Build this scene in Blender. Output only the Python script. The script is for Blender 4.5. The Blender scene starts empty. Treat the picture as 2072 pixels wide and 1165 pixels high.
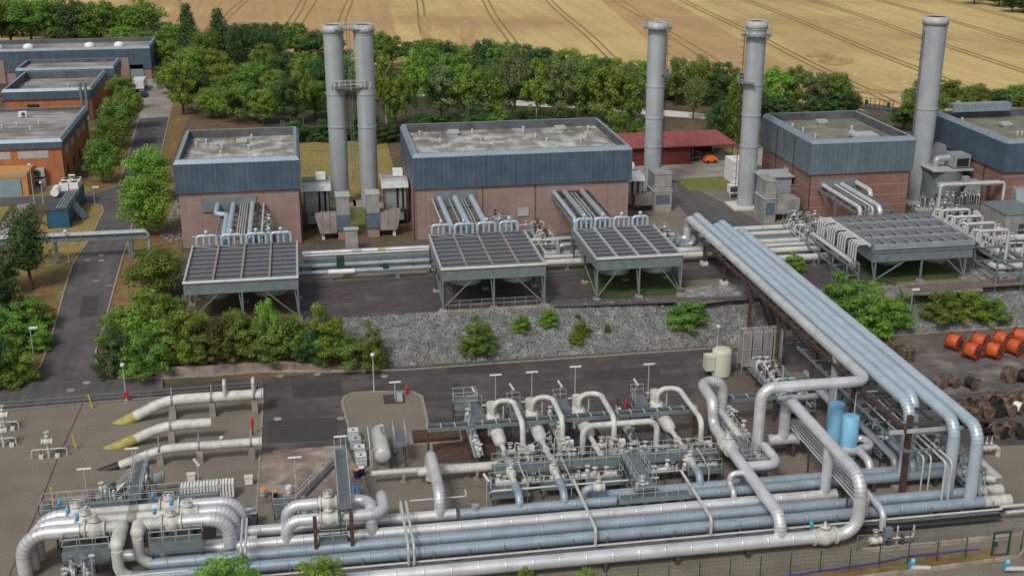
import bpy, math, random
from mathutils import Vector as V, Matrix, noise
from mathutils.geometry import delaunay_2d_cdt
S=bpy.context.scene; COL=S.collection
random.seed(7)
rad=math.radians
# ---------------------------------------------------------------- camera, sky, sun, exposure
PIT,YAW,CH=rad(19.297),rad(9.641),55.0
cd=bpy.data.cameras.new("camera"); cam=bpy.data.objects.new("camera",cd); COL.objects.link(cam)
cd.sensor_width=36; cd.lens=43.326; cd.clip_start=1; cd.clip_end=9000
cam.location=(0,0,CH); cam.rotation_euler=(rad(90)-PIT,0,-YAW); S.camera=cam
w=bpy.data.worlds.new("World"); S.world=w; w.use_nodes=True
nt=w.node_tree; bg=nt.nodes['Background']
sk=nt.nodes.new('ShaderNodeTexSky'); sk.sky_type='NISHITA'; sk.sun_disc=False
SUN_EL,SUN_AZ=rad(48),rad(-145)      # azimuth from +Y towards +X
sk.sun_elevation=SUN_EL; sk.sun_rotation=SUN_AZ; sk.air_density=1.6; sk.dust_density=3.5; sk.ozone_density=1.5
hs=nt.nodes.new('ShaderNodeHueSaturation'); hs.inputs['Saturation'].default_value=0.45
nt.links.new(sk.outputs[0],hs.inputs['Color']); nt.links.new(hs.outputs[0],bg.inputs['Color'])
bg.inputs['Strength'].default_value=0.082
sl=bpy.data.lights.new("sun",'SUN'); sl.energy=1.6; sl.angle=rad(12); sl.color=(1,.96,.9)
so=bpy.data.objects.new("sun",sl); COL.objects.link(so)
sd=V((math.sin(SUN_AZ)*math.cos(SUN_EL),math.cos(SUN_AZ)*math.cos(SUN_EL),math.sin(SUN_EL)))
so.rotation_euler=sd.to_track_quat('Z','Y').to_euler(); so.location=sd*300
S.view_settings.view_transform='Standard'; S.view_settings.look='None'; S.view_settings.exposure=0.2; S.view_settings.gamma=1
S.cycles.max_bounces=6; S.cycles.diffuse_bounces=3; S.cycles.glossy_bounces=3; S.cycles.transparent_max_bounces=8
# ---------------------------------------------------------------- picture <-> place
F=2493.6
_s,_c,_a,_b=math.sin(PIT),math.cos(PIT),math.sin(YAW),math.cos(YAW)
VD=V((_a*_c,_b*_c,-_s)); VR=V((_b,-_a,0)); VU=V((_a*_s,_b*_s,_c))
def ss(t): t=max(0,min(1,t)); return t*t*(3-2*t)
def hgt(x,y):
    """height of the ground: low yard 0, rock bank, terrace 4, ramp under the left road"""
    a=max(0,min(1,(y-129.8)/6.6))*4
    b=ss((y-134)/33)*4
    t=ss((x+24)/6)
    return b*(1-t)+a*t
def G(px,py,z=None):
    v=VD+VR*((px-1036)/F)+VU*((582.5-py)/F)
    if z is not None:
        t=(z-CH)/v.z; return V((v.x*t,v.y*t,z))
    t=-CH/v.z; lo,hi=(4-CH)/v.z*.98,t
    for _ in range(40):
        m=(lo+hi)/2; p=V((v.x*m,v.y*m,CH+v.z*m))
        if p.z>hgt(p.x,p.y): lo=m
        else: hi=m
    return V((v.x*lo,v.y*lo,hgt(v.x*lo,v.y*lo)))
def J(p):
    q=V((p[0],p[1],p[2]-CH)); d=q.dot(VD)
    return (1036+F*q.dot(VR)/d, 582.5-F*q.dot(VU)/d)
AX={'x':(V((1,0,0)),0),'y':(V((0,1,0)),1),'z':(V((0,0,1)),1),'yx':(V((0,1,0)),0)}
def slide(p,ax,t):
    """move p along a world axis until it stands at picture column/row t"""
    d,k=AX[ax]; p=V(p)
    for _ in range(25):
        f=J(p)[k]-t; g=(J(p+d*.1)[k]-J(p)[k])/.1
        st=-f/g; p=p+d*max(-30,min(30,st))
        if abs(f)<.02: break
    return p
def path(*st):
    s=st[0]; P=[V(s[1:]) if s[0]=='w' else G(*s)]
    for m in st[1:]:
        k=m[0]; q=V(P[-1])
        if k=='Z': q.z=m[1]
        elif k=='dx': q.x+=m[1]
        elif k=='dy': q.y+=m[1]
        elif k=='dz': q.z+=m[1]
        elif k=='X': q.x=m[1]
        elif k=='Y': q.y=m[1]
        elif k=='d': q+=V(m[1:])
        else: q=slide(q,k,m[1])
        P.append(q)
    return P
# ---------------------------------------------------------------- materials
MATS={}
def mat(n,c,r=.7,m=0,nz=.25,ns=1.5,bump=0,bs=8,c2=None,c2t=.55,c2s=.4,stripe=None,seam=None,leaf=False,obj=False,c2w=.12,spec=.5,streak=0,sc=(2.2,2.2,.12)):
    """c base colour, nz small brightness mottling, c2 patches, stripe=(axis,period,width,dark), seam: lines across a pipe"""
    M=bpy.data.materials.new(n); M.use_nodes=True; T=M.node_tree; N=T.nodes; L=T.links; B=N['Principled BSDF']
    B.inputs['Roughness'].default_value=r; B.inputs['Metallic'].default_value=m; B.inputs['Specular IOR Level'].default_value=spec
    geo=N.new('ShaderNodeNewGeometry'); pos=geo.outputs['Position']
    def mth(op,a,b=None,c_=None):
        x=N.new('ShaderNodeMath'); x.operation=op
        for i,v in enumerate((a,b,c_)):
            if v is None: continue
            if isinstance(v,(int,float)): x.inputs[i].default_value=v
            else: L.new(v,x.inputs[i])
        return x.outputs[0]
    def nse(sc,det=4):
        x=N.new('ShaderNodeTexNoise'); x.inputs['Scale'].default_value=sc; x.inputs['Detail'].default_value=det
        L.new(pos,x.inputs['Vector']); return x.outputs['Fac']
    def mix(f,a,b,t='MIX'):
        x=N.new('ShaderNodeMix'); x.data_type='RGBA'; x.blend_type=t
        if isinstance(f,(int,float)): x.inputs['Factor'].default_value=f
        else: L.new(f,x.inputs['Factor'])
        for k,v in ((6,a),(7,b)):
            if isinstance(v,tuple): x.inputs[k].default_value=(*v[:3],1)
            else: L.new(v,x.inputs[k])
        return x.outputs[2]
    out=tuple(c)
    if c2:
        mr=N.new('ShaderNodeMapRange'); mr.inputs[1].default_value=c2t-c2w; mr.inputs[2].default_value=c2t+c2w
        L.new(nse(c2s,6),mr.inputs[0]); out=mix(mr.outputs[0],out,tuple(c2))
    if nz:
        mr=N.new('ShaderNodeMapRange'); mr.inputs[1].default_value=.25; mr.inputs[2].default_value=.75
        mr.inputs[3].default_value=1-nz; mr.inputs[4].default_value=1+nz
        L.new(nse(ns,7),mr.inputs[0])
        cc=N.new('ShaderNodeCombineColor'); [L.new(mr.outputs[0],cc.inputs[i]) for i in range(3)]
        out=mix(1.0,out,cc.outputs[0],'MULTIPLY')
    if streak:
        mp=N.new('ShaderNodeMapping'); mp.inputs['Scale'].default_value=sc; L.new(pos,mp.inputs['Vector'])
        x=N.new('ShaderNodeTexNoise'); x.inputs['Scale'].default_value=1; x.inputs['Detail'].default_value=5; L.new(mp.outputs[0],x.inputs['Vector'])
        mr=N.new('ShaderNodeMapRange'); mr.inputs[1].default_value=.35; mr.inputs[2].default_value=.65; mr.inputs[3].default_value=1-streak; mr.inputs[4].default_value=1+streak*.6
        L.new(x.outputs['Fac'],mr.inputs[0]); cc=N.new('ShaderNodeCombineColor'); [L.new(mr.outputs[0],cc.inputs[i]) for i in range(3)]
        out=mix(1.0,out,cc.outputs[0],'MULTIPLY')
    if stripe:
        for (ax,per,wd,dk) in stripe:
            sp=N.new('ShaderNodeSeparateXYZ'); L.new(pos,sp.inputs[0])
            co={'x':sp.outputs[0],'y':sp.outputs[1],'z':sp.outputs[2],'s':None}[ax]
            if co is None: co=mth('ADD',sp.outputs[0],sp.outputs[1])
            fr=mth('FRACT',mth('DIVIDE',co,per)); k=mth('LESS_THAN',fr,wd/per)
            if isinstance(dk,tuple): out=mix(k,out,dk)
            else:
                g=mth('MULTIPLY_ADD',k,dk-1,1.0); cc=N.new('ShaderNodeCombineColor'); [L.new(g,cc.inputs[i]) for i in range(3)]
                out=mix(1.0,out,cc.outputs[0],'MULTIPLY')
    if seam:
        uv=N.new('ShaderNodeUVMap'); sp=N.new('ShaderNodeSeparateXYZ'); L.new(uv.outputs[0],sp.inputs[0])
        fr=mth('FRACT',sp.outputs[0]); k=mth('LESS_THAN',mth('ABSOLUTE',mth('SUBTRACT',fr,.5)),.13)
        fl=N.new('ShaderNodeTexWhiteNoise'); fl.noise_dimensions='1D'; L.new(mth('FLOOR',mth('ADD',sp.outputs[0],.5)),fl.inputs['W'])
        g=mth('MULTIPLY',mth('MULTIPLY_ADD',k,-seam,1.0),mth('MULTIPLY_ADD',fl.outputs[0],.04,.98))
        cc=N.new('ShaderNodeCombineColor'); [L.new(g,cc.inputs[i]) for i in range(3)]
        out=mix(1.0,out,cc.outputs[0],'MULTIPLY')
    if obj:
        oi=N.new('ShaderNodeObjectInfo')
        h=N.new('ShaderNodeHueSaturation'); L.new(mth('MULTIPLY_ADD',oi.outputs['Random'],.05,.475),h.inputs['Hue'])
        L.new(mth('MULTIPLY_ADD',oi.outputs['Random'],.5,.78),h.inputs['Value'])
        if isinstance(out,tuple): h.inputs['Color'].default_value=(*out,1)
        else: L.new(out,h.inputs['Color'])
        out=h.outputs[0]
    if isinstance(out,tuple): B.inputs['Base Color'].default_value=(*out,1)
    else: L.new(out,B.inputs['Base Color'])
    if bump:
        b=N.new('ShaderNodeBump'); b.inputs['Strength'].default_value=bump; b.inputs['Distance'].default_value=.1
        L.new(nse(bs,5),b.inputs['Height']); L.new(b.outputs[0],B.inputs['Normal'])
    if leaf:
        tr=N.new('ShaderNodeBsdfTranslucent'); mx=N.new('ShaderNodeMixShader'); mx.inputs[0].default_value=.3
        if isinstance(out,tuple): tr.inputs[0].default_value=(*out,1)
        else: L.new(out,tr.inputs[0])
        L.new(B.outputs[0],mx.inputs[1]); L.new(tr.outputs[0],mx.inputs[2]); L.new(mx.outputs[0],N['Material Output'].inputs[0])
    MATS[n]=M; return M
mat('asphalt',(.088,.081,.084),.9,nz=.22,ns=.8,c2=(.115,.104,.104),c2s=.12,bump=.25,bs=30,streak=.14,sc=(1.2,.07,1))
mat('asphalt_patched',(.072,.062,.062),.85,nz=.28,ns=.7,c2=(.105,.088,.083),c2s=.2,c2w=.07,bump=.25,bs=20,streak=.16,sc=(.06,.9,1))
mat('asphalt_new',(.052,.046,.047),.85,nz=.22,ns=1.2,bump=.2,bs=25)
mat('dusty_asphalt',(.085,.062,.056),.9,nz=.4,ns=1.0,c2=(.06,.05,.048),c2s=.8)
mat('mud_yard',(.11,.10,.095),.9,nz=.35,ns=.5,c2=(.19,.16,.14),c2s=.25,c2w=.07,bump=.3,bs=12,streak=.18,sc=(.1,.8,1))
mat('yard_lane',(.15,.118,.1),.95,nz=.25,ns=.6,c2=(.1,.085,.075),c2s=.25,bump=.2,bs=12)
mat('gravel',(.215,.187,.15),.95,nz=.36,ns=7,c2=(.175,.15,.12),c2s=.25,bump=.6,bs=25)
mat('gravel_dark',(.12,.098,.08),.95,nz=.3,ns=4,c2=(.085,.068,.06),c2s=.25,bump=.5,bs=20)
mat('paving',(.2,.175,.145),.9,nz=.15,ns=2,c2=(.16,.14,.12),c2s=.2,stripe=[('x',1.0,.05,.8),('y',1.0,.05,.8)])
mat('paving_light',(.31,.28,.255),.9,nz=.25,ns=.5,c2=(.24,.215,.19),c2s=.15)
mat('slab_brown',(.20,.155,.13),.9,nz=.4,ns=.5,c2=(.33,.28,.24),c2s=.35,c2w=.06)
mat('kerbstone',(.27,.24,.2),.9,nz=.25,ns=2,stripe=[('s',1.0,.04,.6)])
mat('concrete',(.33,.29,.25),.9,nz=.25,ns=1.2,c2=(.22,.18,.15),c2s=.8,stripe=None)
mat('wall_concrete',(.3,.25,.215),.9,nz=.3,ns=.9,c2=(.17,.13,.11),c2s=.6,c2w=.1,stripe=[('s',2.2,.06,.5)])
mat('concrete_white',(.6,.58,.54),.8,nz=.15,ns=1)
mat('dry_grass',(.27,.195,.06),.95,nz=.35,ns=1.2,c2=(.2,.18,.05),c2s=.15,bump=.5,bs=10)
mat('brown_grass',(.18,.105,.042),.95,nz=.4,ns=1.0,c2=(.17,.15,.045),c2s=.2,c2w=.08,bump=.6,bs=8)
mat('green_grass',(.14,.16,.03),.95,nz=.3,ns=1.2,c2=(.19,.17,.05),c2s=.2,bump=.5,bs=10)
mat('shade_grass',(.05,.085,.018),.95,nz=.4,ns=2,bump=.8,bs=10)  # grass with the shade under the coolers put into its colour
mat('soil',(.13,.085,.05),.95,nz=.4,ns=.6,c2=(.06,.06,.025),c2s=.15,bump=.6,bs=6)
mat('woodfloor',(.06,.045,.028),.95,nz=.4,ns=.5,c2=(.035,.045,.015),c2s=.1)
mat('wheat',(.54,.40,.165),.95,nz=.14,ns=.6,c2=(.40,.27,.115),c2s=.014,c2w=.08,bump=.6,bs=4,streak=.12,sc=(.3,.01,1))
mat('stubble',(.41,.265,.12),.95,nz=.14,ns=.6,c2=(.47,.31,.13),c2s=.03,bump=.6,bs=4,streak=.1,sc=(.55,.015,1))
mat('wheat_track',(.26,.17,.065),.95,nz=.3,ns=.8)
mat('wheat_lodged',(.36,.25,.1),.95,nz=.4,ns=.4)
mat('rock',(.215,.222,.215),.85,nz=.32,ns=.9,c2=(.265,.27,.26),c2s=.9,c2w=.12,c2t=.55)
mat('rock_bed',(.09,.09,.084),.95,nz=.5,ns=3,bump=1,bs=5)
mat('brick_pink',(.295,.205,.19),.85,nz=.14,ns=.5,c2=(.29,.185,.155),c2s=.18,c2w=.1,stripe=[('z',.26,.04,1.18),('z',1.25,.06,.8),('s',5.2,.07,.75)],streak=.08)
mat('brick_red',(.235,.125,.105),.85,nz=.16,ns=.5,c2=(.21,.125,.11),c2s=.3,stripe=[('z',.26,.03,1.12),('z',1.55,.1,(.36,.25,.2))],streak=.1)
mat('brick_orange',(.40,.145,.06),.85,nz=.16,ns=.8,stripe=[('z',.22,.03,.85)],streak=.12)
mat('brick_ochre',(.5,.25,.08),.85,nz=.12,ns=.8)
mat('fascia_blue',(.066,.10,.14),.5,m=.1,nz=.14,ns=.7,c2=(.085,.12,.155),c2s=.5,stripe=[('s',.7,.1,1.9),('s',.7,.05,.4),('x',6.1,.08,.6)],streak=.1)
mat('fascia_grey',(.125,.17,.195),.5,m=.1,nz=.14,ns=.7,c2=(.105,.145,.17),c2s=.4,stripe=[('s',.7,.1,1.6),('s',.7,.05,.45)],streak=.12)
mat('coping',(.25,.315,.37),.45,m=.2,nz=.12,ns=.8,stripe=[('s',.55,.06,.6)])
mat('parapet_inner',(.10,.115,.13),.8,nz=.3,ns=.6,c2=(.08,.075,.065),c2s=.4,stripe=[('s',.55,.05,.7)])
mat('roof_wet_glare',(.24,.22,.175),.3,nz=.3,ns=.5,c2=(.5,.49,.47),c2s=.33,c2w=.07,c2t=.52,stripe=[('x',5.2,.08,.75),('y',6.1,.06,.8)],streak=.3,sc=(.9,.16,1))  # wet roof; pale patches paint the sky reflected in its puddles
mat('roof_green',(.21,.2,.155),.6,nz=.25,ns=.7,c2=(.16,.15,.105),c2s=.25,c2w=.08,streak=.15,sc=(.9,.2,1))
mat('roof_grey',(.33,.305,.29),.6,nz=.25,ns=.35,c2=(.18,.16,.14),c2s=.14,c2w=.09,streak=.35,sc=(.12,.9,1))
mat('roof_red',(.26,.072,.066),.7,nz=.15,ns=1,stripe=[('x',.9,.05,.75)],streak=.15,sc=(1.5,.2,1))
mat('wall_red',(.115,.022,.018),.75,nz=.2,ns=1.5,stripe=[('z',.3,.04,1.3)])
mat('stack_grey',(.36,.395,.41),.7,m=.0,nz=.1,ns=.6,c2=(.32,.35,.365),c2s=.25,streak=.1,sc=(1.6,1.6,.05))
mat('stack_lip',(.42,.43,.42),.5,nz=.15,ns=1)
mat('matt_black',(.015,.014,.014),.9,nz=.2)  # flat near-black shared by cables, fan discs and openings
mat('steel_grey',(.20,.24,.255),.5,m=.3,nz=.2,ns=1.2)
mat('steel_dark',(.075,.075,.08),.6,m=.3,nz=.25,ns=1.5)
mat('steel_light',(.5,.53,.53),.45,m=.3,nz=.15,ns=1.2)
mat('rust',(.085,.05,.036),.8,m=.1,nz=.4,ns=2)
mat('cor_rust',(.1,.075,.06),.8,m=.1,nz=.3,ns=1)
mat('clad_panel',(.34,.38,.39),.5,m=.3,nz=.16,ns=.8,stripe=[('s',.6,.04,.8)])
mat('cabinet_grey',(.34,.335,.32),.6,m=.1,nz=.2,ns=.7,c2=(.27,.25,.23),c2s=.6,stripe=[('s',.8,.04,.7)])
mat('cabinet_blue',(.1,.135,.18),.55,nz=.2,ns=1)
mat('duct_brown',(.27,.23,.215),.7,nz=.3,ns=.8)
mat('pipe_silver',(.70,.71,.73),.36,m=.4,nz=.1,ns=.9,c2=(.58,.58,.6),c2s=.5,seam=.3,streak=.07,sc=(.4,.4,3))
mat('pipe_blue',(.30,.365,.425),.42,m=.2,nz=.12,ns=.9,c2=(.26,.315,.365),c2s=.5,seam=.3,streak=.08,sc=(.4,.4,3))
mat('pipe_bridge',(.46,.545,.61),.36,m=.25,nz=.08,ns=.9,seam=.3,c2=(.42,.495,.555),c2s=.5)
mat('pipe_grey',(.36,.395,.42),.42,m=.3,nz=.12,ns=.9,seam=.35)
mat('pipe_cream',(.56,.565,.525),.5,nz=.14,ns=.9,c2=(.46,.46,.42),c2s=.8,streak=.15,sc=(2,2,1))
mat('pipe_white',(.55,.56,.545),.45,m=.1,nz=.12,ns=.9,seam=.2,c2=(.42,.42,.4),c2s=.9)
mat('yellow',(.6,.47,.05),.5,nz=.15,ns=2)
mat('yellow_wrap',(.36,.32,.09),.7,nz=.25,ns=2,stripe=[('x',.35,.03,.7)])
mat('black_wrap',(.02,.02,.022),.6,nz=.3,ns=2)
mat('red',(.55,.015,.03),.4,nz=.1)
mat('tank_blue',(.22,.50,.72),.5,nz=.12,ns=1.2,c2=(.18,.43,.64),c2s=.8)
mat('actuator_blue',(.03,.32,.6),.4,nz=.1)
mat('container_blue',(.02,.09,.17),.5,nz=.15,ns=1,stripe=[('s',.35,.06,1.5)])
mat('tank_ivory',(.58,.58,.48),.5,nz=.1,ns=1,c2=(.5,.49,.38),c2s=.5)
mat('white',(.75,.75,.74),.5,nz=.08,ns=2)
mat('ibc_white',(.6,.63,.64),.5,nz=.12,ns=3,stripe=[('z',.25,.03,.6)])
mat('fan_mesh',(.17,.182,.192),.6,m=.2,nz=.2,ns=2,stripe=[('y',.35,.05,.5)])
mat('grating',(.17,.20,.21),.6,m=.3,nz=.2,ns=2,stripe=[('s',.25,.06,.6)])
mat('glass',(.03,.035,.04),.15,nz=.1)
mat('blind',(.4,.42,.43),.6,nz=.1,stripe=[('z',.12,.03,.6)])
mat('door_grey',(.22,.3,.33),.6,nz=.1,ns=1,stripe=[('s',.5,.03,.7)])
mat('orange_drum',(.52,.095,.02),.6,nz=.3,ns=1.5,c2=(.40,.075,.02),c2s=1.2)
mat('drum_steel',(.25,.035,.02),.7,nz=.3,ns=2)
mat('drum_wood',(.125,.08,.062),.9,nz=.45,ns=2,c2=(.20,.145,.12),c2s=1.0,stripe=[('z',.16,.02,.5)])
mat('drum_dark',(.022,.018,.018),.8,nz=.4,ns=2)
mat('timber',(.13,.105,.08),.9,nz=.4,ns=3)
mat('orange_machine',(.75,.2,.03),.5,nz=.1)
mat('fence_green',(.015,.06,.03),.5,nz=.1)
mat('blue_line',(.03,.03,.45),.5,nz=.2)
mat('truck_white',(.68,.68,.68),.5,nz=.06)
mat('car_blue',(.02,.03,.13),.3,nz=.05)
mat('tyre',(.02,.02,.02),.8,nz=.1)
mat('barrel_navy',(.02,.03,.1),.4,nz=.1)
mat('barrel_orange',(.8,.28,.02),.4,nz=.1)
mat('drainpipe',(.05,.03,.03),.6,nz=.1)
mat('bark',(.09,.065,.045),.95,nz=.4,ns=4)
mat('bark_birch',(.38,.36,.32),.9,nz=.4,ns=3)
for nme,c,c2 in (('leaf_mid',(.135,.225,.04),(.20,.31,.058)),('leaf_bright',(.185,.30,.042),(.25,.375,.066)),('leaf_dark',(.062,.115,.038),(.105,.17,.052)),('leaf_grey',(.16,.225,.078),(.22,.285,.11)),('leaf_olive',(.15,.205,.043),(.21,.27,.06)),('leaf_rust',(.15,.13,.04),(.15,.2,.045))):
    mat(nme,c,.6,nz=.45,ns=1.2,c2=c2,c2s=.55,c2w=.1,c2t=.52,leaf=True,obj=True,spec=.25)
# ---------------------------------------------------------------- meshes
ORG={}
class MB:
    def __init__(s): s.v=[];s.f=[];s.u=[]
    def add(s,vs,fs,us=None):
        o=len(s.v); s.v+= [tuple(v) for v in vs]; s.f+=[tuple(i+o for i in f) for f in fs]
        s.u+= us if us else [None]*len(fs); return s
    def box(s,x0,y0,z0,x1,y1,z1):
        return s.add([(x0,y0,z0),(x1,y0,z0),(x1,y1,z0),(x0,y1,z0),(x0,y0,z1),(x1,y0,z1),(x1,y1,z1),(x0,y1,z1)],[(0,3,2,1),(4,5,6,7),(0,1,5,4),(1,2,6,5),(2,3,7,6),(3,0,4,7)])
    def beam(s,a,b,w=.1,h=None):
        a,b=V(a),V(b); h=h or w; d=(b-a)
        if d.length<1e-5: return s
        d.normalize(); u=V((0,0,1)) if abs(d.z)<.95 else V((0,1,0)); r=d.cross(u).normalized(); u=r.cross(d)
        r*=w/2;u*=h/2
        return s.add([a-r-u,a+r-u,a+r+u,a-r+u,b-r-u,b+r-u,b+r+u,b-r+u],[(0,3,2,1),(4,5,6,7),(0,1,5,4),(1,2,6,5),(2,3,7,6),(3,0,4,7)])
    def tube(s,P,r,n=8,cap=True,us=1e9,rr=None,U=None):
        P=[V(p) for p in P]; m=len(P); T=[]
        for i in range(m):
            t=V((0,0,0))
            if i: t+=(P[i]-P[i-1]).normalized()
            if i<m-1: t+=(P[i+1]-P[i]).normalized()
            T.append(t.normalized() if t.length>1e-6 else V((0,0,1)))
        N=T[0].orthogonal().normalized(); vs=[];
        if U is None:
            U=[0]
            for i in range(1,m): U.append(U[-1]+(P[i]-P[i-1]).length/us)
        for i in range(m):
            if i:
                N=(N-T[i]*N.dot(T[i]));
                N=N.normalized() if N.length>1e-6 else T[i].orthogonal().normalized()
            B=T[i].cross(N); q=rr[i] if rr else r
            for k in range(n):
                a=2*math.pi*k/n; vs.append(P[i]+(N*math.cos(a)+B*math.sin(a))*q)
        fs=[];us_=[]
        for i in range(m-1):
            for k in range(n):
                k2=(k+1)%n; fs.append((i*n+k,i*n+k2,(i+1)*n+k2,(i+1)*n+k)); us_.append([(U[i],k/n),(U[i],(k+1)/n),(U[i+1],(k+1)/n),(U[i+1],k/n)])
        if cap:
            o=len(vs); vs+=vs[0:n]+vs[(m-1)*n:m*n]
            fs.append(tuple(o+i for i in range(n-1,-1,-1))); fs.append(tuple(o+n+i for i in range(n))); us_+=[None,None]
        return s.add(vs,fs,us_)
    def cyl(s,a,b,r,n=12,r2=None):
        return s.tube([a,b],r,n,rr=[r,r if r2 is None else r2])
    def lathe(s,c,ax,prof,n=16):
        """prof = [(distance along ax, radius)]"""
        c=V(c); ax=V(ax).normalized(); N=ax.orthogonal().normalized(); B=ax.cross(N); vs=[];fs=[]; m=len(prof)
        for d,r in prof:
            for k in range(n):
                a=2*math.pi*k/n; vs.append(c+ax*d+(N*math.cos(a)+B*math.sin(a))*max(r,.001))
        for i in range(m-1):
            for k in range(n): k2=(k+1)%n; fs.append((i*n+k,i*n+k2,(i+1)*n+k2,(i+1)*n+k))
        o=len(vs); vs+=vs[0:n]+vs[(m-1)*n:m*n]
        fs.append(tuple(o+i for i in range(n-1,-1,-1))); fs.append(tuple(o+n+i for i in range(n)))
        return s.add(vs,fs)
    def build(s,name,m,parent=None,smooth=False,label=None,cat=None,group=None,kind=None):
        o_=V(ORG.get(parent.name,(0,0,0))) if parent else V((0,0,0))
        me=bpy.data.meshes.new(name); me.from_pydata([(v[0]-o_.x,v[1]-o_.y,v[2]-o_.z) for v in s.v],[],s.f)
        if any(u for u in s.u):
            uv=me.uv_layers.new(name='UVMap'); k=0
            for f,u in zip(s.f,s.u):
                for j in range(len(f)):
                    uv.data[k].uv=u[j] if u else (0,0)
                    k+=1
        if smooth:
            me.shade_smooth()
            for p in me.polygons:
                if len(p.vertices)>4: p.use_smooth=False
        me.materials.append(MATS[m]); ob=bpy.data.objects.new(name,me); COL.objects.link(ob)
        if parent: ob.parent=parent; ORG[ob.name]=o_
        if label: ob['label']=label
        if cat: ob['category']=cat
        if group: ob['group']=group
        if kind: ob['kind']=kind
        return ob
def thing(name,label,cat,loc=(0,0,0),group=None):
    o=bpy.data.objects.new(name,None); o.location=loc; o.empty_display_size=.3; COL.objects.link(o)
    o['label']=label; o['category']=cat
    if group: o['group']=group
    ORG[o.name]=tuple(loc); return o
def copy_tree(o,loc,label=None,rz=None,scale=None,parent=None):
    c=o.copy(); COL.objects.link(c)
    if parent: c.parent=parent
    else:
        c.location=loc; c['label']=label
        if rz is not None: c.rotation_euler=(0,0,rz)
        if scale: c.scale=scale
    for ch in o.children: copy_tree(ch,None,parent=c)
    return c
def rounded(P,R):
    """path with its corners bent to radius R; returns points and a seam coordinate"""
    P=[V(p) for p in P]; out=[P[0]]; U=[0.]
    def push(p,du): out.append(p); U.append(U[-1]+du)
    for i in range(1,len(P)-1):
        a,b,c=P[i-1],P[i],P[i+1]; d1=(a-b); d2=(c-b); l1,l2=d1.length,d2.length
        if l1<1e-4 or l2<1e-4: continue
        d1/=l1; d2/=l2; ang=math.acos(max(-1,min(1,d1.dot(d2))))
        if math.pi-ang<.02: push(b,0.); continue
        t=R/math.tan(ang/2); t=min(t,l1*.49 if i>1 else l1*.98,l2*.49 if i<len(P)-2 else l2*.98); r=t*math.tan(ang/2)
        s=b+d1*t; bis=(d1+d2).normalized(); cen=b+bis*(r/math.sin(ang/2)); 
        push(s,0.)
        va=(s-cen); e=b+d2*t; vb=(e-cen); tot=math.pi-ang; k=max(3,int(round(tot/(math.pi/2)*8)))
        ax=va.cross(vb).normalized()
        for j in range(1,k+1):
            q=Matrix.Rotation(tot*j/k,3,ax)@va+cen; push(q,1)
    push(P[-1],0.)
    return out,U
def ribbed(mb,a,b,r,n=20,step=2.4):
    a,b=V(a),V(b); L=(b-a).length; d=(b-a)/L; P=[a];R_=[r]; x=step*.6
    while x<L-.5:
        for q,w_ in ((x-.09,r),(x-.04,r),(x-.035,r+.014),(x+.035,r+.014),(x+.04,r),(x+.09,r)): P.append(a+d*q); R_.append(w_)
        x+=step
    P.append(b);R_.append(r); return mb.tube(P,r,n,rr=R_)
def ptube(mb,P,r,R=None,n=14):
    Q,U=rounded(P,R if R else r*2.4); mb.tube(Q,r,n,U=U); return mb
def pipe(name,label,P,r,m,R=None,n=14,group=None,cat='pipe',parent=None,kids=()):
    mb=MB(); ptube(mb,P,r,R,n)
    if parent: return mb.build(name,m,parent,True)
    ob=mb.build(name,m,None,True,label,cat,group); ORG[ob.name]=(0,0,0); return ob
def sheet(name,pts,m,off=.01,world=False,grid=0,kind='structure',label=None,cat=None,z=None):
    W=[V(p).to_2d() for p in pts] if world else [G(*p).to_2d() if z is None else G(p[0],p[1],z).to_2d() for p in pts]
    vs=list(W); 
    def inside(x,y):
        c=False; j=len(W)-1
        for i in range(len(W)):
            if (W[i].y>y)!=(W[j].y>y) and x<(W[j].x-W[i].x)*(y-W[i].y)/(W[j].y-W[i].y)+W[i].x: c=not c
            j=i
        return c
    ed=[]; n=len(W)
    if grid:
        vs=[]
        for i in range(n):
            a,b=W[i],W[(i+1)%n]; k=max(1,int((b-a).length/grid))
            for j in range(k): vs.append(a.lerp(b,j/k))
        n=len(vs)
    ed=[(i,(i+1)%n) for i in range(n)]
    if grid:
        x0=min(p.x for p in W);x1=max(p.x for p in W);y0=min(p.y for p in W);y1=max(p.y for p in W)
        y=math.ceil(y0/grid)*grid
        while y<y1:
            x=math.ceil(x0/grid)*grid
            while x<x1:
                if inside(x,y): vs.append(V((x,y)))
                x+=grid
            y+=grid
    r=delaunay_2d_cdt([V((p.x,p.y)) for p in vs],ed,[],1,1e-4)
    me=bpy.data.meshes.new(name); me.from_pydata([(p.x,p.y,(hgt(p.x,p.y) if z is None else z)+off) for p in r[0]],[],[tuple(f) for f in r[2]])
    me.update()
    for p in me.polygons:
        if p.normal.z<0: p.flip()
    me.materials.append(MATS[m]); o=bpy.data.objects.new(name,me); COL.objects.link(o)
    if kind: o['kind']=kind
    if label: o['label']=label
    if cat: o['category']=cat
    return o
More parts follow.
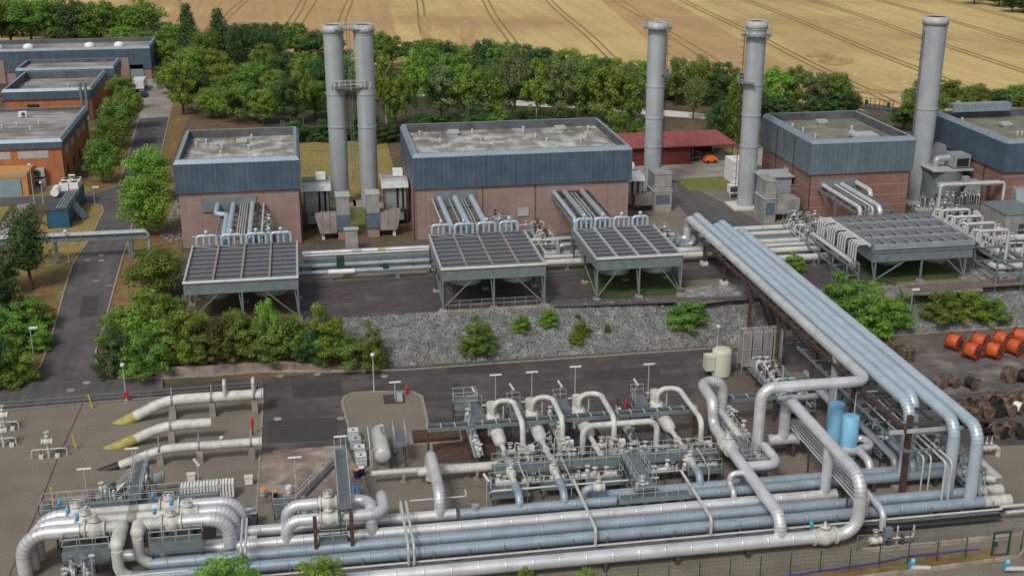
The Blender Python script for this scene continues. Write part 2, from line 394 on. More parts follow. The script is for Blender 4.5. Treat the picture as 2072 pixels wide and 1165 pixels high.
def strip(name,pts,m,wd=.15,ht=.12,world=False,kind='structure',label=None,cat=None,step=2.0):
    W=[V(p[:2]) if world else G(*p).to_2d() for p in pts]; P=[]
    for a,b in zip(W,W[1:]):
        k=max(1,int((b-a).length/step)); P+=[a.lerp(b,j/k) for j in range(k)]
    P.append(W[-1]); mb=MB(); vs=[];fs=[]
    for i,p in enumerate(P):
        t=(P[min(i+1,len(P)-1)]-P[max(i-1,0)]).normalized(); n=V((-t.y,t.x))*wd/2
        for q,dz in ((p-n,-.1),(p-n,ht),(p+n,ht),(p+n,-.1)): vs.append((q.x,q.y,hgt(q.x,q.y)+dz))
    for i in range(len(P)-1):
        for k in range(3): a=i*4+k; fs.append((a,a+1,a+5,a+4))
    fs+=[(0,1,2,3),tuple(len(vs)-4+k for k in (3,2,1,0))]
    mb.add(vs,fs); return mb.build(name,m,None,False,label,cat,None,kind)
# ================================================================ THE SETTING
def axis(lo,hi,fine,step): 
    a=[]; x=lo
    while x<hi-1e-6: a.append(x); x+=step if fine[0]<=x<fine[1] else step*12
    return a+[hi]
xs=[-1500,-900,-600,-400,-250,-160]+[-120+2*i for i in range(141)]+[200,260,340,450,600,900,1500]
ys=[-300,-100,0,40]+[60+2*i for i in range(34)]+[129.8,131,132.5,134,135.2,136.4]+[138+2*i for i in range(22)]+[200,230,260,300,360,450,600,800,1100,1600,2600,4000]
mb=MB(); vs=[(x,y,hgt(x,y)) for y in ys for x in xs]; nx=len(xs)
mb.add(vs,[(j*nx+i,j*nx+i+1,(j+1)*nx+i+1,(j+1)*nx+i) for j in range(len(ys)-1) for i in range(nx-1)])
mb.build('ground','soil',kind='structure')
# --- low yard
sheet('yard_asphalt',[(-140,60),(160,60),(160,129.6),(-140,129.6)],'asphalt_patched',.01,True)
road=[(-200,800),(0,778),(58,761),(81,744),(100,696),(115,645),(132,583),(148,535),(182,485),(197,454),(210,428),(206,418),(189,413),(137,411),(20,417),(-200,425),(-200,405),(0,400),(127,395),(213,387),(237,374),(247,357),(261,309),(275,261),(282,240),(343,237),(330,295),(322,330),(296,380),(272,440),(256,500),(240,552),(223,613),(206,679),(194,710),(196,737),(213,756),(261,766),(330,765),(330,790),(250,806),(0,828),(-200,845)]
sheet('road',road,'asphalt',.05,grid=2)
strip('kerb',[(0,778),(58,761),(81,744),(100,696),(115,645),(132,583),(148,535),(182,485),(197,454),(210,428),(206,418),(189,413),(137,411)],'kerbstone',.22,.14)
strip('kerb',[(240,376),(247,357),(261,309),(275,261),(282,240)],'kerbstone',.22,.14)
strip('kerb',[(343,237),(330,295),(322,330),(296,380),(272,440),(256,500),(240,552),(223,613),(206,679),(194,710),(196,737),(213,756),(240,764),(261,766),(330,765),(420,760)],'kerbstone',.22,.14)
strip('kerb',[(-200,405),(0,400),(127,395),(213,387),(237,376)],'kerbstone',.2,.12)
sheet('paved_lane',[(282,240),(285,206),(299,158),(309,144),(330,140),(350,165),(352,200),(343,237)],'paving_light',.05,grid=3)
sheet('path',[(-10,470),(35,415),(60,412),(18,470),(-20,520)],'paving_light',.07)
sheet('verge',[(58,761),(81,744),(100,696),(115,645),(132,583),(148,535),(182,485),(100,490),(-100,560),(-100,800),(0,778)],'brown_grass',.03,grid=2)
sheet('verge',[(272,440),(256,500),(240,552),(223,613),(206,679),(330,650),(375,470),(400,430),(340,330),(330,300),(322,330),(296,380)],'brown_grass',.03,grid=2)
sheet('lawn',[(182,485),(197,454),(210,428),(206,418),(189,413),(137,411),(100,420),(60,480),(70,520),(150,520)],'dry_grass',.06,grid=2)
sheet('lawn',[(-200,440),(-40,418),(20,418),(-10,470),(-60,520),(-200,560)],'dry_grass',.06,grid=2)
sheet('lawn',[(235,376),(213,385),(127,394),(60,398),(90,382),(175,372),(180,345),(240,310),(262,290),(247,357)],'brown_grass',.07)
sheet('forecourt',[(-200,395),(60,396),(127,394),(150,330),(60,300),(-200,300)],'paving_light',.03)
sheet('verge',[(343,237),(330,295),(324,330),(352,320),(372,262),(385,235),(352,195)],'brown_grass',.04)
# gravel beds of the low yard
sheet('gravel_bed',[(-200,870),(0,832),(250,811),(420,799),(533,790),(527,905),(521,1018),(515,1300),(-200,1300)],'gravel',.02)
sheet('concrete_slab',[(545,912),(700,900),(745,1001),(521,1016),(527,910)],'slab_brown',.025)
isl=[(692,815),(698,802),(715,795),(755,793),(835,793),(853,802),(862,840),(870,880),(875,938)]
sheet('gravel_bed',isl+[(1000,934),(1420,940),(1640,915),(1760,905),(1990,905),(2200,890),(2400,1300),(515,1300),(521,1018),(745,1003)],'gravel',.022)
strip('kerb',[(745,1003),(692,815),(698,802),(715,795),(755,793),(835,793),(853,802),(862,840),(870,880),(875,938)],'kerbstone',.3,.1)
strip('kerb',[(-200,868),(0,830),(250,809),(420,797),(533,788),(527,905),(519,1040)],'kerbstone',.22,.08)
sheet('dirt_bed',[(1420,775),(1500,748),(1650,742),(1770,750),(1890,900),(1700,905),(1640,913),(1420,938),(1345,870)],'gravel_dark',.03)
sheet('paving',[(1205,862),(1262,858),(1300,905),(1235,912)],'paving',.03)
sheet('drum_yard',[(48,112.4),(160,112.4),(160,129.6),(48,129.6)],'mud_yard',.035,True)
sheet('yard_lane',[(1772,682),(2072,661),(2300,645),(2300,672),(2072,692),(1800,714)],'yard_lane',.045)
strip('kerb',[(420,760),(520,752),(666,751),(762,750),(820,748.5),(1400,707.7),(1650,690),(1772,682),(2072,661),(2300,645)],'kerbstone',.25,.1)
for a in ([(1015,770),(1100,764)],):
    pass
# terrace
sheet('terrace_asphalt',[(-2,136.6),(130,136.6),(130,152),(-2,152)],'asphalt_patched',.012,True)
sheet('terrace_gravel',[(-18,149.5),(68,149.5),(68,166),(-18,166)],'gravel_dark',.02,True)
sheet('gravel_strip',[(612,572),(880,553),(880,530),(612,545)],'gravel',.03,z=4)
sheet('paved_yard',[(44.5,160),(72,160),(72,200),(44.5,200)],'gravel',.026,True)
sheet('paved_yard',[(87,150),(130,150),(130,190),(87,190)],'gravel_dark',.03,True)
sheet('gravel_strip',[(1365,570),(1520,560),(1560,600),(1370,620)],'gravel',.03,z=4)
sheet('paving',[(1830,600),(1990,590),(1970,540),(1800,548)],'gravel',.03,z=4)
sheet('service_path',[(1120,606),(1290,604),(1520,600),(1560,602),(1500,608),(1380,612),(1200,619),(1120,622)],'asphalt',.05,z=4)
sheet('service_path',[(1830,578),(2080,560),(2080,576),(1850,592)],'yard_lane',.05,z=4)
sheet('lawn',[(-1.2,188),(14.5,188),(15,232),(-3,232)],'dry_grass',.03,True)
sheet('lawn',[(4.6,171),(8.6,171),(8.6,183),(4.6,183)],'green_grass',.04,True)
sheet('concrete_apron',[(14,186),(50,200),(80,200),(84,213),(45,213)],'paving_light',.03,True)
sheet('forecourt',[(1276,338),(1500,328),(1500,355),(1300,366),(1276,366)],'paving_light',.032,z=4)
sheet('service_road',[(1335,366),(1372,366),(1522,440),(1560,470),(1420,475)],'asphalt',.05,z=4)
sheet('lawn',[(1370,366),(1395,361),(1500,357),(1500,383),(1395,387)],'green_grass',.055,z=4)
sheet('lawn',[(1440,306),(1500,302),(1502,316),(1490,320)],'dry_grass',.055,z=4)
sheet('shaded_grass',[(34,138),(46,138),(46,149),(34,149)],'shade_grass',.05,True)  # darker grass colour stands in for the shade below the cooler
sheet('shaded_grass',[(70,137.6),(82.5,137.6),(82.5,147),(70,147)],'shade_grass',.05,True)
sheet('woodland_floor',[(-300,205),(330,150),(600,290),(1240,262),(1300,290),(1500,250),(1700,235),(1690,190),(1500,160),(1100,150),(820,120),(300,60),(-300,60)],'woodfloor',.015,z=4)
sheet('dry_clearing',[(1180,282),(1500,276),(1500,205),(1350,185),(1340,262),(1180,262)],'soil',.03,z=4)
sheet('path',[(880,196),(1100,206),(1260,212),(1330,222),(1440,232),(1445,242),(1330,235),(1180,220),(880,208)],'concrete_white',.05,z=4)
sheet('path',[(1710,215),(1730,208),(1850,222),(1850,232),(1810,235)],'asphalt',.05,z=4)
sheet('paved_lane',[(540,175),(640,175),(645,190),(545,188)],'paving_light',.05,z=4)
# fields
sheet('field',[(-500,-40),(2500,-60),(3200,240),(2072,238),(1700,222),(1300,180),(820,140),(300,70),(-500,110)],'wheat',.02,z=4)
sheet('field',[(312,52),(385,-20),(503,-40),(498,10),(518,110),(400,90)],'stubble',.05,z=4)
sheet('field',[(508,-30),(780,-30),(808,100),(530,110),(502,40)],'stubble',.06,z=4)
sheet('field',[(1180,-30),(1300,-30),(1700,190),(1500,150),(1400,160)],'stubble',.05,z=4)
sheet('field',[(-300,60),(200,60),(300,40),(420,-30),(-300,-30)],'wheat',.05,z=4)
FB=((-500,95),(300,60),(520,95),(820,125),(1300,165),(1700,212),(2072,225),(3200,230))
for X,kk in ((59.6,1),(83.7,1),(108,0),(110.5,0),(134,1),(158,1),(183,1),(208,1),(232,1),(258,1),(285,1),(312,1),(35,1),(-3.5,0),(-8,1),(9,1),(-30,1)):
    for d in (-1.1,1.1) if kk else (0,):
        mb=MB(); y=200; L=[]
        while y<=900:
            q=(X+d+(y-345)*.075+ .35*math.sin(y*.05+X),y); jx,jy=J((*q,4))
            bd=next((b0+(b1-b0)*(jx-a0)/(a1-a0) for (a0,b0),(a1,b1) in zip(FB,FB[1:]) if a0<=jx<a1),-99)
            if jy<bd: L.append(q)
            y+=6
        if len(L)<2: continue
        w_=.32
        mb.add([(a+s,b,4.09) for a,b in L for s in (-w_,w_)],[(2*i,2*i+1,2*i+3,2*i+2) for i in range(len(L)-1)])
        mb.build('tramline','wheat_track',kind='structure')
sheet('road_patch',[(168,600),(200,598),(196,640),(160,642)],'asphalt_new',.065); sheet('road_patch',[(590,775),(690,770),(696,800),(596,806)],'asphalt_new',.03); sheet('road_patch',[(905,742),(1010,736),(1016,752),(910,758)],'asphalt_new',.03); sheet('road_patch',[(1180,752),(1330,742),(1338,760),(1186,770)],'asphalt_new',.03)
sheet('road_patch',[(545,850),(680,845),(684,890),(541,896)],'asphalt_new',.03); sheet('road_patch',[(282,262),(318,260),(314,290),(272,292)],'asphalt_new',.065)
strip('joint_line',[(167,818),(120,920),(75,1035),(25,1150),(10,1190)],'rust',.12,.03); strip('joint_line',[(880,992),(985,983),(1000,1000)],'rust',.07,.03); strip('joint_line',[(1180,860),(1225,935)],'rust',.1,.03)
def blob(cx,cy,rx,ry,m,nm,off=.1):
    pts=[]
    for i in range(28):
        a=i/28*6.283; q=1+.35*noise.noise(V((math.cos(a)*1.7,math.sin(a)*1.7,cx*.37)))
        pts.append((cx+rx*q*math.cos(a),cy+ry*q*math.sin(a)))
    sheet(nm,pts,m,off,z=4)
blob(1690,124,38,8,'wheat_lodged','field_patch'); blob(1660,113,28,4,'wheat_lodged','field_patch',.12); blob(860,62,10,32,'stubble','field_patch'); blob(945,68,14,26,'stubble','field_patch')
blob(1760,186,60,4,'wheat_lodged','field_patch')
for q in ((700,600,40,10),(790,620,45,8),(880,600,30,9),(1140,560,34,8),(660,640,30,6)): blob(q[0],q[1],q[2],q[3],'dusty_asphalt','ground_stain',.03)
# rock bank: bed sheet and the loose stones
sheet('bank',[(3,129.8),(130,129.8),(130,136.35),(3,136.35)],'rock_bed',.03,True,grid=0)
def rocks():
    mb=MB(); V8=[(-1,-1,-1),(1,-1,-1),(1,1,-1),(-1,1,-1),(-1,-1,1),(1,-1,1),(1,1,1),(-1,1,1)]; FC=[(0,3,2,1),(4,5,6,7),(0,1,5,4),(1,2,6,5),(2,3,7,6),(3,0,4,7)]
    R=random.Random(3)
    def put(x,y,s):
        m=Matrix.Rotation(R.uniform(0,6.3),3,'Z')@Matrix.Rotation(R.uniform(0,6.3),3,'X')
        q=[m@V([c*s*R.uniform(.5,1.05) for c in v]) for v in V8]; z=hgt(x,y)+s*.35
        mb.add([(a.x+x,a.y+y,a.z+z) for a in q],FC)
    for i in range(42000):
        x=3+R.random()**1.0*107; y=R.uniform(130.0,136.4)
        if x>94: continue
        if 41<x<46.5 and y>135: continue
        put(x,y,R.uniform(.045,.11))
    for i in range(500): put(R.uniform(3,94),R.uniform(130,136.3),R.uniform(.12,.18))
    for i in range(1500): put(R.uniform(45,58),R.uniform(136.4,139.5),R.uniform(.08,.2))
    for i in range(900): put(R.uniform(84,100),R.uniform(136.4,141),R.uniform(.08,.22))
    for i in range(300): put(R.uniform(-21,-17.8),R.uniform(171,200),R.uniform(.1,.25))
    o=mb.build('bank_stones','rock',kind='stuff',label='loose grey rocks covering the bank between yard and terrace',cat='rocks')
rocks()
# ---------------------------------------------------------------- buildings
def tube1(name,a,b,r,m,parent,n=6): return MB().cyl(a,b,r,n).build(name,m,parent,True)
def hall(label,x0,x1,y0,y1,zt,zf,brick,fas,roof,z0=4,rd=1.2,name='compressor_hall',over=.35,cat='building'):
    t=thing(name,label,cat,((x0+x1)/2,y0,z0))
    MB().box(x0,y0,z0-.3,x1,y1,zf+.3).build('wall',brick,t)
    o=over; a=[(x0-o,y0-o),(x1+o,y0-o),(x1+o,y1+o),(x0-o,y1+o)]; b=[(x0,y0),(x1,y0),(x1,y1),(x0,y1)]; i_=.45
    c=[(x0+i_,y0+i_),(x1-i_,y0+i_),(x1-i_,y1-i_),(x0+i_,y1-i_)]
    m=MB(); vs=[(*p,zf) for p in b]+[(*p,zf) for p in a]+[(*p,zt-.55) for p in a]
    fs=[]
    for k in range(4):
        j=(k+1)%4; fs+= [(k,j,4+j,4+k),(4+k,4+j,8+j,8+k)]
    m.add(vs,fs).build('fascia',fas,t)
    m=MB(); vs=[(*p,zt-.55) for p in a]+[(*p,zt) for p in b]+[(*p,zt) for p in c]; fs=[]
    for k in range(4):
        j=(k+1)%4; fs+=[(k,j,4+j,4+k),(4+k,4+j,8+j,8+k)]
    m.add(vs,fs).build('coping','coping',t)
    zr=zt-rd; m=MB(); vs=[(*p,zt-.004) for p in c]+[(*p,zr-.1) for p in c]
    m.add(vs,[((k+1)%4,k,4+k,4+(k+1)%4) for k in range(4)]).build('parapet','parapet_inner',t)
    rf=MB().add([(*p,zr) for p in c],[(0,1,2,3)]).build('roof',roof,t)
    return t,rf,zr
def roof_bits(rf,zr,items):
    for k,x,y in items:
        if k=='v': m=MB().box(x-.55,y-.45,zr,x+.55,y+.45,zr+.35); m.box(x-.8,y-.65,zr+.35,x+.8,y+.65,zr+.75); m.build('roof_vent','steel_light',rf)
        elif k=='h': MB().box(x-.75,y-.6,zr,x+.75,y+.6,zr+.3).build('roof_hatch','steel_light',rf)
        elif k=='s': MB().cyl((x,y,zr),(x,y,zr+.45),.12,8).cyl((x,y,zr+.45),(x,y,zr+.6),.22,8).build('vent_pipe','concrete_white',rf,True)
        elif k=='d': MB().lathe((x,y,zr),(0,0,1),[(0,1.25),(.5,1.25),(.8,1.0),(1.0,.5),(1.05,.01)],14).build('skylight','white',rf,True)
        elif k=='a': 
            m=MB().box(x-.7,y-.35,zr+.2,x+.7,y+.35,zr+1.1); m.box(x-.6,y-.3,zr,x-.5,y+.3,zr+.2); m.box(x+.5,y-.3,zr,x+.6,y+.3,zr+.2); m.build('air_conditioner','white',rf)
            MB().cyl((x+.15,y-.36,zr+.65),(x+.15,y-.42,zr+.65),.36,14).build('fan','steel_dark',rf,True)
def ladder(a,h,m,parent,dx=.45,name='ladder'):
    mb=MB(); a=V(a); b=a+V((dx,0,0))
    mb.cyl(a,a+V((0,0,h)),.035,5); mb.cyl(b,b+V((0,0,h)),.035,5)
    z=.3
    while z<h: mb.cyl(a+V((0,0,z)),b+V((0,0,z)),.02,4); z+=.35
    return mb.build(name,m,parent)
t,rf,zr=hall('pink brick hall with blue metal fascia, leftmost of the big halls',-17.5,-1.4,167.5,187,16.4,11.8,'brick_pink','fascia_blue','roof_wet_glare')
roof_bits(rf,zr,[('v',-9.3,181.5),('h',-15.2,171),('h',-6.5,171),('s',-14.5,183),('s',-13.6,180),('s',-12,179),('s',-12,175),('s',-8,185),('s',-8.2,178),('s',-8,173.5),('s',-15.8,181)])
MB().cyl((-1.2,166.9,11.8),(-1.2,166.9,4),.07,6).build('drainpipe','drainpipe',t); ladder((-3.6,187.3,12),5.4,'steel_grey',t)
MB().box(-14.5,167.3,9.0,-7.2,167.5,11.0).build('pipe_opening_plate','steel_grey',t)
# washed stain panels / door in the front wall
t,rf,zr=hall('long pink brick hall with blue metal fascia in the centre',14.6,45.1,166,186,16.4,11.4,'brick_pink','fascia_blue','roof_wet_glare')
roof_bits(rf,zr,[('v',22,182.5),('v',38.5,182.7),('h',17.6,171),('h',29.5,171.3),('h',35,171),('h',41.5,170.8),('s',19.5,178),('s',20.5,174.5),('s',17,183.5),('s',25,183.3),('s',25.6,178.5),('s',27,175),('s',33,184),('s',34,179),('s',35,175.5),('s',43,183),('s',41.5,178),('s',40,174.6),('h',24.5,171)])
MB().cyl((14.3,165.6,11.4),(14.3,165.6,4),.07,6).build('drainpipe','drainpipe',t)
for x in (24,31.5): MB().cyl((x,165.94,11.4),(x,165.94,4),.045,5).build('drainpipe','drainpipe',t)
MB().box(17.2,165.8,8.6,23,166,10.9).build('pipe_opening_plate','steel_grey',t); MB().box(34.5,165.8,9.3,39,166,10.2).build('pipe_opening_plate','steel_dark',t)
t,rf,zr=hall('red brick hall with grey-blue ribbed fascia between the two right-hand chimneys',72.2,87.5,165,184.6,16.4,11.3,'brick_red','fascia_grey','roof_green')
roof_bits(rf,zr,[('v',80,180.5),('h',74.5,167.2),('h',84.8,168.5),('s',74.6,179),('s',75.1,176),('s',75.2,171.5),('s',83,176)])
m=MB(); m.cyl((80.5,170.5,zr+.7),(80.5,167.5,zr+.7),.55,12); m.box(81,167.4,zr,83.4,170.4,zr+1.0); m.build('roof_fan_unit','steel_light',rf)
for y in (171,178): MB().cyl((71.8,y,15.6),(71.8,y,4),.07,6).build('drainpipe','drainpipe',t)
MB().cyl((72,164.7,11.3),(72,164.7,4),.06,6).build('drainpipe','drainpipe',t)
for y0 in (173.5,181.5): MB().box(72.08,y0,4.6 if y0>180 else 8,72.2,y0+1.6,7.4 if y0>180 else 10).build('louvre','steel_light',t)
MB().box(73.6,164.8,9.2,79.5,165,10.4).build('pipe_opening_plate','steel_grey',t); ladder((73,184.9,12),5,'steel_grey',t)
t,rf,zr=hall('red brick hall with dark blue fascia cut by the right edge',100,128,160.5,182,16.4,11.6,'brick_red','fascia_blue','roof_green')
roof_bits(rf,zr,[('v',107.5,174),('v',113,174.5),('v',119,170),('s',103,179),('s',106,168),('s',106.7,168),('s',107.4,168),('s',108.1,168)])
for y in (165.5,172.5): MB().cyl((99.75,y,12),(99.75,y,4),.07,6).build('drainpipe','drainpipe',t)
m=MB(); m.box(102,180.3,16.41,112,180.5,17.6); m.box(102,180.6,17.5,112,182,17.65); m.build('roof_screen','coping',rf); ladder((111.5,181,15.5),3,'steel_grey',rf,1.0,'roof_stair')
def hood(x,y,z,w_,h_,d,parent,axis='x'):
    # intake cowl: box with a slanted mouth
    m=MB()
    if axis=='x': P=[(x,y,z),(x,y+w_,z),(x,y+w_,z+h_),(x,y,z+h_)]; Q=[(x-d,y,z+.1),(x-d,y+w_,z+.1),(x-d*.5,y+w_,z+h_),(x-d*.5,y,z+h_)]
    else: P=[(x,y,z),(x+w_,y,z),(x+w_,y,z+h_),(x,y,z+h_)]; Q=[(x,y-d,z+.15*h_),(x+w_,y-d,z+.15*h_),(x+w_,y-d*.5,z+h_),(x,y-d*.5,z+h_)]
    m.add(P+Q,[(0,1,2,3),(7,6,5,4),(0,4,5,1),(1,5,6,2),(2,6,7,3),(3,7,4,0)]); m.build('intake_hood','clad_panel',parent)
hood(100,166,6.6,2,2.2,1.8,t); hood(100,177,9.5,2.5,2.4,1.8,t); hood(101.6,160.5,6.3,2.6,2.9,1.7,t,'y')
MB().box(99.9,163.4,5.8,100,164.4,9.2).build('cable_riser','rust',t)

# far hall (top left) and the two office blocks before it
t,rf,zr=hall('long low grey-blue hall at the far left with four white rooflights',-85,-36,309,325,12,6.6,'brick_pink','fascia_blue','roof_grey',over=.2,name='workshop_hall',rd=1)
roof_bits(rf,zr,[('d',-72.5,317.5),('d',-65.3,317.5),('d',-51,317.5),('d',-44,317.5)])
for x0,x1 in ((-73.5,-69.5),(-63,-54),(-51.5,-48.5),(-44.5,-41)): MB().box(x0,308.65,4,x1,308.78,9.4).build('brick_pier','brick_pink',t)
for x0 in (-81,-40.8): MB().box(x0,308.8,4,x0+3,308.98,7.6).build('rolling_door','door_grey',t)
MB().box(-35.98,311.5,4,-35.9,313.5,7.8).build('side_door','door_grey',t)
t,rf,zr=hall('orange brick office with blue fascia and deep parapet, middle of the left row',-59.9,-42.9,262,284,10.5,8.3,'brick_orange','fascia_blue','roof_grey',over=.3,name='office_building',rd=1.6)
roof_bits(rf,zr,[('s',-49,272),('s',-46.5,268),('s',-58,275)])
for x in (-44.6,-43.6,): MB().cyl((x,260.6,4),(x,260.6,11.6),.3,10).build('flue','steel_grey',t,True)
MB().box(-55.5,261.8,6,-53.3,262,7.3).build('window','glass',t)
for y in (265,269,273,277): MB().box(-43.6,y,4.8,-43.5,y+1.6,6.6).build('window','glass',t)
t2,rf2,zr2=hall('small low annex with blue fascia behind the middle office',-62,-41.5,286,298,11.0,8.6,'brick_orange','fascia_blue','roof_grey',over=.2,name='annex_building',rd=.8)
t,rf,zr=hall('two-storey orange brick office with stained grey roof, nearest at the left',-85,-39.4,206.5,234,11.8,10.2,'brick_orange','fascia_blue','roof_grey',over=.3,name='office_building',rd=.6)
roof_bits(rf,zr,[('a',-49.3,228),('a',-61,219),('s',-45.5,222),('s',-46,217),('s',-51,219),('s',-49,221),('s',-57,212)])
def win(x0,z0,x1,z1,y,parent,blind=False):
    f=MB().box(x0,y-.06,z0,x1,y,z1).build('window','steel_light',parent); MB().box(x0+.1,y-.09,z0+.1,x1-.1,y-.062,z1-.1).build('pane','blind' if blind else 'glass',f)
win(-62,8.6,-57,9.8,206.5,t,True); win(-53.6,8.6,-47.4,9.8,206.5,t,True); win(-46.2,8.6,-41.5,9.8,206.5,t,True)
for k in range(4):
    y=209.5+k*6; MB().box(-39.4,y,8.4,-39.32,y+2.2,9.8).build('window','blind',t); MB().box(-39.4,y,4.9,-39.32,y+1.2,6.6).build('window','glass',t)
MB().box(-39.4,226.5,4,-39.31,227.6,6.4).build('entrance_door','red',t)
for (x,z) in ((-47,6.3),(-43.3,6.4),(-43.3,4.7)):
    o=MB().box(x-1,205.4,z-.65,x+1,206.44,z+.65).build('air_conditioner','steel_light',t)
    MB().cyl((x-.1,205.38,z),(x-.1,205.3,z),.52,16).build('fan','steel_dark',o,True)
t,rf,zr=hall('low ochre garage annex with two grey double doors against the near office',-62,-43.9,200,206.2,7.6,7.35,'brick_ochre','brick_ochre','parapet_inner',over=.06,name='garage',rd=.3)
for x0 in (-54.0,-48.9): MB().box(x0,199.82,4,x0+4,199.93,6.9).build('garage_door','door_grey',t)
# open red shed with vehicles bay
t=thing('open_shed','long red shed with pale red roof and open bay behind the third chimney','shed',(60,205,4))
MB().box(44,203.2,3.9,66.2,212,7.2).build('wall','wall_red',t); MB().box(66.2,211.6,3.9,73,212,7.2).build('back_wall','wall_red',t)
m=MB(); x0,x1=40,74.4; m.add([(x0,202.4,7.3),(x1,202.4,7.3),(x1,202.4,7.5),(x0,202.4,7.5),(x0,207.6,9.0),(x1-2.2,207.6,9.0),(x0,213,7.3),(x1,213,7.3)],[(0,1,2,3),(3,2,5,4),(4,5,7,6),(2,1,7),(2,7,5),(0,6,7,1),(0,3,4,6)])
m.build('roof','roof_red',t)
for x in (66.3,73.6): MB().box(x,202.6,4,x+.15,202.75,7.3).build('post','rust',t)
MB().beam((66.2,202.7,7.22),(74,202.7,7.22),.16).build('beam','rust',t)
t=thing('mobile_compressor','orange wheeled machine parked in the open bay of the red shed','machine',(70,203.5,4))
m=MB(); m.box(68.9,203,4.35,71.2,204.5,4.95); m.box(69.2,203.1,4.95,70.6,204.4,5.3); m.beam((68.9,203.7,4.5),(67.9,203.3,4.4),.12); m.build('body','orange_machine',t)
for x in (69.4,70.7): MB().cyl((x,202.9,4.3),(x,203.05,4.3),.3,12).build('wheel','tyre',t,True)
t=thing('covered_pile','grey tarpaulin covered pile in the shed bay beside the orange machine','pile',(72.6,206,4))
MB().lathe((72.3,206.3,4),(0,0,1),[(0,1.3),(.8,1.25),(1.5,.8),(1.8,.2)],9).build('tarpaulin','duct_brown',t,True)
t=thing('storage_rack','small grey steel trestle stored at the dark back of the shed bay','rack',(67.8,205,4))
m=MB()
for x in (67,68.4):
    for y in (204.5,205.8): m.beam((x,y,4),(x,y,6),.1)
for z in (4.8,5.9): m.box(66.9,204.4,z,68.5,205.9,z+.08)
m.build('frame','steel_grey',t)
# ---------------------------------------------------------------- chimneys
def ring(c,z,r0,r1,h,mb,n=28):
    mb.tube([(c[0],c[1],z),(c[0],c[1],z+h)],r1,n); return mb
def round_platform(t,c,z,r,w_,a0=0,a1=6.2832,name='platform'):
    n=max(6,int((a1-a0)/.35)); m=MB(); vs=[]; 
    for i in range(n+1):
        a=a0+(a1-a0)*i/n; s,q=math.sin(a),math.cos(a)
        for rr,zz in ((r,z),(r+w_,z),(r+w_,z+.1),(r,z+.1)): vs.append((c[0]+q*rr,c[1]+s*rr,zz))
    fs=[]
    for i in range(n):
        for k in range(4): fs.append((i*4+k,i*4+(k+1)%4,i*4+4+(k+1)%4,i*4+4+k))
    m.add(vs,fs); o=m.build(name,'grating',t)
    m=MB(); P=[V((c[0]+math.cos(a0+(a1-a0)*i/n)*(r+w_),c[1]+math.sin(a0+(a1-a0)*i/n)*(r+w_),z)) for i in range(n+1)]
    for h in (.55,1.1): m.tube([p+V((0,0,h)) for p in P],.03,5)
    for p in P: m.cyl(p,p+V((0,0,1.1)),.03,5)
    for p in P[::2]: m.cyl(p,V((c[0]+(p.x-c[0])*r/(r+w_),c[1]+(p.y-c[1])*r/(r+w_),z-.9)),.04,5)
    m.build('railing','steel_light',o)
def chimney(label,px,py,Y,pyt,r0,r1,bands,plats,lad=None,slab=False):
    b=G(px,py,4); 
    k=Y/b.y if Y else 1
    b=V((b.x*k,b.y*k,4)) if Y else b
    top=slide(b,'z',pyt).z; c=(b.x,b.y)
    t=thing('chimney',label,'chimney',b,'gas turbine exhaust chimneys')
    def R(z): return r0+(r1-r0)*(z-4)/(top-4)
    m=MB(); P=[(c[0],c[1],4.3),(c[0],c[1],top-1.2)]; m.tube(P,1,36,rr=[R(4),R(top-1.2)]); m.build('shaft','stack_grey',t,True)
    m=MB(); m.lathe((c[0],c[1],0),(0,0,1),[(top-1.2,r1+.04),(top-1.2,r1+.13),(top-.35,r1+.13),(top-.3,r1+.05),(top-.001,r1+.05),(top,r1-.2),(top-1.1,r1-.22)],36); m.build('top_ring','stack_lip',t,True)
    MB().tube([(c[0],c[1],top-1.09),(c[0],c[1],top-.12)],r1-.21,30).build('flue_mouth','matt_black',t)  # solid plug; the dark inside of the flue is put into its colour
    for z in [slide((c[0],c[1]-1.4,20),'z',q).z for q in bands]: MB().tube([(c[0],c[1],z),(c[0],c[1],z+.22)],R(z)+.09,32).build('flange','stack_grey',t,True)
    for z,w_,a0,a1 in plats: round_platform(t,c,z,R(z)+.02,w_,a0,a1)
    if lad is not None:
        a=lad; p=V((c[0]+math.cos(a)*(R(10)+.35),c[1]+math.sin(a)*(R(10)+.35),6)); m=MB(); h=top-8
        n_=V((-math.sin(a),math.cos(a),0))*.22
        m.cyl(p-n_,p-n_+V((0,0,h)),.03,5); m.cyl(p+n_,p+n_+V((0,0,h)),.03,5); z=0
        o_=V((math.cos(a),math.sin(a),0))
        while z<h: m.beam(p-n_+V((0,0,z)),p+n_+V((0,0,z)),.035); z+=.4
        z=2.5
        while z<h: m.tube([p-n_+V((0,0,z)),p-n_*1.4+o_*.5+V((0,0,z)),p+n_*1.4+o_*.5+V((0,0,z)),p+n_+V((0,0,z))],.02,4,cap=False); z+=1.1
        m.build('ladder','rust',t)
    m=MB(); m.box(c[0]-2.6,c[1]-2.3,4.005,c[0]+2.3,c[1]+2.2,4.35); m.build('foundation','concrete_white' if slab else 'concrete',t)
    return t,c,top
t1,c1,z1=chimney('left chimney of the joined pair with no ring platform at its top',690,415,0,50,1.32,1.46,(71,194,260),(),None)
t2,c2,z2=chimney('right chimney of the joined pair, close beside its twin',749,415,0,49,1.32,1.46,(71,194,260),(),None)
t=thing('link_bridge','grey steel link platforms and ladder between the twin chimneys','platform',((c1[0]+c2[0])/2,c1[1]-1.5,18))
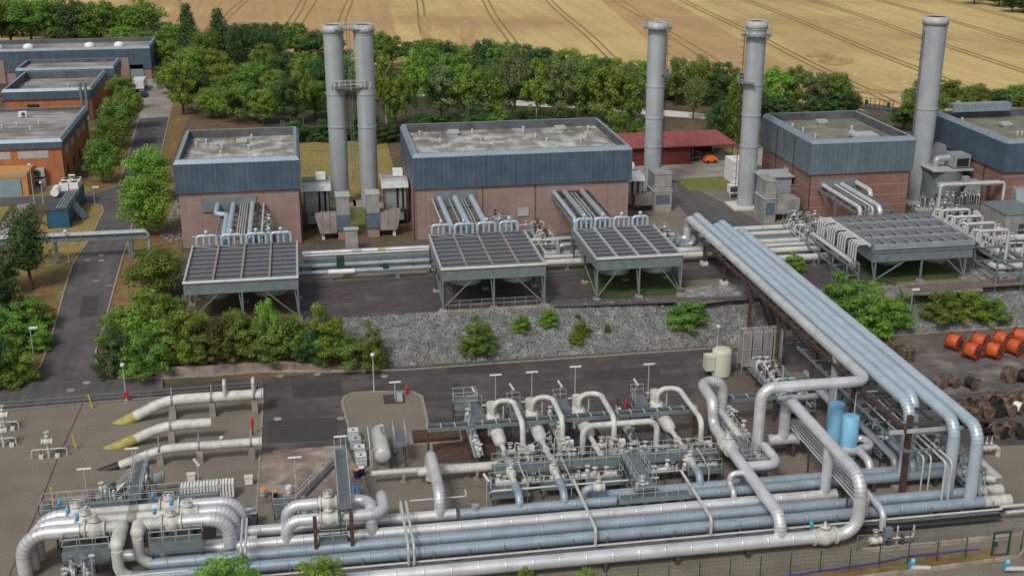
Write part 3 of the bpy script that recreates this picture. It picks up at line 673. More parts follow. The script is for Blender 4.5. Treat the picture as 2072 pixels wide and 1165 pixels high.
for z,x0,x1 in ((30.9,c1[0]+.2,c2[0]-.2),(22.4,c1[0]-.2,c2[0]+.2)):
    y0=c1[1]-2.3; y1=y0+.9
    MB().box(x0,y0,z,x1,y1,z+.12).build('deck','grating',t); m=MB()
    n=6
    for i in range(n+1):
        x=x0+(x1-x0)*i/n
        m.cyl((x,y0,z),(x,y0,z+1.1),.03,5); m.cyl((x,y1,z),(x,y1,z+1.1),.03,5)
    for h in (.55,1.1): m.cyl((x0,y0,z+h),(x1,y0,z+h),.03,5); m.cyl((x0,y1,z+h),(x1,y1,z+h),.03,5)
    m.build('railing','steel_light',t)
xm=(c1[0]+c2[0])/2; ladder((xm-.25,c1[1]-.9,8),24,'steel_grey',t)
for c in (c1,c2):
    for dx in (-.8,-.2,.5): MB().box(c[0]+dx,c[1]-1.75,22.6,c[0]+dx+.2,c[1]-1.55,23.8-abs(dx)).build('probe_box','steel_light',t)
chimney('grey chimney with ring platform near its top in front of the red shed',1318,390,0,45,1.35,1.45,(178,242,300),((z1-1.5,.75,0,6.2832),(23.0,.9,-1.2,1.2)),0.15)
chimney('grey chimney on a white slab just left of the red brick hall',1508,418,0,42,1.35,1.47,(175,237,300),((z1-1.5,.75,0,6.2832),(23.2,.9,2.0,4.4)),3.0,True)
chimney('widest plain chimney with no platform, rightmost of the chimneys',1853,407,0,33,1.55,1.78,(46,223),(),3.3,True)
# ================================================================ TERRACE PLANT
GX="air cooler groups"
def railing(P,m,parent,h=1.1,name='railing',step=1.4,r=.024,thing_label=None):
    mb=MB(); P=[V(p) for p in P]
    for a,b in zip(P,P[1:]):
        k=max(1,round((b-a).length/step))
        for i in range(k+1):
            q=a.lerp(b,i/k); mb.cyl(q,q+V((0,0,h)),r,4)
        for hh in (h*.5,h): mb.cyl(a+V((0,0,hh)),b+V((0,0,hh)),r,4)
    return mb.build(name,m,parent) if parent else mb.build(name,m,None,False,thing_label,'railing')
def uheader(t,x0,x1,y,z0,z1,m,r=.21):
    # inverted U manifold with inner down pipes and a relief knob on top
    mb=MB(); ptube(mb,[(x0,y,z0),(x0,y,z1),(x1,y,z1),(x1,y,z0)],r,.42,10); xm=(x0+x1)/2
    for x in (xm-.35,xm+.35): mb.cyl((x,y,z0),(x,y,z1),.17,8)
    mb.lathe((xm,y,z1),(0,0,1),[(0,.2),(.35,.2),(.5,.27),(.65,.24),(.75,.05)],10); mb.cyl((x0-.6,y,z1-.05),(x0,y,z1-.05),.06,5)
    mb.build('header_pipe',m,t,True)
def cooler(label,x0,x1,y0,y1,zt,beammat,nb=4,rail=False,wall=False,z0=4):
    t=thing('air_cooler',label,'cooler',((x0+x1)/2,(y0+y1)/2,z0),GX)
    # casing
    m=MB(); w_=.08
    for a in ((x0,y0,x1,y0+w_),(x0,y1-w_,x1,y1),(x0,y0+w_,x0+w_,y1-w_),(x1-w_,y0+w_,x1,y1-w_)): m.box(a[0],a[1],zt-1.45,a[2],a[3],zt-.12)
    m.build('casing','steel_grey',t)
    MB().box(x0+.1,y0+.1,zt-.5,x1-.1,y1-.1,zt-.28).build('tube_bundle','fan_mesh',t)
    m=MB(); n=9
    for i in range(n): y=y0+.7+(y1-y0-1.2)*i/(n-1); m.box(x0+.1,y-.05,zt-.28,x1-.1,y+.05,zt-.16)
    m.build('cross_bar','steel_dark',t)
    for i in range(nb+1):
        x=x0+.06+(x1-x0-.12)*i/nb; MB().box(x-.12,y0+.15,zt-.26,x+.12,y1-.05,zt+.03).build('top_beam',beammat if 0<i<nb else 'steel_light',t)
    MB().tube([(x0-.05,y0+.02,zt),(x1+.05,y0+.02,zt)],.2,10).build('front_rail','pipe_white',t,True)
    m=MB()
    for x in (x0+(x1-x0)*.0+.3,x0+(x1-x0)*.26): m.beam((x,y1-.4,zt-.05),(x+(x1-x0)*.23,y1-1.7,zt-.05),.05)
    m.build('brace','steel_light',t)
    # fans
    for i in range(2):
        for j in range(3):
            cx=x0+(x1-x0)*(.25+.5*i); cy=y0+(y1-y0)*(.17+.33*j)
            f=MB().lathe((cx,cy,0),(0,0,1),[(zt-1.45,2.3),(zt-1.9,2.0),(zt-2.35,1.95),(zt-2.36,1.85),(zt-1.9,1.88)],20).build('fan_ring','clad_panel',t,True)
            m=MB().cyl((cx,cy,zt-3.0),(cx,cy,zt-2.0),.2,8); m.box(cx-.9,cy-.12,zt-2.6,cx+.9,cy+.12,zt-2.45); m.box(cx-.35,cy-.3,zt-2.95,cx+.35,cy+.3,zt-2.6); m.build('fan_motor','steel_dark',f)
    # legs
    zb=zt-1.45
    for j,y in enumerate((y0+.15,(y0+y1)/2,y1-.15)):
        for i,x in enumerate((x0+.12,(x0+x1)/2,x1-.12)):
            m=MB(); m.beam((x,y,z0+.2),(x,y,zb),.2)
            if j==0: m.beam((x,y+.1,z0+.3),(x-.35*(1 if i else .9),y+.15,zb),.12)
            m.build('leg','steel_grey' if j<1 else 'steel_dark',t)
            MB().box(x-.4,y-.4,hgt(x,y)-.6 if y>136.4 else z0-1.0,x+.4,y+.4,z0+.25).build('footing','concrete',t)
    xm=(x0+x1)/2
    for p_,q_ in (((x0+.3,y0+.15,z0+.5),(xm-2.6,y0+.15,zb)),((x1-.3,y0+.15,z0+.5),(xm+2.6,y0+.15,zb)),((x0+.12,y0+.4,z0+.5),(x0+.12,y1-1,zb)),((x1-.12,y0+.4,z0+.5),(x1-.12,y1-1,zb))): MB().beam(p_,q_,.13).build('diagonal','steel_grey',t)
    wv=(x1-x0)
    for i in range(4):
        a=x0+.45+i*(wv-.7)/4; uheader(t,a+.1,a+2.45*wv/12.6,y1+.55,zt-.8,zt+1.0,'pipe_bridge')
    m=MB(); m.box(x0,y1+.1,zt-1.1,x1,y1+.9,zt-.6); m.build('header_box','steel_grey',t)
    if wall:
        MB().box(x0-.6,y0-.35,2.6,x1+.6,y0+.05,4.15).build('plinth_wall','concrete',t)
        railing([(x0+.8,y0+.35,4.05),(x1-1,y0+.35,4.05)],'steel_light',t)
    return t
cooler('air cooler with light top beams behind the shrubs, leftmost of the four',-14.7,-1.8,136.6,151.2,9.25,'duct_brown')
cooler('air cooler on a concrete plinth with a low railing, second from the left',14.8,27.3,136.6,151.1,9.25,'duct_brown',wall=True)
cooler('air cooler above a dark grass patch, third from the left beside the pipe bridge',33.7,44.5,137.4,150.7,9.25,'steel_light')
# fourth cooler: deep casing, louvred bays, goosenecks on its left, loops on its right
x0,x1,y0,y1,zt=69.1,82.8,137.2,150.3,9.2
t=thing('air_cooler','bluish air cooler with four rows of louvred bays, far right','cooler',(76,144,4),GX)
for (za,zb,o) in ((zt-1.1,zt,0),(zt-2.3,zt-1.12,.12)):
    m=MB(); w_=.08
    for a in ((x0+o,y0+o,x1-o,y0+w_+o),(x0+o,y1-w_-o,x1-o,y1-o),(x0+o,y0+w_+o,x0+w_+o,y1-w_-o),(x1-w_-o,y0+w_+o,x1-o,y1-w_-o)): m.box(a[0],a[1],za,a[2],a[3],zb)
    m.build('casing','steel_grey',t)
MB().box(x0+.1,y0+.1,zt-.75,x1-.1,y1-.1,zt-.6).build('louvre_bed','fan_mesh',t)
for j in range(4):
    ya=y0+j*(y1-y0)/4+.25; yb=ya+(y1-y0)/4-.5
    m=MB().box(x0+.1,ya-.42,zt-.6,x1-.1,ya-.05,zt+.02)
    for i in range(9): x=x0+.3+i*(x1-x0-.6)/8; m.beam((x,ya,zt-.12),(x,yb,zt-.12),.1,.2)
    m.build('louvre_row','clad_panel',t)
    m=MB()
    for i in range(8): x=x0+.3+i*(x1-x0-.6)/8; m.add([(x+.15,ya,zt-.5),(x+(x1-x0)/8-.2,ya,zt-.5),(x+(x1-x0)/8-.2,yb,zt-.12),(x+.15,yb,zt-.12)],[(0,1,2,3)])
    m.build('louvre','fan_mesh',t)
for i in range(2):
    for j in range(2):
        cx=x0+(x1-x0)*(.27+.46*i); cy=y0+(y1-y0)*(.27+.46*j)
        f=MB().lathe((cx,cy,0),(0,0,1),[(zt-2.3,2.5),(zt-2.8,2.2),(zt-3.2,2.15),(zt-3.21,2.05)],20).build('fan_ring','clad_panel',t,True)
        MB().cyl((cx,cy,zt-4.0),(cx,cy,zt-2.9),.3,8).build('fan_motor','steel_dark',f)
for y in (y0+.3,(y0+y1)/2,y1-.3):
    for x in (x0+.6,(x0+x1)/2,x1-.9):
        m=MB().beam((x,y,4.2),(x,y,zt-2.3),.22)
        if y<138 and x!=(x0+x1)/2: m.beam((x,y,4.4),(x+(-.5 if x<74 else -.9),y,zt-2.3),.13)
        m.build('leg','steel_grey',t); MB().box(x-.4,y-.4,3.5,x+.4,y+.4,4.25).build('footing','concrete',t)
MB().beam((x0+.7,y0+.3,4.5),(x0+4.6,y0+.3,zt-2.3),.14).build('diagonal','steel_grey',t); MB().beam((x1-1,y0+.3,4.5),(x1-3.6,y0+.3,zt-2.3),.14).build('diagonal','steel_grey',t)
MB().tube([(x0-.35,y0+.4,zt-.1),(x0-.35,y1-.4,zt-.1)],.22,10).build('inlet_header','pipe_white',t,True)
mm=MB()
for k in range(4):
    for i in range(4):
        y=y0+.9+k*(y1-y0)/4+i*.68; ptube(mm,[(x0-.3,y,zt-.1),(x0-1.9,y,zt-.1),(x0-1.9,y,zt-2.9)],.12,.35,8)
mm.build('gooseneck','pipe_white',t,True)
P_=MB().tube([(x0-2.9,y0+.2,zt-1.9),(x0-2.9,y1-1.2,zt-1.9)],.28,10).build('outlet_header','pipe_white',t,True)
for k in range(4):
    y=y0+1.2+k*3.25; m=MB(); ptube(m,[(x1-.1,y+.4,zt-.9),(x1+.3,y+.4,zt-.9),(x1+.3,y+.4,zt+.9),(x1+1.1,y-.3,zt+.9),(x1+1.1,y-.3,zt-.8)],.15,.4,8)
    ptube(m,[(x1+.9,y,zt-.6),(x1+.9,y,zt+.75),(x1+5.2,y,zt+.75),(x1+5.2,y,5.6)],.22,.55,10)
    m.build('outlet_loop','pipe_white',t,True)
MB().tube([(x1+1.6,y0+1,zt-1.0),(x1+1.6,y1+1,zt-1.0)],.35,10).build('outlet_header','pipe_white',t,True)
# ---- steel frames carrying pipework beside the fourth cooler
def frame(name,label,x0,x1,y0,y1,z0,zs,m='steel_grey',ny=3,cat='frame',w_=.16):
    t=thing(name,label,cat,((x0+x1)/2,(y0+y1)/2,z0))
    for i in range(ny):
        y=y0+(y1-y0)*i/max(1,ny-1)
        for x in ((x0,x1) if x1-x0>.3 else (x0,)): MB().beam((x,y,z0),(x,y,zs[-1]),w_).build('post',m,t)
    mb=MB()
    for z in zs:
        for x in (x0,x1): mb.beam((x,y0,z),(x,y1,z),w_*.9,w_*1.2)
        for i in range(ny): y=y0+(y1-y0)*i/max(1,ny-1); mb.beam((x0,y,z-.02),(x1,y,z-.02),w_*.8,w_)
    mb.build('beam',m,t); return t
frame('steel_trestle','grey steel frame under the white header left of the louvred cooler',65.6,67.2,136.8,149.5,4,(5.6,7.0),ny=4)
frame('steel_trestle','open grey steel frame standing right of the louvred cooler',84.6,88.2,134.5,140,2.2,(5.4,7.2),ny=2,w_=.22)
# ---- pipe racks from the halls down to the coolers
def rack(label,x0,x1,y0,y1,z,pipes,posts=True,z0=4,name='pipe_rack',group=None,pm='pipe_bridge',dy=1.2):
    t=thing(name,label,'pipe rack',((x0+x1)/2,(y0+y1)/2,z0)); n=max(3,int((y1-y0)/2.2)); mb=MB()
    for x in (x0,x1): mb.beam((x,y0,z-.55),(x,y1,z-.55),.18,.3)
    for i in range(n+1): y=y0+(y1-y0)*i/n; mb.beam((x0,y,z-.5),(x1,y,z-.5),.14,.2)
    mb.build('frame','steel_grey',t)
    if posts:
        for x in (x0,x1):
            for y in (y0+.4,(y0+y1)/2): MB().beam((x,y,z0),(x,y,z-.6),.18).build('post','steel_grey',t)
    for (x,r,m,kind) in pipes:
        mb=MB()
        if kind=='d': ptube(mb,[(x,y1,z),(x,y0,z),(x,y0,z-2.6)],r,r*2.4,12)
        elif kind=='j': ptube(mb,[(x-1.5,y1,z),(x-1.5,y1-4.6,z),(x,y1-5.6,z),(x,y0,z),(x,y0,z-2.6)],r,r*2.4,12)
        elif kind=='s': ptube(mb,[(x,y1,z-.1),(x,y0+1,z-.1),(x,y0+1,z-2)],r,.25,6)
        mb.build('pipe',m,t,True)
    return t
rack('rack of blue-grey pipes from the leftmost hall, one pipe kinked at the wall',-11.9,-6.0,152.6,167.5,10,[(-10.9,.34,'pipe_bridge','j'),(-10.3,.34,'pipe_bridge','d'),(-9.3,.07,'pipe_white','s'),(-9.0,.07,'pipe_white','s'),(-8.7,.07,'pipe_white','s'),(-8.4,.07,'pipe_white','s'),(-7.7,.33,'pipe_bridge','d'),(-7.0,.12,'steel_dark','s'),(-6.2,.14,'pipe_white','s')])
rack('rack of three thick blue-grey pipes at the left end of the centre hall',16.9,22.6,152.4,166,9.9,[(17.9,.36,'pipe_bridge','d'),(19.2,.08,'steel_light','s'),(20.1,.42,'pipe_bridge','d'),(20.9,.08,'steel_light','s'),(21.3,.07,'steel_light','s'),(22.4,.42,'pipe_bridge','d'),(16.9,.12,'pipe_white','s')])
rack('rack of grey pipes and black cable tray at the right end of the centre hall',33.9,39.0,152.2,166,10,[(34.3,.3,'pipe_bridge','d'),(35.8,.4,'pipe_grey','d'),(36.7,.1,'steel_light','s'),(37.2,.1,'steel_light','s'),(38.3,.4,'pipe_grey','d'),(39.2,.14,'steel_dark','s')])
rack('rack of white pipes leaving the red hall between the right-hand chimneys',73.4,79,152.3,165,9.6,[(74.2,.32,'pipe_white','d'),(75.4,.1,'pipe_grey','s'),(76.2,.13,'pipe_white','s'),(77.1,.38,'pipe_silver','d'),(76.0,.2,'pipe_white','d')])
m_=MB(); ptube(m_,[(79.3,165,9.8),(79.3,160,9.8),(79.3,160,6)],.36,.9,12); m_.build('pipe','pipe_white',None,True,'short white pipe bending down beside the rack of the red hall','pipe')
# ---- east-west pipe runs on the terrace
def xrun(name,label,px0,px1,py,pxr,z,r,m,group=None,y=None,sup='steel_grey',kids=True,cat='pipe',z0=None):
    """pipe along x that passes picture point (pxr,py) at height z, from column px0 to px1"""
    c=G(pxr,py,z); a=slide(c,'x',px0); b=slide(c,'x',px1)
    t=thing(name,label,cat,(a.x,a.y,hgt(a.x,a.y)),group); ribbed(MB(),a,b,r,16,3.1).build('shell',m,t,True)
    if kids:
        n=max(2,int((b.x-a.x)/6)); 
        for i in range(n):
            x=a.x+(b.x-a.x)*(i+.5)/n; g=hgt(x,a.y)
            mb=MB().box(x-.12,a.y-r*.8,g,x+.12,a.y+r*.8,z-r*.55); mb.box(x-.3,a.y-r*1.0,g,x+.3,a.y+r*1.0,g+.18); mb.build('support',sup,t)
    return t,a,b
def flange_set(t,P,ax,r,m='pipe_cream',th=.12):
    for p in P:
        p=V(p); d=V(ax).normalized()*th/2; MB().cyl(p-d,p+d,r,18).build('flange',m,t,True)
def valve(t,c,ax,r,m='pipe_cream',wheel=True,act=None,h=1.0,lens=1.0):
    """valve body with flanges, bonnet and handwheel or actuator, on a pipe through c"""
    c=V(c); d=V(ax).normalized(); L=r*1.9*lens
    b=MB(); b.tube([c-d*L,c-d*L*.5,c-d*L*.15,c+d*L*.15,c+d*L*.5,c+d*L],1,14,rr=[r*1.02,r*1.35,r*1.6,r*1.6,r*1.35,r*1.02])
    for s in (-1,1): b.cyl(c+d*L*s-d*.07,c+d*L*s+d*.07,r*1.45,16)
    o=b.build('valve',m,t,True)
    q=MB().lathe(c,(0,0,1),[(r*1.2,r*.75),(r*1.2+h*.25,r*.75),(r*1.2+h*.26,r*.95),(r*1.2+h*.4,r*.95),(r*1.2+h*.42,r*.3),(r*1.2+h*.8,r*.25)],12); q.build('bonnet',m,o,True)
    top=c+V((0,0,r*1.2+h*.8))
    if wheel:
        wm=MB(); R_=max(.25,r*.9); wm.tube([top+V((math.cos(a)*R_,math.sin(a)*R_,0)) for a in [i*6.2832/12 for i in range(13)]],.03,5,cap=False)
        for a in (0,1.57): wm.beam(top-V((math.cos(a),math.sin(a),0))*R_,top+V((math.cos(a),math.sin(a),0))*R_,.03)
        wm.build('handwheel',m,o)
    if act: MB().lathe(top-d*(.75+r)-V((0,0,.1)),(0,0,1),[(-.15,.12),(.05,.17),(.2,.17),(.3,.09)],10).box(top.x-d.x*(.75+r)-.1,top.y-.22-d.y*(.75+r),top.z-.15,top.x+.1-d.x*(.75+r),top.y+.2-d.y*(.75+r),top.z+.12).build('actuator',act,o,True)
    return o
t,a,b=xrun('gas_pipe','silver terrace pipe with yellow band between the first two coolers',612,868,508,718,5.2,.32,'pipe_silver')
c=slide(a,'x',764); MB().cyl(c,c+V((1.1,0,0)),.335,16).build('band','yellow_wrap',t,True)
c=slide(a,'x',712); MB().cyl(c,c+V((1.3,0,0)),.37,16).build('sleeve','clad_panel',t,True)
c=slide(a,'x',630); MB().cyl(c-V((1.2,0,0)),c,.34,16).build('sleeve','pipe_grey',t,True)
xrun('gas_pipe','second terrace pipe from the front, blue grey, between the first two coolers',600,872,534,718,5.2,.33,'pipe_blue')
t,a,b=xrun('gas_pipe','front terrace pipe with white sleeve and green valve between the first two coolers',600,872,548,718,5.2,.3,'pipe_blue')
c=slide(a,'x',690); MB().cyl(c-V((1.6,0,0)),c+V((1.7,0,0)),.33,16).build('sleeve','white',t,True); 
q=MB().box(c.x-.5,c.y+.1,5.3,c.x+.5,c.y+.7,7.1); q.build('valve_box','fence_green',t)
c=slide(a,'x',778); MB().box(c.x-.2,c.y-.35,5.4,c.x+.5,c.y+.2,6.0).build('valve_box','fence_green',t)
t=thing('cable_duct','flat grey-green cable duct between the terrace pipes of the first two coolers','duct',(5,154.6,4)); a=G(614,524,5.6); 
MB().box(a.x,a.y-.55,5.2,16,a.y+.45,5.65).build('duct','steel_grey',t); m=MB(); m.tube([(a.x,a.y+.5,5.85),(15.8,a.y+.5,5.85)],.12,8); m.build('pipe','pipe_silver',t,True)
for x in (0,4.3,8.6,12.9): MB().box(x,a.y-.4,4,x+.2,a.y+.4,5.2).build('post','steel_dark',t)
for (px0,px1,py,pr,lab,mt,r) in ((1385,1605,461,1560,'rearmost pale terrace pipe right of the pipe bridge','pipe_white',.42),(1385,1613,472,1560,'second pale terrace pipe from the rear, right of the bridge','pipe_white',.38),(1100,1640,488,1570,'pale pipe in front of the dark duct, right of the bridge','pipe_white',.40),(1100,1650,496.5,1570,'slim pale pipe fourth from the rear, right of the bridge','pipe_white',.32),(1100,1655,506,1590,'long pale pipe fifth from the rear, right of the bridge','pipe_cream',.42),(1500,1694,521,1620,'frontmost pale terrace pipe behind the small shrub','pipe_white',.48)):
    xrun('gas_pipe',lab,px0,px1,py,pr,5.1,r,mt)
t=thing('cable_duct','dark flat duct between the pale pipes right of the bridge','duct',(60,155.3,4)); MB().box(44.5,154.6,4.9,66.8,155.9,5.2).build('duct','steel_grey',t)
for x in (46,54,62): MB().box(x,154.8,4,x+.2,155.6,4.9).build('post','steel_dark',t)
m=MB(); ptube(m,path((1130,478,6.2),('dx',3),),.3,.8,10)
for i,(px,py) in enumerate(((1118,484),(1130,496))):
    a=G(px,py,6.3); m=MB(); ptube(m,[a+V((0,0,-2)),a,a+V((2.6,0,0)),a+V((2.6,0,-.01))],.36,.85,12); o=m.build('elbow_pipe','pipe_grey',None,True,('upper' if i==0 else 'lower')+' of two grey elbow pipes between second and third coolers','pipe')
# far right big white pipes
for (pts,lab,r) in (([('px',2030,437,5.6),2200],'thick cream pipe at the right edge before the far hall',.55),([('px',2045,482,5.2),2200],'thick cream pipe second from the rear at the right edge',.5),([('px',2060,508,5.2),2200],'white pipe with clamps third from the rear at the right edge',.5),([('px',2060,538,4.8),2200],'white pipe near the ground at the right edge by the loops',.45)):
    p=pts[0]; a=G(p[1],p[2],p[3]); st=a-V((3.2,0,0)); m=MB(); ptube(m,[st+V((0,2.0,-.0)),st+V((0,0,0)),a+V((20,0,0))],r,1.0,14); m.build('gas_pipe','pipe_white',None,True,lab,'pipe')
# dense small-bore manifolds
def manifold(label,x0,x1,y0,y1,z0,h,n,seed,m='pipe_white',deck=True,name='pipe_manifold',leg0=None):
    R=random.Random(seed); t=thing(name,label,'pipework',((x0+x1)/2,(y0+y1)/2,z0))
    along='y' if (y1-y0)>(x1-x0) else 'x'
    def pt(u,v,z): return (x0+(x1-x0)*v,y0+(y1-y0)*u,z) if along=='y' else (x0+(x1-x0)*u,y0+(y1-y0)*v,z)
    if deck: MB().box(x0,y0,z0+.9,x1,y1,z0+1.0).build('deck','grating',t)
    for v in (.15,.5,.85):
        MB().tube([pt(0,v,z0+1.3+.3*v),pt(1,v,z0+1.3+.3*v)],.12+.08*(v==.5),8).build('header_pipe','pipe_grey' if v!=.5 else m,t,True)
    for i in range(n):
        u=(i+.5)/n+R.uniform(-.01,.01); hh=h*R.uniform(.55,1); mb=MB(); va,vb=R.choice(((.15,.5),(.5,.85),(.15,.85)))
        ptube(mb,[pt(u,va,z0+1.3),pt(u,va,z0+hh),pt(u,vb,z0+hh),pt(u,vb,z0+1.3)],R.choice((.07,.09,.13)),.25,7)
        mb.build('riser_loop',R.choice((m,'pipe_grey','steel_light')),t,True)
        mb=MB(); c=V(pt(u,(va+vb)/2,z0+hh)); mb.lathe(c,(0,0,1),[(-.2,.14),(-.1,.22),(.12,.22),(.2,.08),(.45,.07),(.46,.26),(.52,.26)],9); mb.build('valve',R.choice(('pipe_cream','steel_light','steel_grey','rust')),t,True)
    for u in (0,.25,.5,.75,1):
        for v in (0,1): MB().beam(pt(u,v,leg0 if leg0 is not None else z0),pt(u,v,z0+1),.1).build('post','steel_dark',t)
    if deck:
        railing([pt(0,0,z0+1),pt(1,0,z0+1)],'steel_light',t); railing([pt(0,1,z0+1),pt(1,1,z0+1)],'steel_light',t)
    return t
manifold('tangle of grey small pipes and valves left of the louvred cooler',67.5,71.5,151,163,4,3.6,16,11,'pipe_grey')
manifold('walkway with small grey pipework where the right pale pipes end',66.0,68.2,150,160,4,3.4,12,12,'pipe_cream')
manifold('low small-bore pipework behind the third cooler beside the centre hall',27.8,33,152,163.5,4,3.2,13,13,'pipe_cream')
manifold('white pipework with many valves right of the louvred cooler',88.6,92,140,162,4,4.0,26,14,'pipe_white')
manifold('small pipework between the widest chimney and the far hall',88.6,99,163,165,4,3.6,14,15,'pipe_white')
manifold('small valves and conduits behind the leftmost cooler by the hall wall',-6.2,-4.9,152.5,161,7.2,3.6,9,16,'pipe_white',deck=False,leg0=4)
manifold('low conduits and valves between the third cooler and bridge top',45.2,49.6,151.8,158,4,3,9,17,'pipe_grey')
manifold('grey pipework behind the second cooler near the hall door',23.5,27.5,153.2,160,7.0,2.6,9,18,'pipe_grey',deck=False,leg0=4)
t=thing('pipe_gantry','white overhead pipe with grey box crossing before the far hall','pipe',(94,163,4))
m=MB(); ptube(m,path(('w',90,160,6),('Z',10.2),('X',100),('Z',6)),.22,.5,10); m.build('pipe','pipe_white',t,True); MB().box(90,160.6,9.7,99.6,161.1,10.3).build('trough','pipe_white',t); MB().box(93.6,160.2,10,94.5,160.9,11.2).build('box','clad_panel',t)
t=thing('filter_house','flat grey louvred container between the white pipework and far hall','container',(100,154,4))
MB().box(96,152,4,101.5,159,7.6).build('body','cabinet_grey',t); MB().box(95.9,151.9,7.6,101.6,159.1,7.75).build('lid','steel_grey',t)
for z in (4.6,5.6): MB().box(98,151.95,z,101,152,z+.7).build('louvre','steel_dark',t)
# ---- exhaust casings and filter houses by the chimneys
def exhaust(label,cx,cy,sx,roof=1,z0=4):
    t=thing('exhaust_casing',label,'duct casing',(cx,cy,z0))
    MB().box(cx-.9,cy-1.3,z0+3.6,cx+.9,cy+1.3,z0+6.2).build('tower','cabinet_grey',t); MB().box(cx-1,cy-1.4,z0+6.2,cx+1,cy+1.4,z0+6.32).build('lid','steel_light',t)
    MB().box(cx-.95,cy-1.4,z0+1.4,cx+.95,cy+1.4,z0+3.58).build('casing','cabinet_blue',t)
    MB().box(cx-.8,cy-1.2,z0,cx+.8,cy+1.2,z0+1.4).build('plinth','brick_pink',t)
    # tapered inlet duct
    xa=cx+sx*.97; xb=cx+sx*3.9; m=MB(); s=1.35
    A=[(xa,cy-s,z0+1.0),(xa,cy+s,z0+1.0),(xa,cy+s,z0+3.5),(xa,cy-s,z0+3.5)]; Bq=[(xb-sx*.6,cy-s,z0+1.0),(xb-sx*.6,cy+s,z0+1.0),(xb,cy+s,z0+3.4),(xb,cy-s,z0+3.4)]
    m.add(A+Bq,[(0,1,2,3),(4,7,6,5),(0,4,5,1),(1,5,6,2),(2,6,7,3),(3,7,4,0)]); m.build('inlet_duct','duct_brown',t)
    m=MB()
    for k in (.35,.7): x=xa+(xb-xa)*k; m.box(x-.06,cy-s-.08,z0+.95,x+.06,cy+s+.08,z0+3.62)
    m.build('rib','cabinet_grey',t); MB().box(xb-sx*1.0-.2,cy-1,z0,xb-sx*1.0+.2,cy-.6,z0+1).build('foot','concrete_white',t)
exhaust('grey exhaust casing with duct on its left, before the left twin chimney',4.55,169.2,-1)
exhaust('grey exhaust casing with duct on its right, before the right twin chimney',8.75,169.6,1)
def filterhouse(label,x0,x1,y0,y1,z0,zt,sx):
    t=thing('air_filter_house',label,'filter house',((x0+x1)/2,y0,z0))
    MB().box(x0+.4,y0+.3,z0+2.6,x1-.4,y1,zt-.4).build('body','clad_panel',t)
    m=MB(); m.add([(x0,y0-.3,zt-.9),(x1,y0-.3,zt-.9),(x1,y0+.6,zt-.1),(x0,y0+.6,zt-.1),(x0,y1,zt),(x1,y1,zt)],[(0,1,2,3),(3,2,5,4)]); m.build('canopy','steel_light',t)
    MB().box(x0+.7,y0+.8,z0+.8,x1-.7,y1-.4,z0+2.6).build('lower_duct','clad_panel',t)
    for k in (.55,.75): MB().box(x0+(x1-x0)*k,y0+.2,z0+2.7,x0+(x1-x0)*k+.3,y0+.32,zt-.9).build('slot','matt_black',t)  # slots are solid near-black plates on the front of the body
    for x in (x0+.3,x1-.3): MB().cyl((x,y0,z0),(x,y0,zt-.9),.07,6).build('post','rust',t)
    MB().box(x0+.2,y1-2.4,zt,x1-.2,y1-.1,zt+.12).build('top','roof_grey',t); MB().box((x0+x1)/2,y1-2.2,zt+.12,(x0+x1)/2+1.4,y1-.8,zt+1.0).build('inlet_box','white' ,t)
    railing([(x0,y0-.6,z0+2.5),(x1,y0-.6,z0+2.5)],'rust',t)
filterhouse('grey filter house with white canopy between first hall and twin chimneys',-1.0,3.1,173,177.5,4,10.8,1)
filterhouse('grey filter house with white canopy between twin chimneys and centre hall',10.3,14.2,173,178,4,10.8,1)
filterhouse('small filter house with white canopy between centre hall and third chimney',45.8,50.2,175.5,181,4,9.6,1)
t=thing('switch_cabinet','pale grey cabinet standing behind the terrace pipes','cabinet',(5.6,160.5,4)); a=G(712,497,4.8)
MB().box(a.x-.85,a.y,4,a.x+.85,a.y+.9,7.0).build('body','cabinet_grey',t); MB().box(a.x-1,a.y-.12,7,a.x+1,a.y+1,7.15).build('lid','steel_light',t)
def cabinet_stack(label,px0,px1,pyb,zt1,zt2,dep,sx=1):
    a=G(px0,pyb,4); b=slide(a,'x',px1); t=thing('exhaust_casing',label,'duct casing',(a.x,a.y,4)); w_=b.x-a.x
    MB().box(a.x,a.y,4,b.x,a.y+dep,zt1).build('lower_casing','cabinet_grey',t); MB().box(a.x-.12,a.y-.1,zt1,b.x+.12,a.y+dep+.1,zt1+.12).build('collar','steel_light',t)
    MB().box(a.x+.1,a.y+.1,zt1+.12,b.x-.1,a.y+dep-.1,zt2).build('upper_casing','cabinet_grey',t); MB().box(a.x,a.y,zt2,b.x,a.y+dep,zt2+.14).build('lid','cabinet_grey',t)
    MB().box(a.x+w_*.1,a.y-.02,5.2,b.x-w_*.1,a.y-.002,zt1-.5).build('louvre','cabinet_blue',t)
    return a,b,t
a,b,t=cabinet_stack('tall grey louvred casing right of the third chimney',1322,1358,430,7.2,9.8,4.0)
railing([(a.x-.3,a.y-.3,7.3),(b.x+.6,a.y-.3,7.3)],'steel_light',t)
MB().box(a.x-2.8,a.y+.5,5,a.x,a.y+3,6.6).build('inlet_duct','duct_brown',t)
a,b,t=cabinet_stack('tall grey louvred casing with walkway between fourth chimney and red hall',1545,1568,452,7.6,10.2,4.2)
MB().box(b.x,a.y+.4,5.2,b.x+3.8,a.y+3.6,7.4).build('inlet_duct','cabinet_grey',t); railing([(a.x-.4,a.y-.6,7.7),(b.x+.5,a.y-.6,7.7),(b.x+.5,a.y+3,7.7),(b.x+5,a.y+3,7.7)],'steel_light',t)
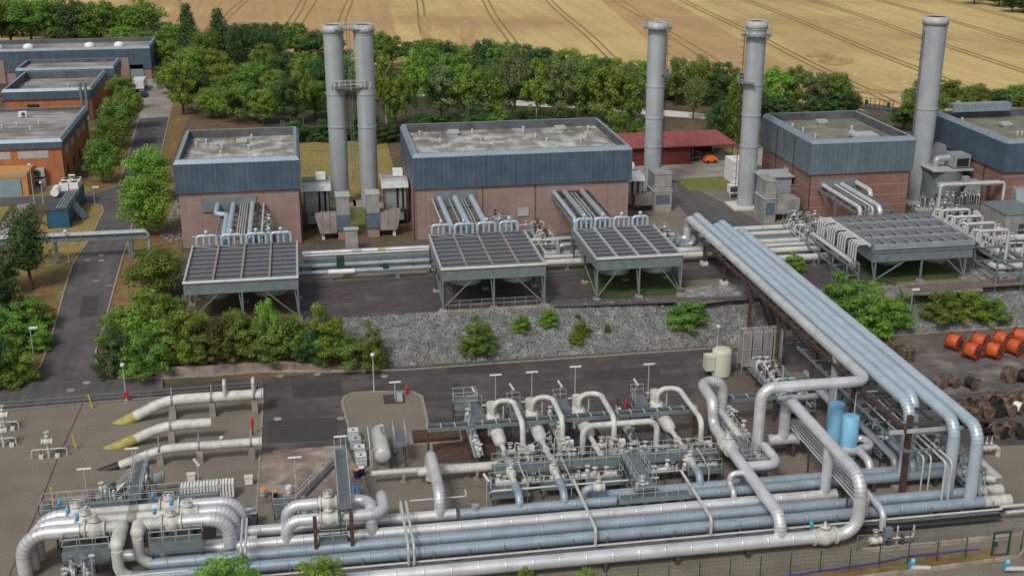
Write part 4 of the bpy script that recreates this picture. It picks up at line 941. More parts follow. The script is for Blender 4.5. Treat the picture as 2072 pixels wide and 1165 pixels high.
MB().box(b.x+.2,a.y+5,6,b.x+4.2,a.y+9,9.6).build('filter_box','clad_panel',t); MB().box(b.x-.6,a.y+4.6,9.6,b.x+4.5,a.y+9.3,9.75).build('canopy','steel_light',t)
t=thing('cooling_unit','white box unit on legs behind the fourth chimney','cabinet',(66,184,4)); a=G(1480,402,4)
MB().box(a.x,a.y,6.4,a.x+2.6,a.y+4,10).build('body','white',t); MB().box(a.x-.6,a.y-.6,5,a.x+1.4,a.y+.6,6.3).build('lower_box','white',t); MB().box(a.x-.5,a.y-.63,5.2,a.x+1.1,a.y-.6,6.1).build('louvre','steel_dark',t)
for x in (a.x-.5,a.x+1.2): MB().box(x,a.y-.5,4,x+.15,a.y-.3,5).build('leg','steel_light',t)
# silencer drum with intake right of the widest chimney
t=thing('intake_silencer','grey clad drum with intake duct and elbow beside the far hall','silencer',(97,170,4))
MB().tube([(96.2,171,4),(96.2,171,10)],3.0,32).build('drum','steel_grey',t,True)
MB().box(93,168,10,99.6,174,10.2).build('roof','steel_light',t)
m=MB(); ptube(m,[(94.5,170.5,10.2),(94.5,170.5,11.4),(97,170.5,11.6)],.55,.7,12); m.build('elbow','pipe_grey',t,True); MB().box(96.6,168.6,10.4,99.2,171.6,12.3).build('intake_box','clad_panel',t); MB().box(97,168.5,10.6,98.9,168.6,11.8).build('mouth','matt_black',t)  # the mouth is a solid near-black plate
# ---------------------------------------------------------------- PIPE BRIDGE
GB='parallel pipes on the pipe bridge'
XB=(51.0,52.4,53.6,54.7,56.0); ZB=8.3; rB=.54
pipe('bridge_pipe','white silver bridge pipe that turns left above the yard',path(('w',51.0,156.2,5),('Z',ZB),('y',770),('x',1541),('z',905)),rB,'pipe_silver',1.3,18,GB)
pipe('bridge_pipe','blue bridge pipe next to the white one, dropping first',[(52.4,157.8,5),(52.4,157.8,ZB),(52.4,93.8,ZB),(52.4,93.8,1.5)],rB,'pipe_bridge',1.5,18,GB)
pipe('bridge_pipe','blue bridge pipe third from the left, dropping just behind its neighbour',[(53.6,152.6,5),(53.6,152.6,ZB),(53.6,95.4,ZB),(53.6,95.4,1.5)],rB,'pipe_bridge',1.5,18,GB)
pipe('bridge_pipe','blue bridge pipe fourth from the left, second longest',[(54.7,153.8,5),(54.7,153.8,ZB),(54.7,90.0,ZB),(54.7,90.0,1.5)],rB,'pipe_bridge',1.5,18,GB)
pipe('bridge_pipe','outermost blue bridge pipe on the right, dropping nearest to the fence',[(56.0,150,5),(56.0,150,ZB),(56.0,88.4,ZB),(56.0,88.4,1.4)],rB,'pipe_bridge',1.5,18,GB)
for k,(x,y,l) in enumerate(((49.3,156.2,'rear'),(49.3,153.4,'middle'),(49.6,151.2,'front'))):
    m=MB(); ptube(m,[(45.2,y,5.2),(51.2,y,5.2),(51.2,y,6.4)] if k<2 else [(45,y,5.2),(52.6,y,5.2),(52.6,y,7.9)],.5,1.1,14); m.build('feed_pipe','pipe_silver' if k!=1 else 'pipe_grey',None,True,l+' of the feed pipes bending up into the bridge pipes','pipe')
t=thing('pipe_bridge_frame','rusty steel trestle carrying the parallel pipes over the road','pipe bridge',(53.5,122,0))
m=MB()
for x in (50.6,56.4): m.beam((x,91,7.25),(x,152,7.25),.22,.42)
m.build('girder','rust',t)
for i in range(21):
    y=91.6+i*3.0; MB().beam((50.0,y,7.58),(57.0,y,7.58),.2,.24).build('crossbeam','steel_dark',t)
for y in (148.5,140.5,131,122,112.3,102.5,93.6):
    z0=hgt(51,y)
    for x in ((51.0,56.0) if y>95 else (51.85,)):
        yy=y if y>95 else 92.7; MB().beam((x,yy,z0),(x,yy,7.1 if y>95 else 7.9),.34 if y>95 else .45).build('post','rust' if y<145 else 'steel_dark',t); MB().box(x-.45,y-.45,z0-.8,x+.45,y+.45,z0+.45).build('footing','concrete_white' if y>135 else 'concrete',t)
    if y>95: m=MB().beam((51,y,z0+.8),(56,y,6.8),.1); m.beam((56,y,z0+.8),(51,y,6.8),.1); m.build('brace','rust',t)
m=MB()
for k in range(9): y=91+k*3; m.beam((50.8,y,5.3),(56.3,y,5.3),.12,.18)
m.beam((50.8,91,5.3),(50.8,116,5.3),.16,.24); m.beam((56.2,91,5.3),(56.2,116,5.3),.16,.24); m.build('lower_frame','steel_grey',t)
MB().beam((49.2,91.2,7.15),(57.2,91.2,7.15),.24,.3).build('end_beam','steel_light',t)
# stairs up the bank
t=thing('bank_stairs','narrow rusty steel stairway climbing the rock bank under the bridge','stairs',(55,130,0))
m=MB()
for s in (-.5,.5): m.beam((54.4+s,129.3,.2),(54.4+s,136.7,4.3),.1,.25)
m.build('stringer','rust',t); m=MB()
for i in range(20): y=129.4+i*.37; m.box(53.95,y,.25+i*.206,54.85,y+.26,.3+i*.206)
m.build('tread','rust',t)
m=MB()
for s in (-.5,.5):
    m.cyl((54.4+s,129.3,1.2),(54.4+s,136.7,5.3),.025,4)
    for i in range(5): y=129.3+i*1.85; m.cyl((54.4+s,y,.2+i*1.03),(54.4+s,y,1.2+i*1.03),.025,4)
m.build('railing','steel_grey',t)

for nm,par,bx,mt in (('louvre','compressor_hall',(-4.4,167.36,4.0,-3.2,167.49,6.2),'door_grey'),('louvre','compressor_hall.001',(26.6,165.86,4,27.8,165.99,6.2),'door_grey'),('louvre','compressor_hall.001',(29,165.86,6.8,30.6,165.99,8),'steel_light')):
    MB().box(*bx).build('service_door' if bx[2]==4 else nm,mt,bpy.data.objects[par])
# ================================================================ LOW YARD PIPEWORK
GH='long collector pipes lying side by side'
rH=.5
def xw(px,y,z): return slide((0,y,z),'x',px).x
def header(lab,y,z,r,m,px0=None,px1=None,X0=None,X1=None,segs=(),sup='steel_dark'):
    a=X0 if X0 is not None else xw(px0,y,z); b=X1 if X1 is not None else xw(px1,y,z)
    t=thing('collector_pipe',lab,'pipe',(a,y,0),GH); cuts=[a]+[xw(p,y,z) for p,_ in segs]+[b]; ms=[m]+[q for _,q in segs]
    for i,mm in enumerate(ms): ribbed(MB(),(cuts[i],y,z),(cuts[i+1],y,z),r*(1 if i%2==0 else 1.02),22,2.2).build('shell',mm,t,True)
    k=0; x=a+1.5
    while x<b-1: MB().box(x-.15,y-r*.7,0,x+.15,y+r*.7,z-r*.6).build('saddle',sup,t); x+=6.1
    for e in (a,b): MB().cyl((e-.06,y,z),(e+.06,y,z),r*1.03,20).build('end_cap',ms[0] if e==a else ms[-1],t,True)
    return t
tA=header('frontmost white silver collector pipe running along the green fence',85.0,1.25,.56,'pipe_silver',X0=-16,px1=1645)
XA=xw(1668,85,1.25); valve(tA,(XA,85,1.25),(1,0,0),.5,'pipe_cream',wheel=False,act='actuator_blue',h=.9)
header('blue-grey collector pipe second from the fence, the longest',88.2,1.2,rH,'pipe_blue',px0=262,px1=2042,segs=((1990,'pipe_cream'),))
header('blue-grey collector pipe third from the fence',90.0,1.2,rH,'pipe_blue',px0=305,px1=2025,segs=((1978,'pipe_cream'),))
header('silver collector pipe behind the two blue-grey ones, ending at the vertical riser',91.7,1.2,rH,'pipe_silver',px0=192,px1=1690)
tE=header('dull blue collector pipe starting beside the capped stub',93.8,1.2,.46,'pipe_blue',px0=932,px1=1985)
c=(xw(962,93.8,1.2),93.8,1.5); MB().cyl(c,(c[0],c[1],2.0),.34,16).build('capped_stub','pipe_grey',tE,True)
header('rearmost dull blue collector pipe',95.0,1.2,.46,'pipe_blue',px0=1195,px1=1985)
header('short silver collector pipe ending at a flange left of the capped stub',93.9,1.2,.48,'pipe_silver',px0=440,px1=921)
header('cream stub pipe lying between collector pipes at the left station',92.9,1.0,.33,'pipe_cream',px0=400,px1=519)
pipe('thin_pipe','thin white pipe along the black cable tray',[(-10,87.25,.9),(58.5,87.25,.9)],.11,'pipe_white',n=8)
t=thing('cable_tray','long black cable tray between the fence-side pipe and the blue pipes','cable tray',(20,86.5,0))
MB().box(-14,86.15,.62,58,86.95,.68).build('tray','steel_dark',t); MB().box(-14,86.12,.62,58,86.15,.84).build('side_rail','actuator_blue' if False else 'steel_dark',t); MB().box(-14,86.95,.62,58,86.98,.84).build('side_rail','steel_grey',t)
m=MB()
for y in (86.3,86.45,86.6,86.75): m.cyl((-14,y,.74),(58,y,.74),.05,5)
m.build('cable','matt_black',t)
x=-9
while x<58: MB().beam((x,87.45,0),(x,87.45,1.65),.06).build('post','steel_grey',t); x+=2.9
t=thing('kerb_wall','low pale concrete kerb at the foot of the fence-side railing','kerb',(50,83.9,0)); MB().box(44,83.8,0,60,84.15,.35).build('kerb','concrete',t); railing([(43.5,84.0,.3),(60,84.0,.3)],'steel_grey',t,h=1.3,step=2.2,r=.04)
for k,(y,l) in enumerate(((86.6,'front'),(87.6,'rear'))): pipe('thin_pipe',l+' slim white pipe leaving at the right edge beyond the collector ends',[(58.5,y,.9),(75,y,.9)],.16,'pipe_white',n=8)
# loop over the collectors on the right
LX=43.9; B_=101.8
lp=[(XA+.95,85,1.25),(LX,85,1.25),(LX,85,6.3),(LX,B_,6.3),(LX,B_,2.0)]
pipe('loop_pipe','tall silver pipe loop rising beside the fence and running back over the collectors',lp,.54,'pipe_silver',1.7,20)
pipe('riser_pipe','vertical silver pipe hanging from the tall loop down to the silver collector',[(LX,91.7,6.0),(LX,91.7,1.3)],.46,'pipe_silver',n=18)
t=thing('end_header','short horizontal silver pipe with flanges under the tall loop end','pipe',(LX,B_,0)); MB().tube([(LX-1.6,B_,1.8),(LX+1.4,B_,1.8)],.52,18).build('shell','pipe_silver',t,True)
for dx in (-1.65,-1.3,1.35): MB().cyl((LX+dx,B_,1.8),(LX+dx+.14,B_,1.8),.62,18).build('flange','pipe_cream',t,True)
for dx in (-1,1): MB().box(LX+dx-.15,B_-.4,0,LX+dx+.15,B_+.4,1.3).build('saddle','rust',t)
# great swan-neck pipe
sx,sy=37.1,107.8
sw=[(sx+2.6,sy,1.6),(sx+2.6,sy,5.7),(sx+.2,sy,5.7),(sx,103.0,5.7),(sx,103.0,3.3),(sx,85.1,3.3),(sx,85.1,1.6)]
t=thing('swan_neck_pipe','thick silver swan-neck pipe with valve crossing all collector pipes','pipe',(sx,95,0)); m=MB(); ptube(m,sw,.52,1.25,20); m.build('shell','pipe_silver',t,True)
valve(t,(sx,98.6,3.3),(0,1,0),.5,'pipe_cream',True,None,.8); 
for y in (101,94.4): MB().beam((sx,y,0),(sx,y,2.8),.3).build('support','steel_grey',t)
pipe('branch_pipe','silver branch curving right from the swan-neck to the valve under the riser',path(('w',sx,94.6,3.1),('X',40.6),('Y',99.0),('Z',1.5)),.44,'pipe_silver',1.1,16)
t=thing('riser_valve','cream valve standing at the foot of the white bridge riser','valve',(40.6,99.4,0)); valve(t,(40.6,99.3,1.5),(0,1,0),.5,'pipe_cream',True,None,.9)
MB().box(40.3,98.9,0,40.9,99.7,.8).build('saddle','concrete',t)
pipe('branch_pipe','small silver branch dropping from the swan-neck onto a collector',[(sx-.3,93.2,3.3),(sx-1.6,93.2,3.3),(sx-1.6,93.2,2.2),(sx-1.6,92,2.2),(sx-1.6,92,1.3)],.27,'pipe_silver',.6,12)
# thin parallel pipes going forward between riser and blue tanks
t=thing('pipe_bundle','bundle of slim white parallel pipes on dark trestles before the blue tanks','pipe',(45,95,0))
for i in range(5): m=MB(); ptube(m,[(44.7+i*.32,103.5,1.2),(44.7+i*.32,103.5,2.9),(44.7+i*.32,87.6,2.9),(44.7+i*.32,87.6,1.2)],.085,.25,7); m.build('pipe','pipe_white',t,True)
for y in (102,97,92.8,88.5):
    m=MB(); m.beam((44.4,y,2.75),(46.3,y,2.75),.14)
    for x in (44.5,46.2): m.beam((x,y,0),(x,y,2.75),.14)
    m.build('trestle','steel_dark',t)
pipe('bypass_pipe','silver pipe beside the slim bundle that drops near the tall loop',[(46.8,97,2.3),(46.8,86.2,2.3),(46.8,86.2,.6)],.3,'pipe_silver',.8,14)
# blue tanks
def tank(label,px,pyb,pyt,r,m,name='tank',cat='tank',dome=.12,z0=0,cap=None):
    b=G(px,pyb,z0); b.y+=r*.4; h=slide(b,'z',pyt).z-z0; t=thing(name,label,cat,b)
    MB().lathe(b,(0,0,1),[(.15,r*.98),(.3,r),(h-r*dome,r),(h-r*dome*.4,r*.93),(h-r*dome*.1,r*.7),(h,.02)],26).build('shell',m,t,True)
    MB().lathe(b,(0,0,1),[(0,r*.9),(.16,r*.9)],20).build('skirt',cap or 'steel_dark',t)
    return t,b,h
tank('rear light blue cylindrical tank, left of its twin',1690,898,815,.80,'tank_blue'); tank('front light blue cylindrical tank, right of its twin',1717,932,840,.80,'tank_blue')
# cluster under the bridge end
for k,(P,r,mt,lab) in enumerate((
  ([(50.9,112,2.9),(50.9,101.8,2.9)],.42,'pipe_grey','straight grey pipe running under the bridge right of the blue tanks'),
  ([(50.0,100.2,.8),(50.0,100.2,2.1),(51.4,100.2,2.1),(51.4,98.2,2.1),(49.8,98.2,2.1),(49.8,95.2,2.1),(49.8,95.2,1.3)],.38,'pipe_silver','silver S-shaped pipe right of the front blue tank'),
  ([(54.2,103.4,4.4),(51.9,103.4,4.4),(51.9,103.4,2.5),(52.3,98.4,2.2),(52.3,95.2,2.2),(52.3,95.2,1.3)],.36,'pipe_grey','dark grey hooked pipe behind the blue tanks'),
  ([(53.4,99.5,2.4),(53.4,94.0,2.4),(53.4,94.0,1.3)],.46,'pipe_blue','blue-grey elbow pipe dropping onto the collector beside the rusty post'),
  ([(54.6,101,2.4),(54.6,95.2,2.4),(54.6,95.2,1.3)],.42,'pipe_blue','second blue-grey elbow pipe, just right and behind the first'),
  ([(47.4,99.4,1.2),(51.8,99.4,1.2)],.45,'pipe_silver','short silver pipe lying between blue tank and rusty post'),
  ([(44.5,110,2.2),(52,110,2.2),(52,116,2.2)],.35,'pipe_grey','grey pipe under the middle of the bridge'),
  ([(57.6,96,1.3),(57.6,93,1.3),(60.5,92.0,1.1)],.36,'pipe_white','white pipe elbow just right of the outermost bridge leg'))):
    pipe('yard_pipe',lab,P,r,mt,r*2.3,14)
for i,(x,l) in enumerate(((54.3,'left'),(54.9,'right'))): pipe('thin_pipe',l+' slim white pipe sloping under the bridge end and dropping to the fence side',[(x-.9,104,5.2),(x-.9,88.6,5.2),(x-.9,88.6,.9)],.1,'pipe_white',.5,8)
for i,(x,l) in enumerate(((51.6,'left'),(52.3,'right'))): pipe('thin_pipe',l+' slim pale pipe dropping behind the bridge legs',[(x+1,103,4.6),(x+1,90.9,4.6),(x+1,90.9,1.3)],.08,'pipe_cream',.4,8)
pipe('thin_pipe','white hooked conduit standing behind the front blue tank',[(50.2,104.5,0),(50.2,104.5,6.6),(51.8,104.5,6.6)],.07,'pipe_white',.25,8)
pipe('thin_pipe','white hooked conduit in front of the rusty middle post',[(50.6,101,0),(50.6,101,6.6),(52.8,101,6.6)],.07,'pipe_white',.25,8)
manifold('grey pipework and valves under the bridge between tanks and end post',52.2,53.4,98,109,0,3.4,16,21,'pipe_grey',deck=True)
manifold('grey pipe frame with valves under the upper half of the bridge',47.2,50.2,109,121,0,3.0,18,22,'pipe_cream')
manifold('narrow valve row right of the bridge legs near the collectors',57.2,58.6,89,98,0,3.4,12,23,'steel_light')
# vertical silencer stack under bridge
t=thing('vent_stack','plain grey vertical stack under the white bridge pipe behind the blue tanks','stack',(47.7,107.2,0)); b=G(1688,800,0); b=V((51.0,106.6,0)); MB().cyl(b,(b.x,b.y,8.1),.5,22).build('shell','pipe_grey',t,True)
# ------------------------------------------------ left valve station
zs=4.0
t=thing('valve_line','front silver valve line of the left station with two valves','pipe',(-15,91.6,0),'valve lines of the left station')
Xl=xw(47,91.5,2); Xt1=xw(243,91.5,zs); Xt2=xw(284,91.5,zs); Xr=xw(463,91.5,3)
for i,(y,ll,rr_) in enumerate(((91.5,0,0),(92.8,.35,.4),(94.2,.6,.9))):
    if i: t=thing('valve_line',('middle' if i==1 else 'rear')+' silver valve line of the left station','pipe',(-15,y,0),'valve lines of the left station')
    r=.57-.04*i
    m=MB(); ptube(m,[(Xl+ll,y,.1),(Xl+ll,y,zs),(Xl+4.6,y,zs)],r,2.1,20); m.build('left_bend','pipe_silver',t,True)
    MB().tube([(Xl+4.6,y,zs),(Xt1+(1.2 if i else 0),y,zs)],r*.84,18).build('spool','pipe_cream',t,True); MB().tube([(Xt2-(1.2 if i else 0),y,zs),(Xr-4.4,y,zs)],r*.84,18).build('spool','pipe_cream',t,True)
    m=MB(); ptube(m,[(Xr-4.4,y,zs),(Xr+rr_,y,zs),(Xr+rr_,y,1.4 if i!=2 else .3)],r,1.5,20); m.build('right_bend','pipe_silver',t,True)
    valve(t,((Xl+Xt1)/2+1.9-.9*i,y,zs),(1,0,0),.5,'pipe_cream',True,'actuator_blue' ,.7,.8); valve(t,((Xt2+Xr)/2-1.0-.2*i+(1.4 if i==1 else 0),y,zs),(1,0,0),.5,'pipe_cream',True,'actuator_blue',.7,.8)
    for x in (Xl+5.4,Xt1-.6,Xt2+.8,Xr-3): MB().beam((x,y,0),(x,y,zs-r*.8),.28).build('support','steel_dark',t)
for (x,yc,yd,lab,yt) in ((Xt1+.1,88.6,88.2,'left cream trunk pipe with domed end facing the camera',88.2),(Xt2-.1,90.3,90.0,'right cream trunk pipe with domed end, beside its longer twin',90.0)):
    t=thing('trunk_pipe',lab,'pipe',(x,yc,0)); r=.56
    Q_=91.6-yc; MB().lathe((x,91.6,zs),(0,-1,0),[(0,r),(Q_,r),(Q_+.2,r*.92),(Q_+.38,r*.6),(Q_+.45,.02)],22).build('trunk','pipe_cream',t,True)
    m=MB(); ptube(m,[(x,yt+.1,zs-.3),(x,yt+.1,1.2),(x+2.6,yt+.1,1.2)],r*.8,1.2,18); m.build('drop_leg','pipe_cream',t,True)
def platform(label,x0,x1,y0,y1,z,z0=0,legs=True,rails='nsew',name='platform',m='grating',skirt=.38,truss=True):
    t=thing(name,label,'platform',((x0+x1)/2,(y0+y1)/2,z0)); MB().box(x0,y0,z-.1,x1,y1,z).build('deck',m,t)
    if skirt: MB().box(x0-.04,y0-.06,z-skirt,x1+.04,y0-.005,z+.06).build('edge_beam','steel_grey',t)
    if truss and z>1.6:
        T_=MB(); nn=max(2,int(max(x1-x0,y1-y0)/1.3)); ax_=(x1-x0)>(y1-y0)
        for s_ in (0,1):
            for i in range(nn):
                if ax_: y=y0 if not s_ else y1; a_,b_=(x0+(x1-x0)*i/nn,y,z-.9 if i%2 else z-.15),(x0+(x1-x0)*(i+1)/nn,y,z-.15 if i%2 else z-.9)
                else: x=x0 if not s_ else x1; a_,b_=(x,y0+(y1-y0)*i/nn,z-.9 if i%2 else z-.15),(x,y0+(y1-y0)*(i+1)/nn,z-.15 if i%2 else z-.9)
                T_.beam(a_,b_,.05)
            if ax_: T_.beam((x0,y,z-.92),(x1,y,z-.92),.09)
            else: T_.beam((x,y0,z-.92),(x,y1,z-.92),.09)
        T_.build('truss','steel_grey',t)
    if legs:
        nx=max(1,round((x1-x0)/4)); ny=max(1,round((y1-y0)/4))
        for i in range(nx+1):
            for j in range(ny+1): MB().beam((x0+.1+(x1-x0-.2)*i/nx,y0+.1+(y1-y0-.2)*j/ny,z0),(x0+.1+(x1-x0-.2)*i/nx,y0+.1+(y1-y0-.2)*j/ny,z-.1),.13).build('leg','steel_dark',t)
    c={'s':((x0,y0,z),(x1,y0,z)),'n':((x0,y1,z),(x1,y1,z)),'w':((x0,y0,z),(x0,y1,z)),'e':((x1,y0,z),(x1,y1,z))}
    for k in rails: railing(c[k],'steel_light',t,r=.03,step=1.15)
    return t
def stairs(label,x0,y0,z0,x1,y1,z1,w_=.8,top=None):
    t=thing('stairs',label,'stairs',(x0,y0,z0)); a,b=V((x0,y0,z0)),V((x1,y1,z1)); d=(b-a).to_2d().normalized(); n=V((-d.y,d.x,0))*w_/2
    m=MB()
    for s in (-1,1): m.beam(a+n*s,b+n*s,.08,.28)
    m.build('stringer','steel_dark',t); k=int((z1-z0)/.2); m=MB()
    for i in range(k): p=a.lerp(b,(i+.5)/k); m.beam(p-n,p+n,.26,.05)
    m.build('tread','grating',t)
    m=MB()
    for s in (-1,1):
        m.cyl(a+n*s+V((0,0,1)),b+n*s+V((0,0,1)),.03,5)
        for i in range(4): p=a.lerp(b,i/3); m.cyl(p+n*s,p+n*s+V((0,0,1)),.025,4)
    m.build('railing','steel_light',t); return t
platform('grated walkway in front of the left half of the left station',Xl+3.4,Xt1-.7,89.7,90.8,3.1,rails='snw',skirt=.75)
platform('grated walkway in front of the right half of the left station',Xt2+.8,Xr-2,89.9,90.8,3.1,rails='sne',skirt=.75)
platform('long grated walkway behind the left station valves',Xt1-6,Xt2+6,95.6,97.0,3.6,rails='nswe')
platform('dark grated cross walkway leading back from the left station',Xt1+.2,Xt2-.4,95.7,102,4.5,rails='ew')
platform('small low grated landing behind the left station',Xt1-7.5,Xt1-4,97.6,99.6,2.2,rails='nswe')
stairs('steel stair descending left from the cross walkway of the left station',Xt1-4,98.7,.2,Xt1+.1,98.7,4.4)
manifold('bottom left tangle of small grey pipes below the walkway',Xl+3.6,Xt1-1.8,87.2,89.2,0,3.1,15,31,'pipe_white',deck=False)
manifold('small pipework bundle between the left station and its stair',Xt1-3.2,Xt1-.6,96.9,98.0,1.2,3.3,7,32,'steel_light',deck=False,leg0=0)
pipe('thin_pipe','slim white pipe pair passing before the left station trunks',[(Xl+4.2,86.6,.6),(Xl+4.2,86.6,2.4),(Xt2+4,86.6,2.4)],.1,'pipe_white',.4,8)
for k,(px,d,l) in enumerate(((488,0,'left'),(497,0,'right'))):
    x=xw(px,88.5,3); pipe('vent_pipe',l+' of two slim white pipes standing over the collectors between the left stations',[(x,87.6,.9),(x,87.6,3.2),(x,92.5,3.2)],.1,'pipe_white',.4,8)
for k,(px,l) in enumerate(((815,'left'),(826,'right'))):
    x=xw(px,92,3.1); pipe('crossing_pipe',l+' of the twin slim white pipes crossing the collectors near the middle stub',[(x,86.9,.9),(x,86.9,2.6),(x,94.6,2.6),(x,94.6,1)],.12,'pipe_white',.4,8)
for k,(px,l) in enumerate(((1180,'white pipe crossing the collectors below the middle outlets'),(1405,'white pipe crossing the collectors left of the swan-neck'))):
    x=xw(px,92,2.6); pipe('crossing_pipe',l,[(x,87.2,.9),(x,87.2,2.5),(x,95.8,2.5)],.14,'pipe_white',.45,8)
pipe('thin_pipe','slim white pipe running along behind the collectors between outlets',[(14.4,97.2,.6),(14.4,96.1,1.9),(29.8,96.1,1.9)],.1,'pipe_white',.4,8)
pipe('thin_pipe','slim white pipe from the lone bend to the twin crossing pipes',[(7.2,95.6,1.9),(12.2,95.6,1.9),(12.2,96.8,1.9)],.08,'pipe_white',.3,8)
# ------------------------------------------------ second station
xa=xw(578,91.7,3.1); 
t=thing('valve_line','front line of the second station with a long end bent backwards','pipe',(xa,91.7,0)); xe=xw(777,91.7,3.1)
m=MB(); ptube(m,[(xa,91.7,1.3),(xa,91.7,3.1),(xw(645,91.7,3.1),91.7,3.1)],.5,1.2,20); m.build('left_bend','pipe_silver',t,True)
MB().tube([(xw(640,91.7,3.1),91.7,3.1),(xw(712,91.7,3.1),91.7,3.1)],.42,18).build('spool','pipe_cream',t,True); valve(t,(xw(665,91.7,3.1),91.7,3.1),(1,0,0),.44,'pipe_cream',False,None,.7,.8)
m=MB(); ptube(m,[(xw(712,91.7,3.1),91.7,3.1),(xe,91.7,3.1),(xe,95.6,3.1),(xe,95.6,.3)],.5,1.2,20); m.build('right_bend','pipe_silver',t,True)
xb=xw(578,93.9,3.3); t=thing('valve_line','rear line of the second station bending forward to the silver collector','pipe',(xb,93.9,0))
m=MB(); ptube(m,[(xb,93.9,1.3),(xb,93.9,3.3),(xw(642,93.9,3.3),93.9,3.3)],.5,1.2,20); m.build('left_bend','pipe_silver',t,True)
MB().tube([(xw(640,93.9,3.3),93.9,3.3),(xw(712,93.9,3.3),93.9,3.3)],.42,18).build('spool','pipe_cream',t,True); valve(t,(xw(664,93.9,3.3),93.9,3.3),(1,0,0),.44,'pipe_cream',True,None,.7,.8)
xf=xw(750,92.6,2.8); m=MB(); ptube(m,[(xw(712,93.9,3.3),93.9,3.3),(xf,93.9,3.3),(xf,91.7,3.3),(xf,91.7,1.3)],.5,1.0,20); m.build('right_bend','pipe_silver',t,True)
xn=xw(890,93.9,2.5); pipe('bend_pipe','lone silver pipe bend rising from the short collector and running back',path(('w',xn,93.9,1.3),('Z',3.3),('y',912),('Z',.4)),.5,'pipe_silver',1.3,20)
x0,x1=xw(683,93,4.6),xw(708,93,4.6)
platform('dark grated bridge walkway crossing the second station between rusty posts',x0,x1,91.0,101.2,4.6,rails='ew')
platform('low front platform with railing before the second station',xw(645,90.4,2.2),xw(702,90.4,2.2),89.9,91.1,1.9,rails='swe')
for px in (641,714): x=xw(px,89.7,1); MB().beam((x,89.75,0),(x,89.75,4.4),.32).build('steel_post','rust',None,label=('left' if px<700 else 'right')+' rusty post carrying the second station walkway',cat='post')
stairs('steel stair climbing to the second station walkway',x0-3.6,98.6,.9,x0-.1,98.6,4.5)
platform('small grated landing at the foot of the second station stair',x0-5.6,x0-3.6,97.4,99.6,1.1,rails='nsw')
manifold('small pipework behind the valves of the second station',x0-4,x0-.6,95.2,96.4,0,2.6,8,41,'steel_light',deck=False)
# white horizontal tank in the gravel island
b=G(775,925,1.6); c=G(766,874,1.6); t=thing('pressure_vessel','white horizontal pressure vessel with ladder frame in the gravel island','vessel',(b.x,b.y+2,0))
L=c.y-b.y; MB().lathe((b.x,b.y,1.7),(0,1,0),[(-.12,.02),(-.08,.45),(.05,.7),(.2,.78),(L-.2,.78),(L,.7),(L+.12,.4),(L+.15,.02)],24).build('shell','pipe_white',t,True)
for y in (b.y+.8,b.y+L-.8): MB().box(b.x-.6,y-.12,0,b.x+.6,y+.12,1.1).build('saddle','concrete',t)
MB().lathe((b.x+.1,b.y+3,0),(0,0,1),[(2.4,.1),(3.4,.1),(3.41,.28),(3.5,.28)],10).build('nozzle','pipe_white',t,True)
m=MB(); ptube(m,[(b.x-1.2,b.y-.4,0),(b.x-1.2,b.y-.4,3.2),(b.x-1.2,b.y+3.5,3.2)],.07,.3,7); ptube(m,[(b.x-1.0,b.y+.3,.5),(b.x-1.0,b.y+.3,2.4),(b.x,b.y+.3,2.4)],.06,.3,7); m.build('conduit','pipe_white',t,True)
platform('narrow grated ladder platform right of the white pressure vessel',b.x+1.2,b.x+2.3,b.y+.8,b.y+3.6,2.6,rails='ew')
for (py,z,r,m_,px0,px1,l) in ((944,1.2,.28,'pipe_cream',752,1006,'slim cream pipe lying in front of the pressure vessel'),(942,1.25,.42,'pipe_cream',845,1004,'thicker cream pipe right of the lone silver bend')):
    yy=G(930,py,z).y-(.9 if r>.4 else 0); xrun('gas_pipe',l,px0,px1,J((10,yy,z))[1] if False else py+(6 if r>.4 else 0),930,z,r,m_,sup='concrete')
# totes, barrels
for k,(px,py,mm,l) in enumerate(((728,918,'ibc_white','third white tote tank in the row beside the slab'),(720,901,'steel_light','second tote tank in the row, with a grey top'),(715,884,'ibc_white','rearmost grey-topped tote tank in the row'),(731,935,'ibc_white','front white tote tank in the row beside the slab'))):
    b=G(px,py+6,0); t=thing('tote_tank',l,'tank container',b,'tote tanks in a row'); 
    MB().box(b.x-.5,b.y-.5,.16,b.x+.5,b.y+.5,1.12).build('bottle',mm,t); m=MB()
    for x in (-.52,-.17,.17,.52):
        for y in (-.53,.53): m.beam((b.x+x,b.y+y,.1),(b.x+x,b.y+y,1.15),.03)
    for z in (.4,.75,1.14):
        for s in (-.53,.53): m.beam((b.x-.53,b.y+s,z),(b.x+.53,b.y+s,z),.03); m.beam((b.x+s,b.y-.53,z),(b.x+s,b.y+.53,z),.03)
    m.build('cage','steel_light',t); MB().box(b.x-.55,b.y-.55,0,b.x+.55,b.y+.55,.14).build('pallet','steel_dark',t); MB().cyl((b.x,b.y,1.12),(b.x,b.y,1.2),.12,10).build('lid','steel_dark',t,True)
for k,(px,py,mb_,mt,l) in enumerate(((722,966,'barrel_navy','barrel_orange','left navy barrel with yellow lid before the tote tanks'),(732,962,'barrel_navy','white','right navy barrel before the tote tanks'),(556,1010,'barrel_navy','barrel_orange','navy barrel with orange lid at the slab corner'),(533,1006,'steel_light','barrel_orange','pale drum with orange lid on a pallet at the slab corner'),(585,1000,'white','white','white barrel near the slab front edge'))):
    b=G(px,py,0); t=thing('barrel',l,'barrel',b); MB().lathe(b,(0,0,1),[(.0,.29),(.02,.3),(.3,.3),(.31,.315),(.34,.3),(.6,.3),(.61,.315),(.64,.3),(.86,.3)],16).build('body',mb_,t,True); MB().cyl((b.x,b.y,.862),(b.x,b.y,.9),.29,16).build('lid',mt,t,True)
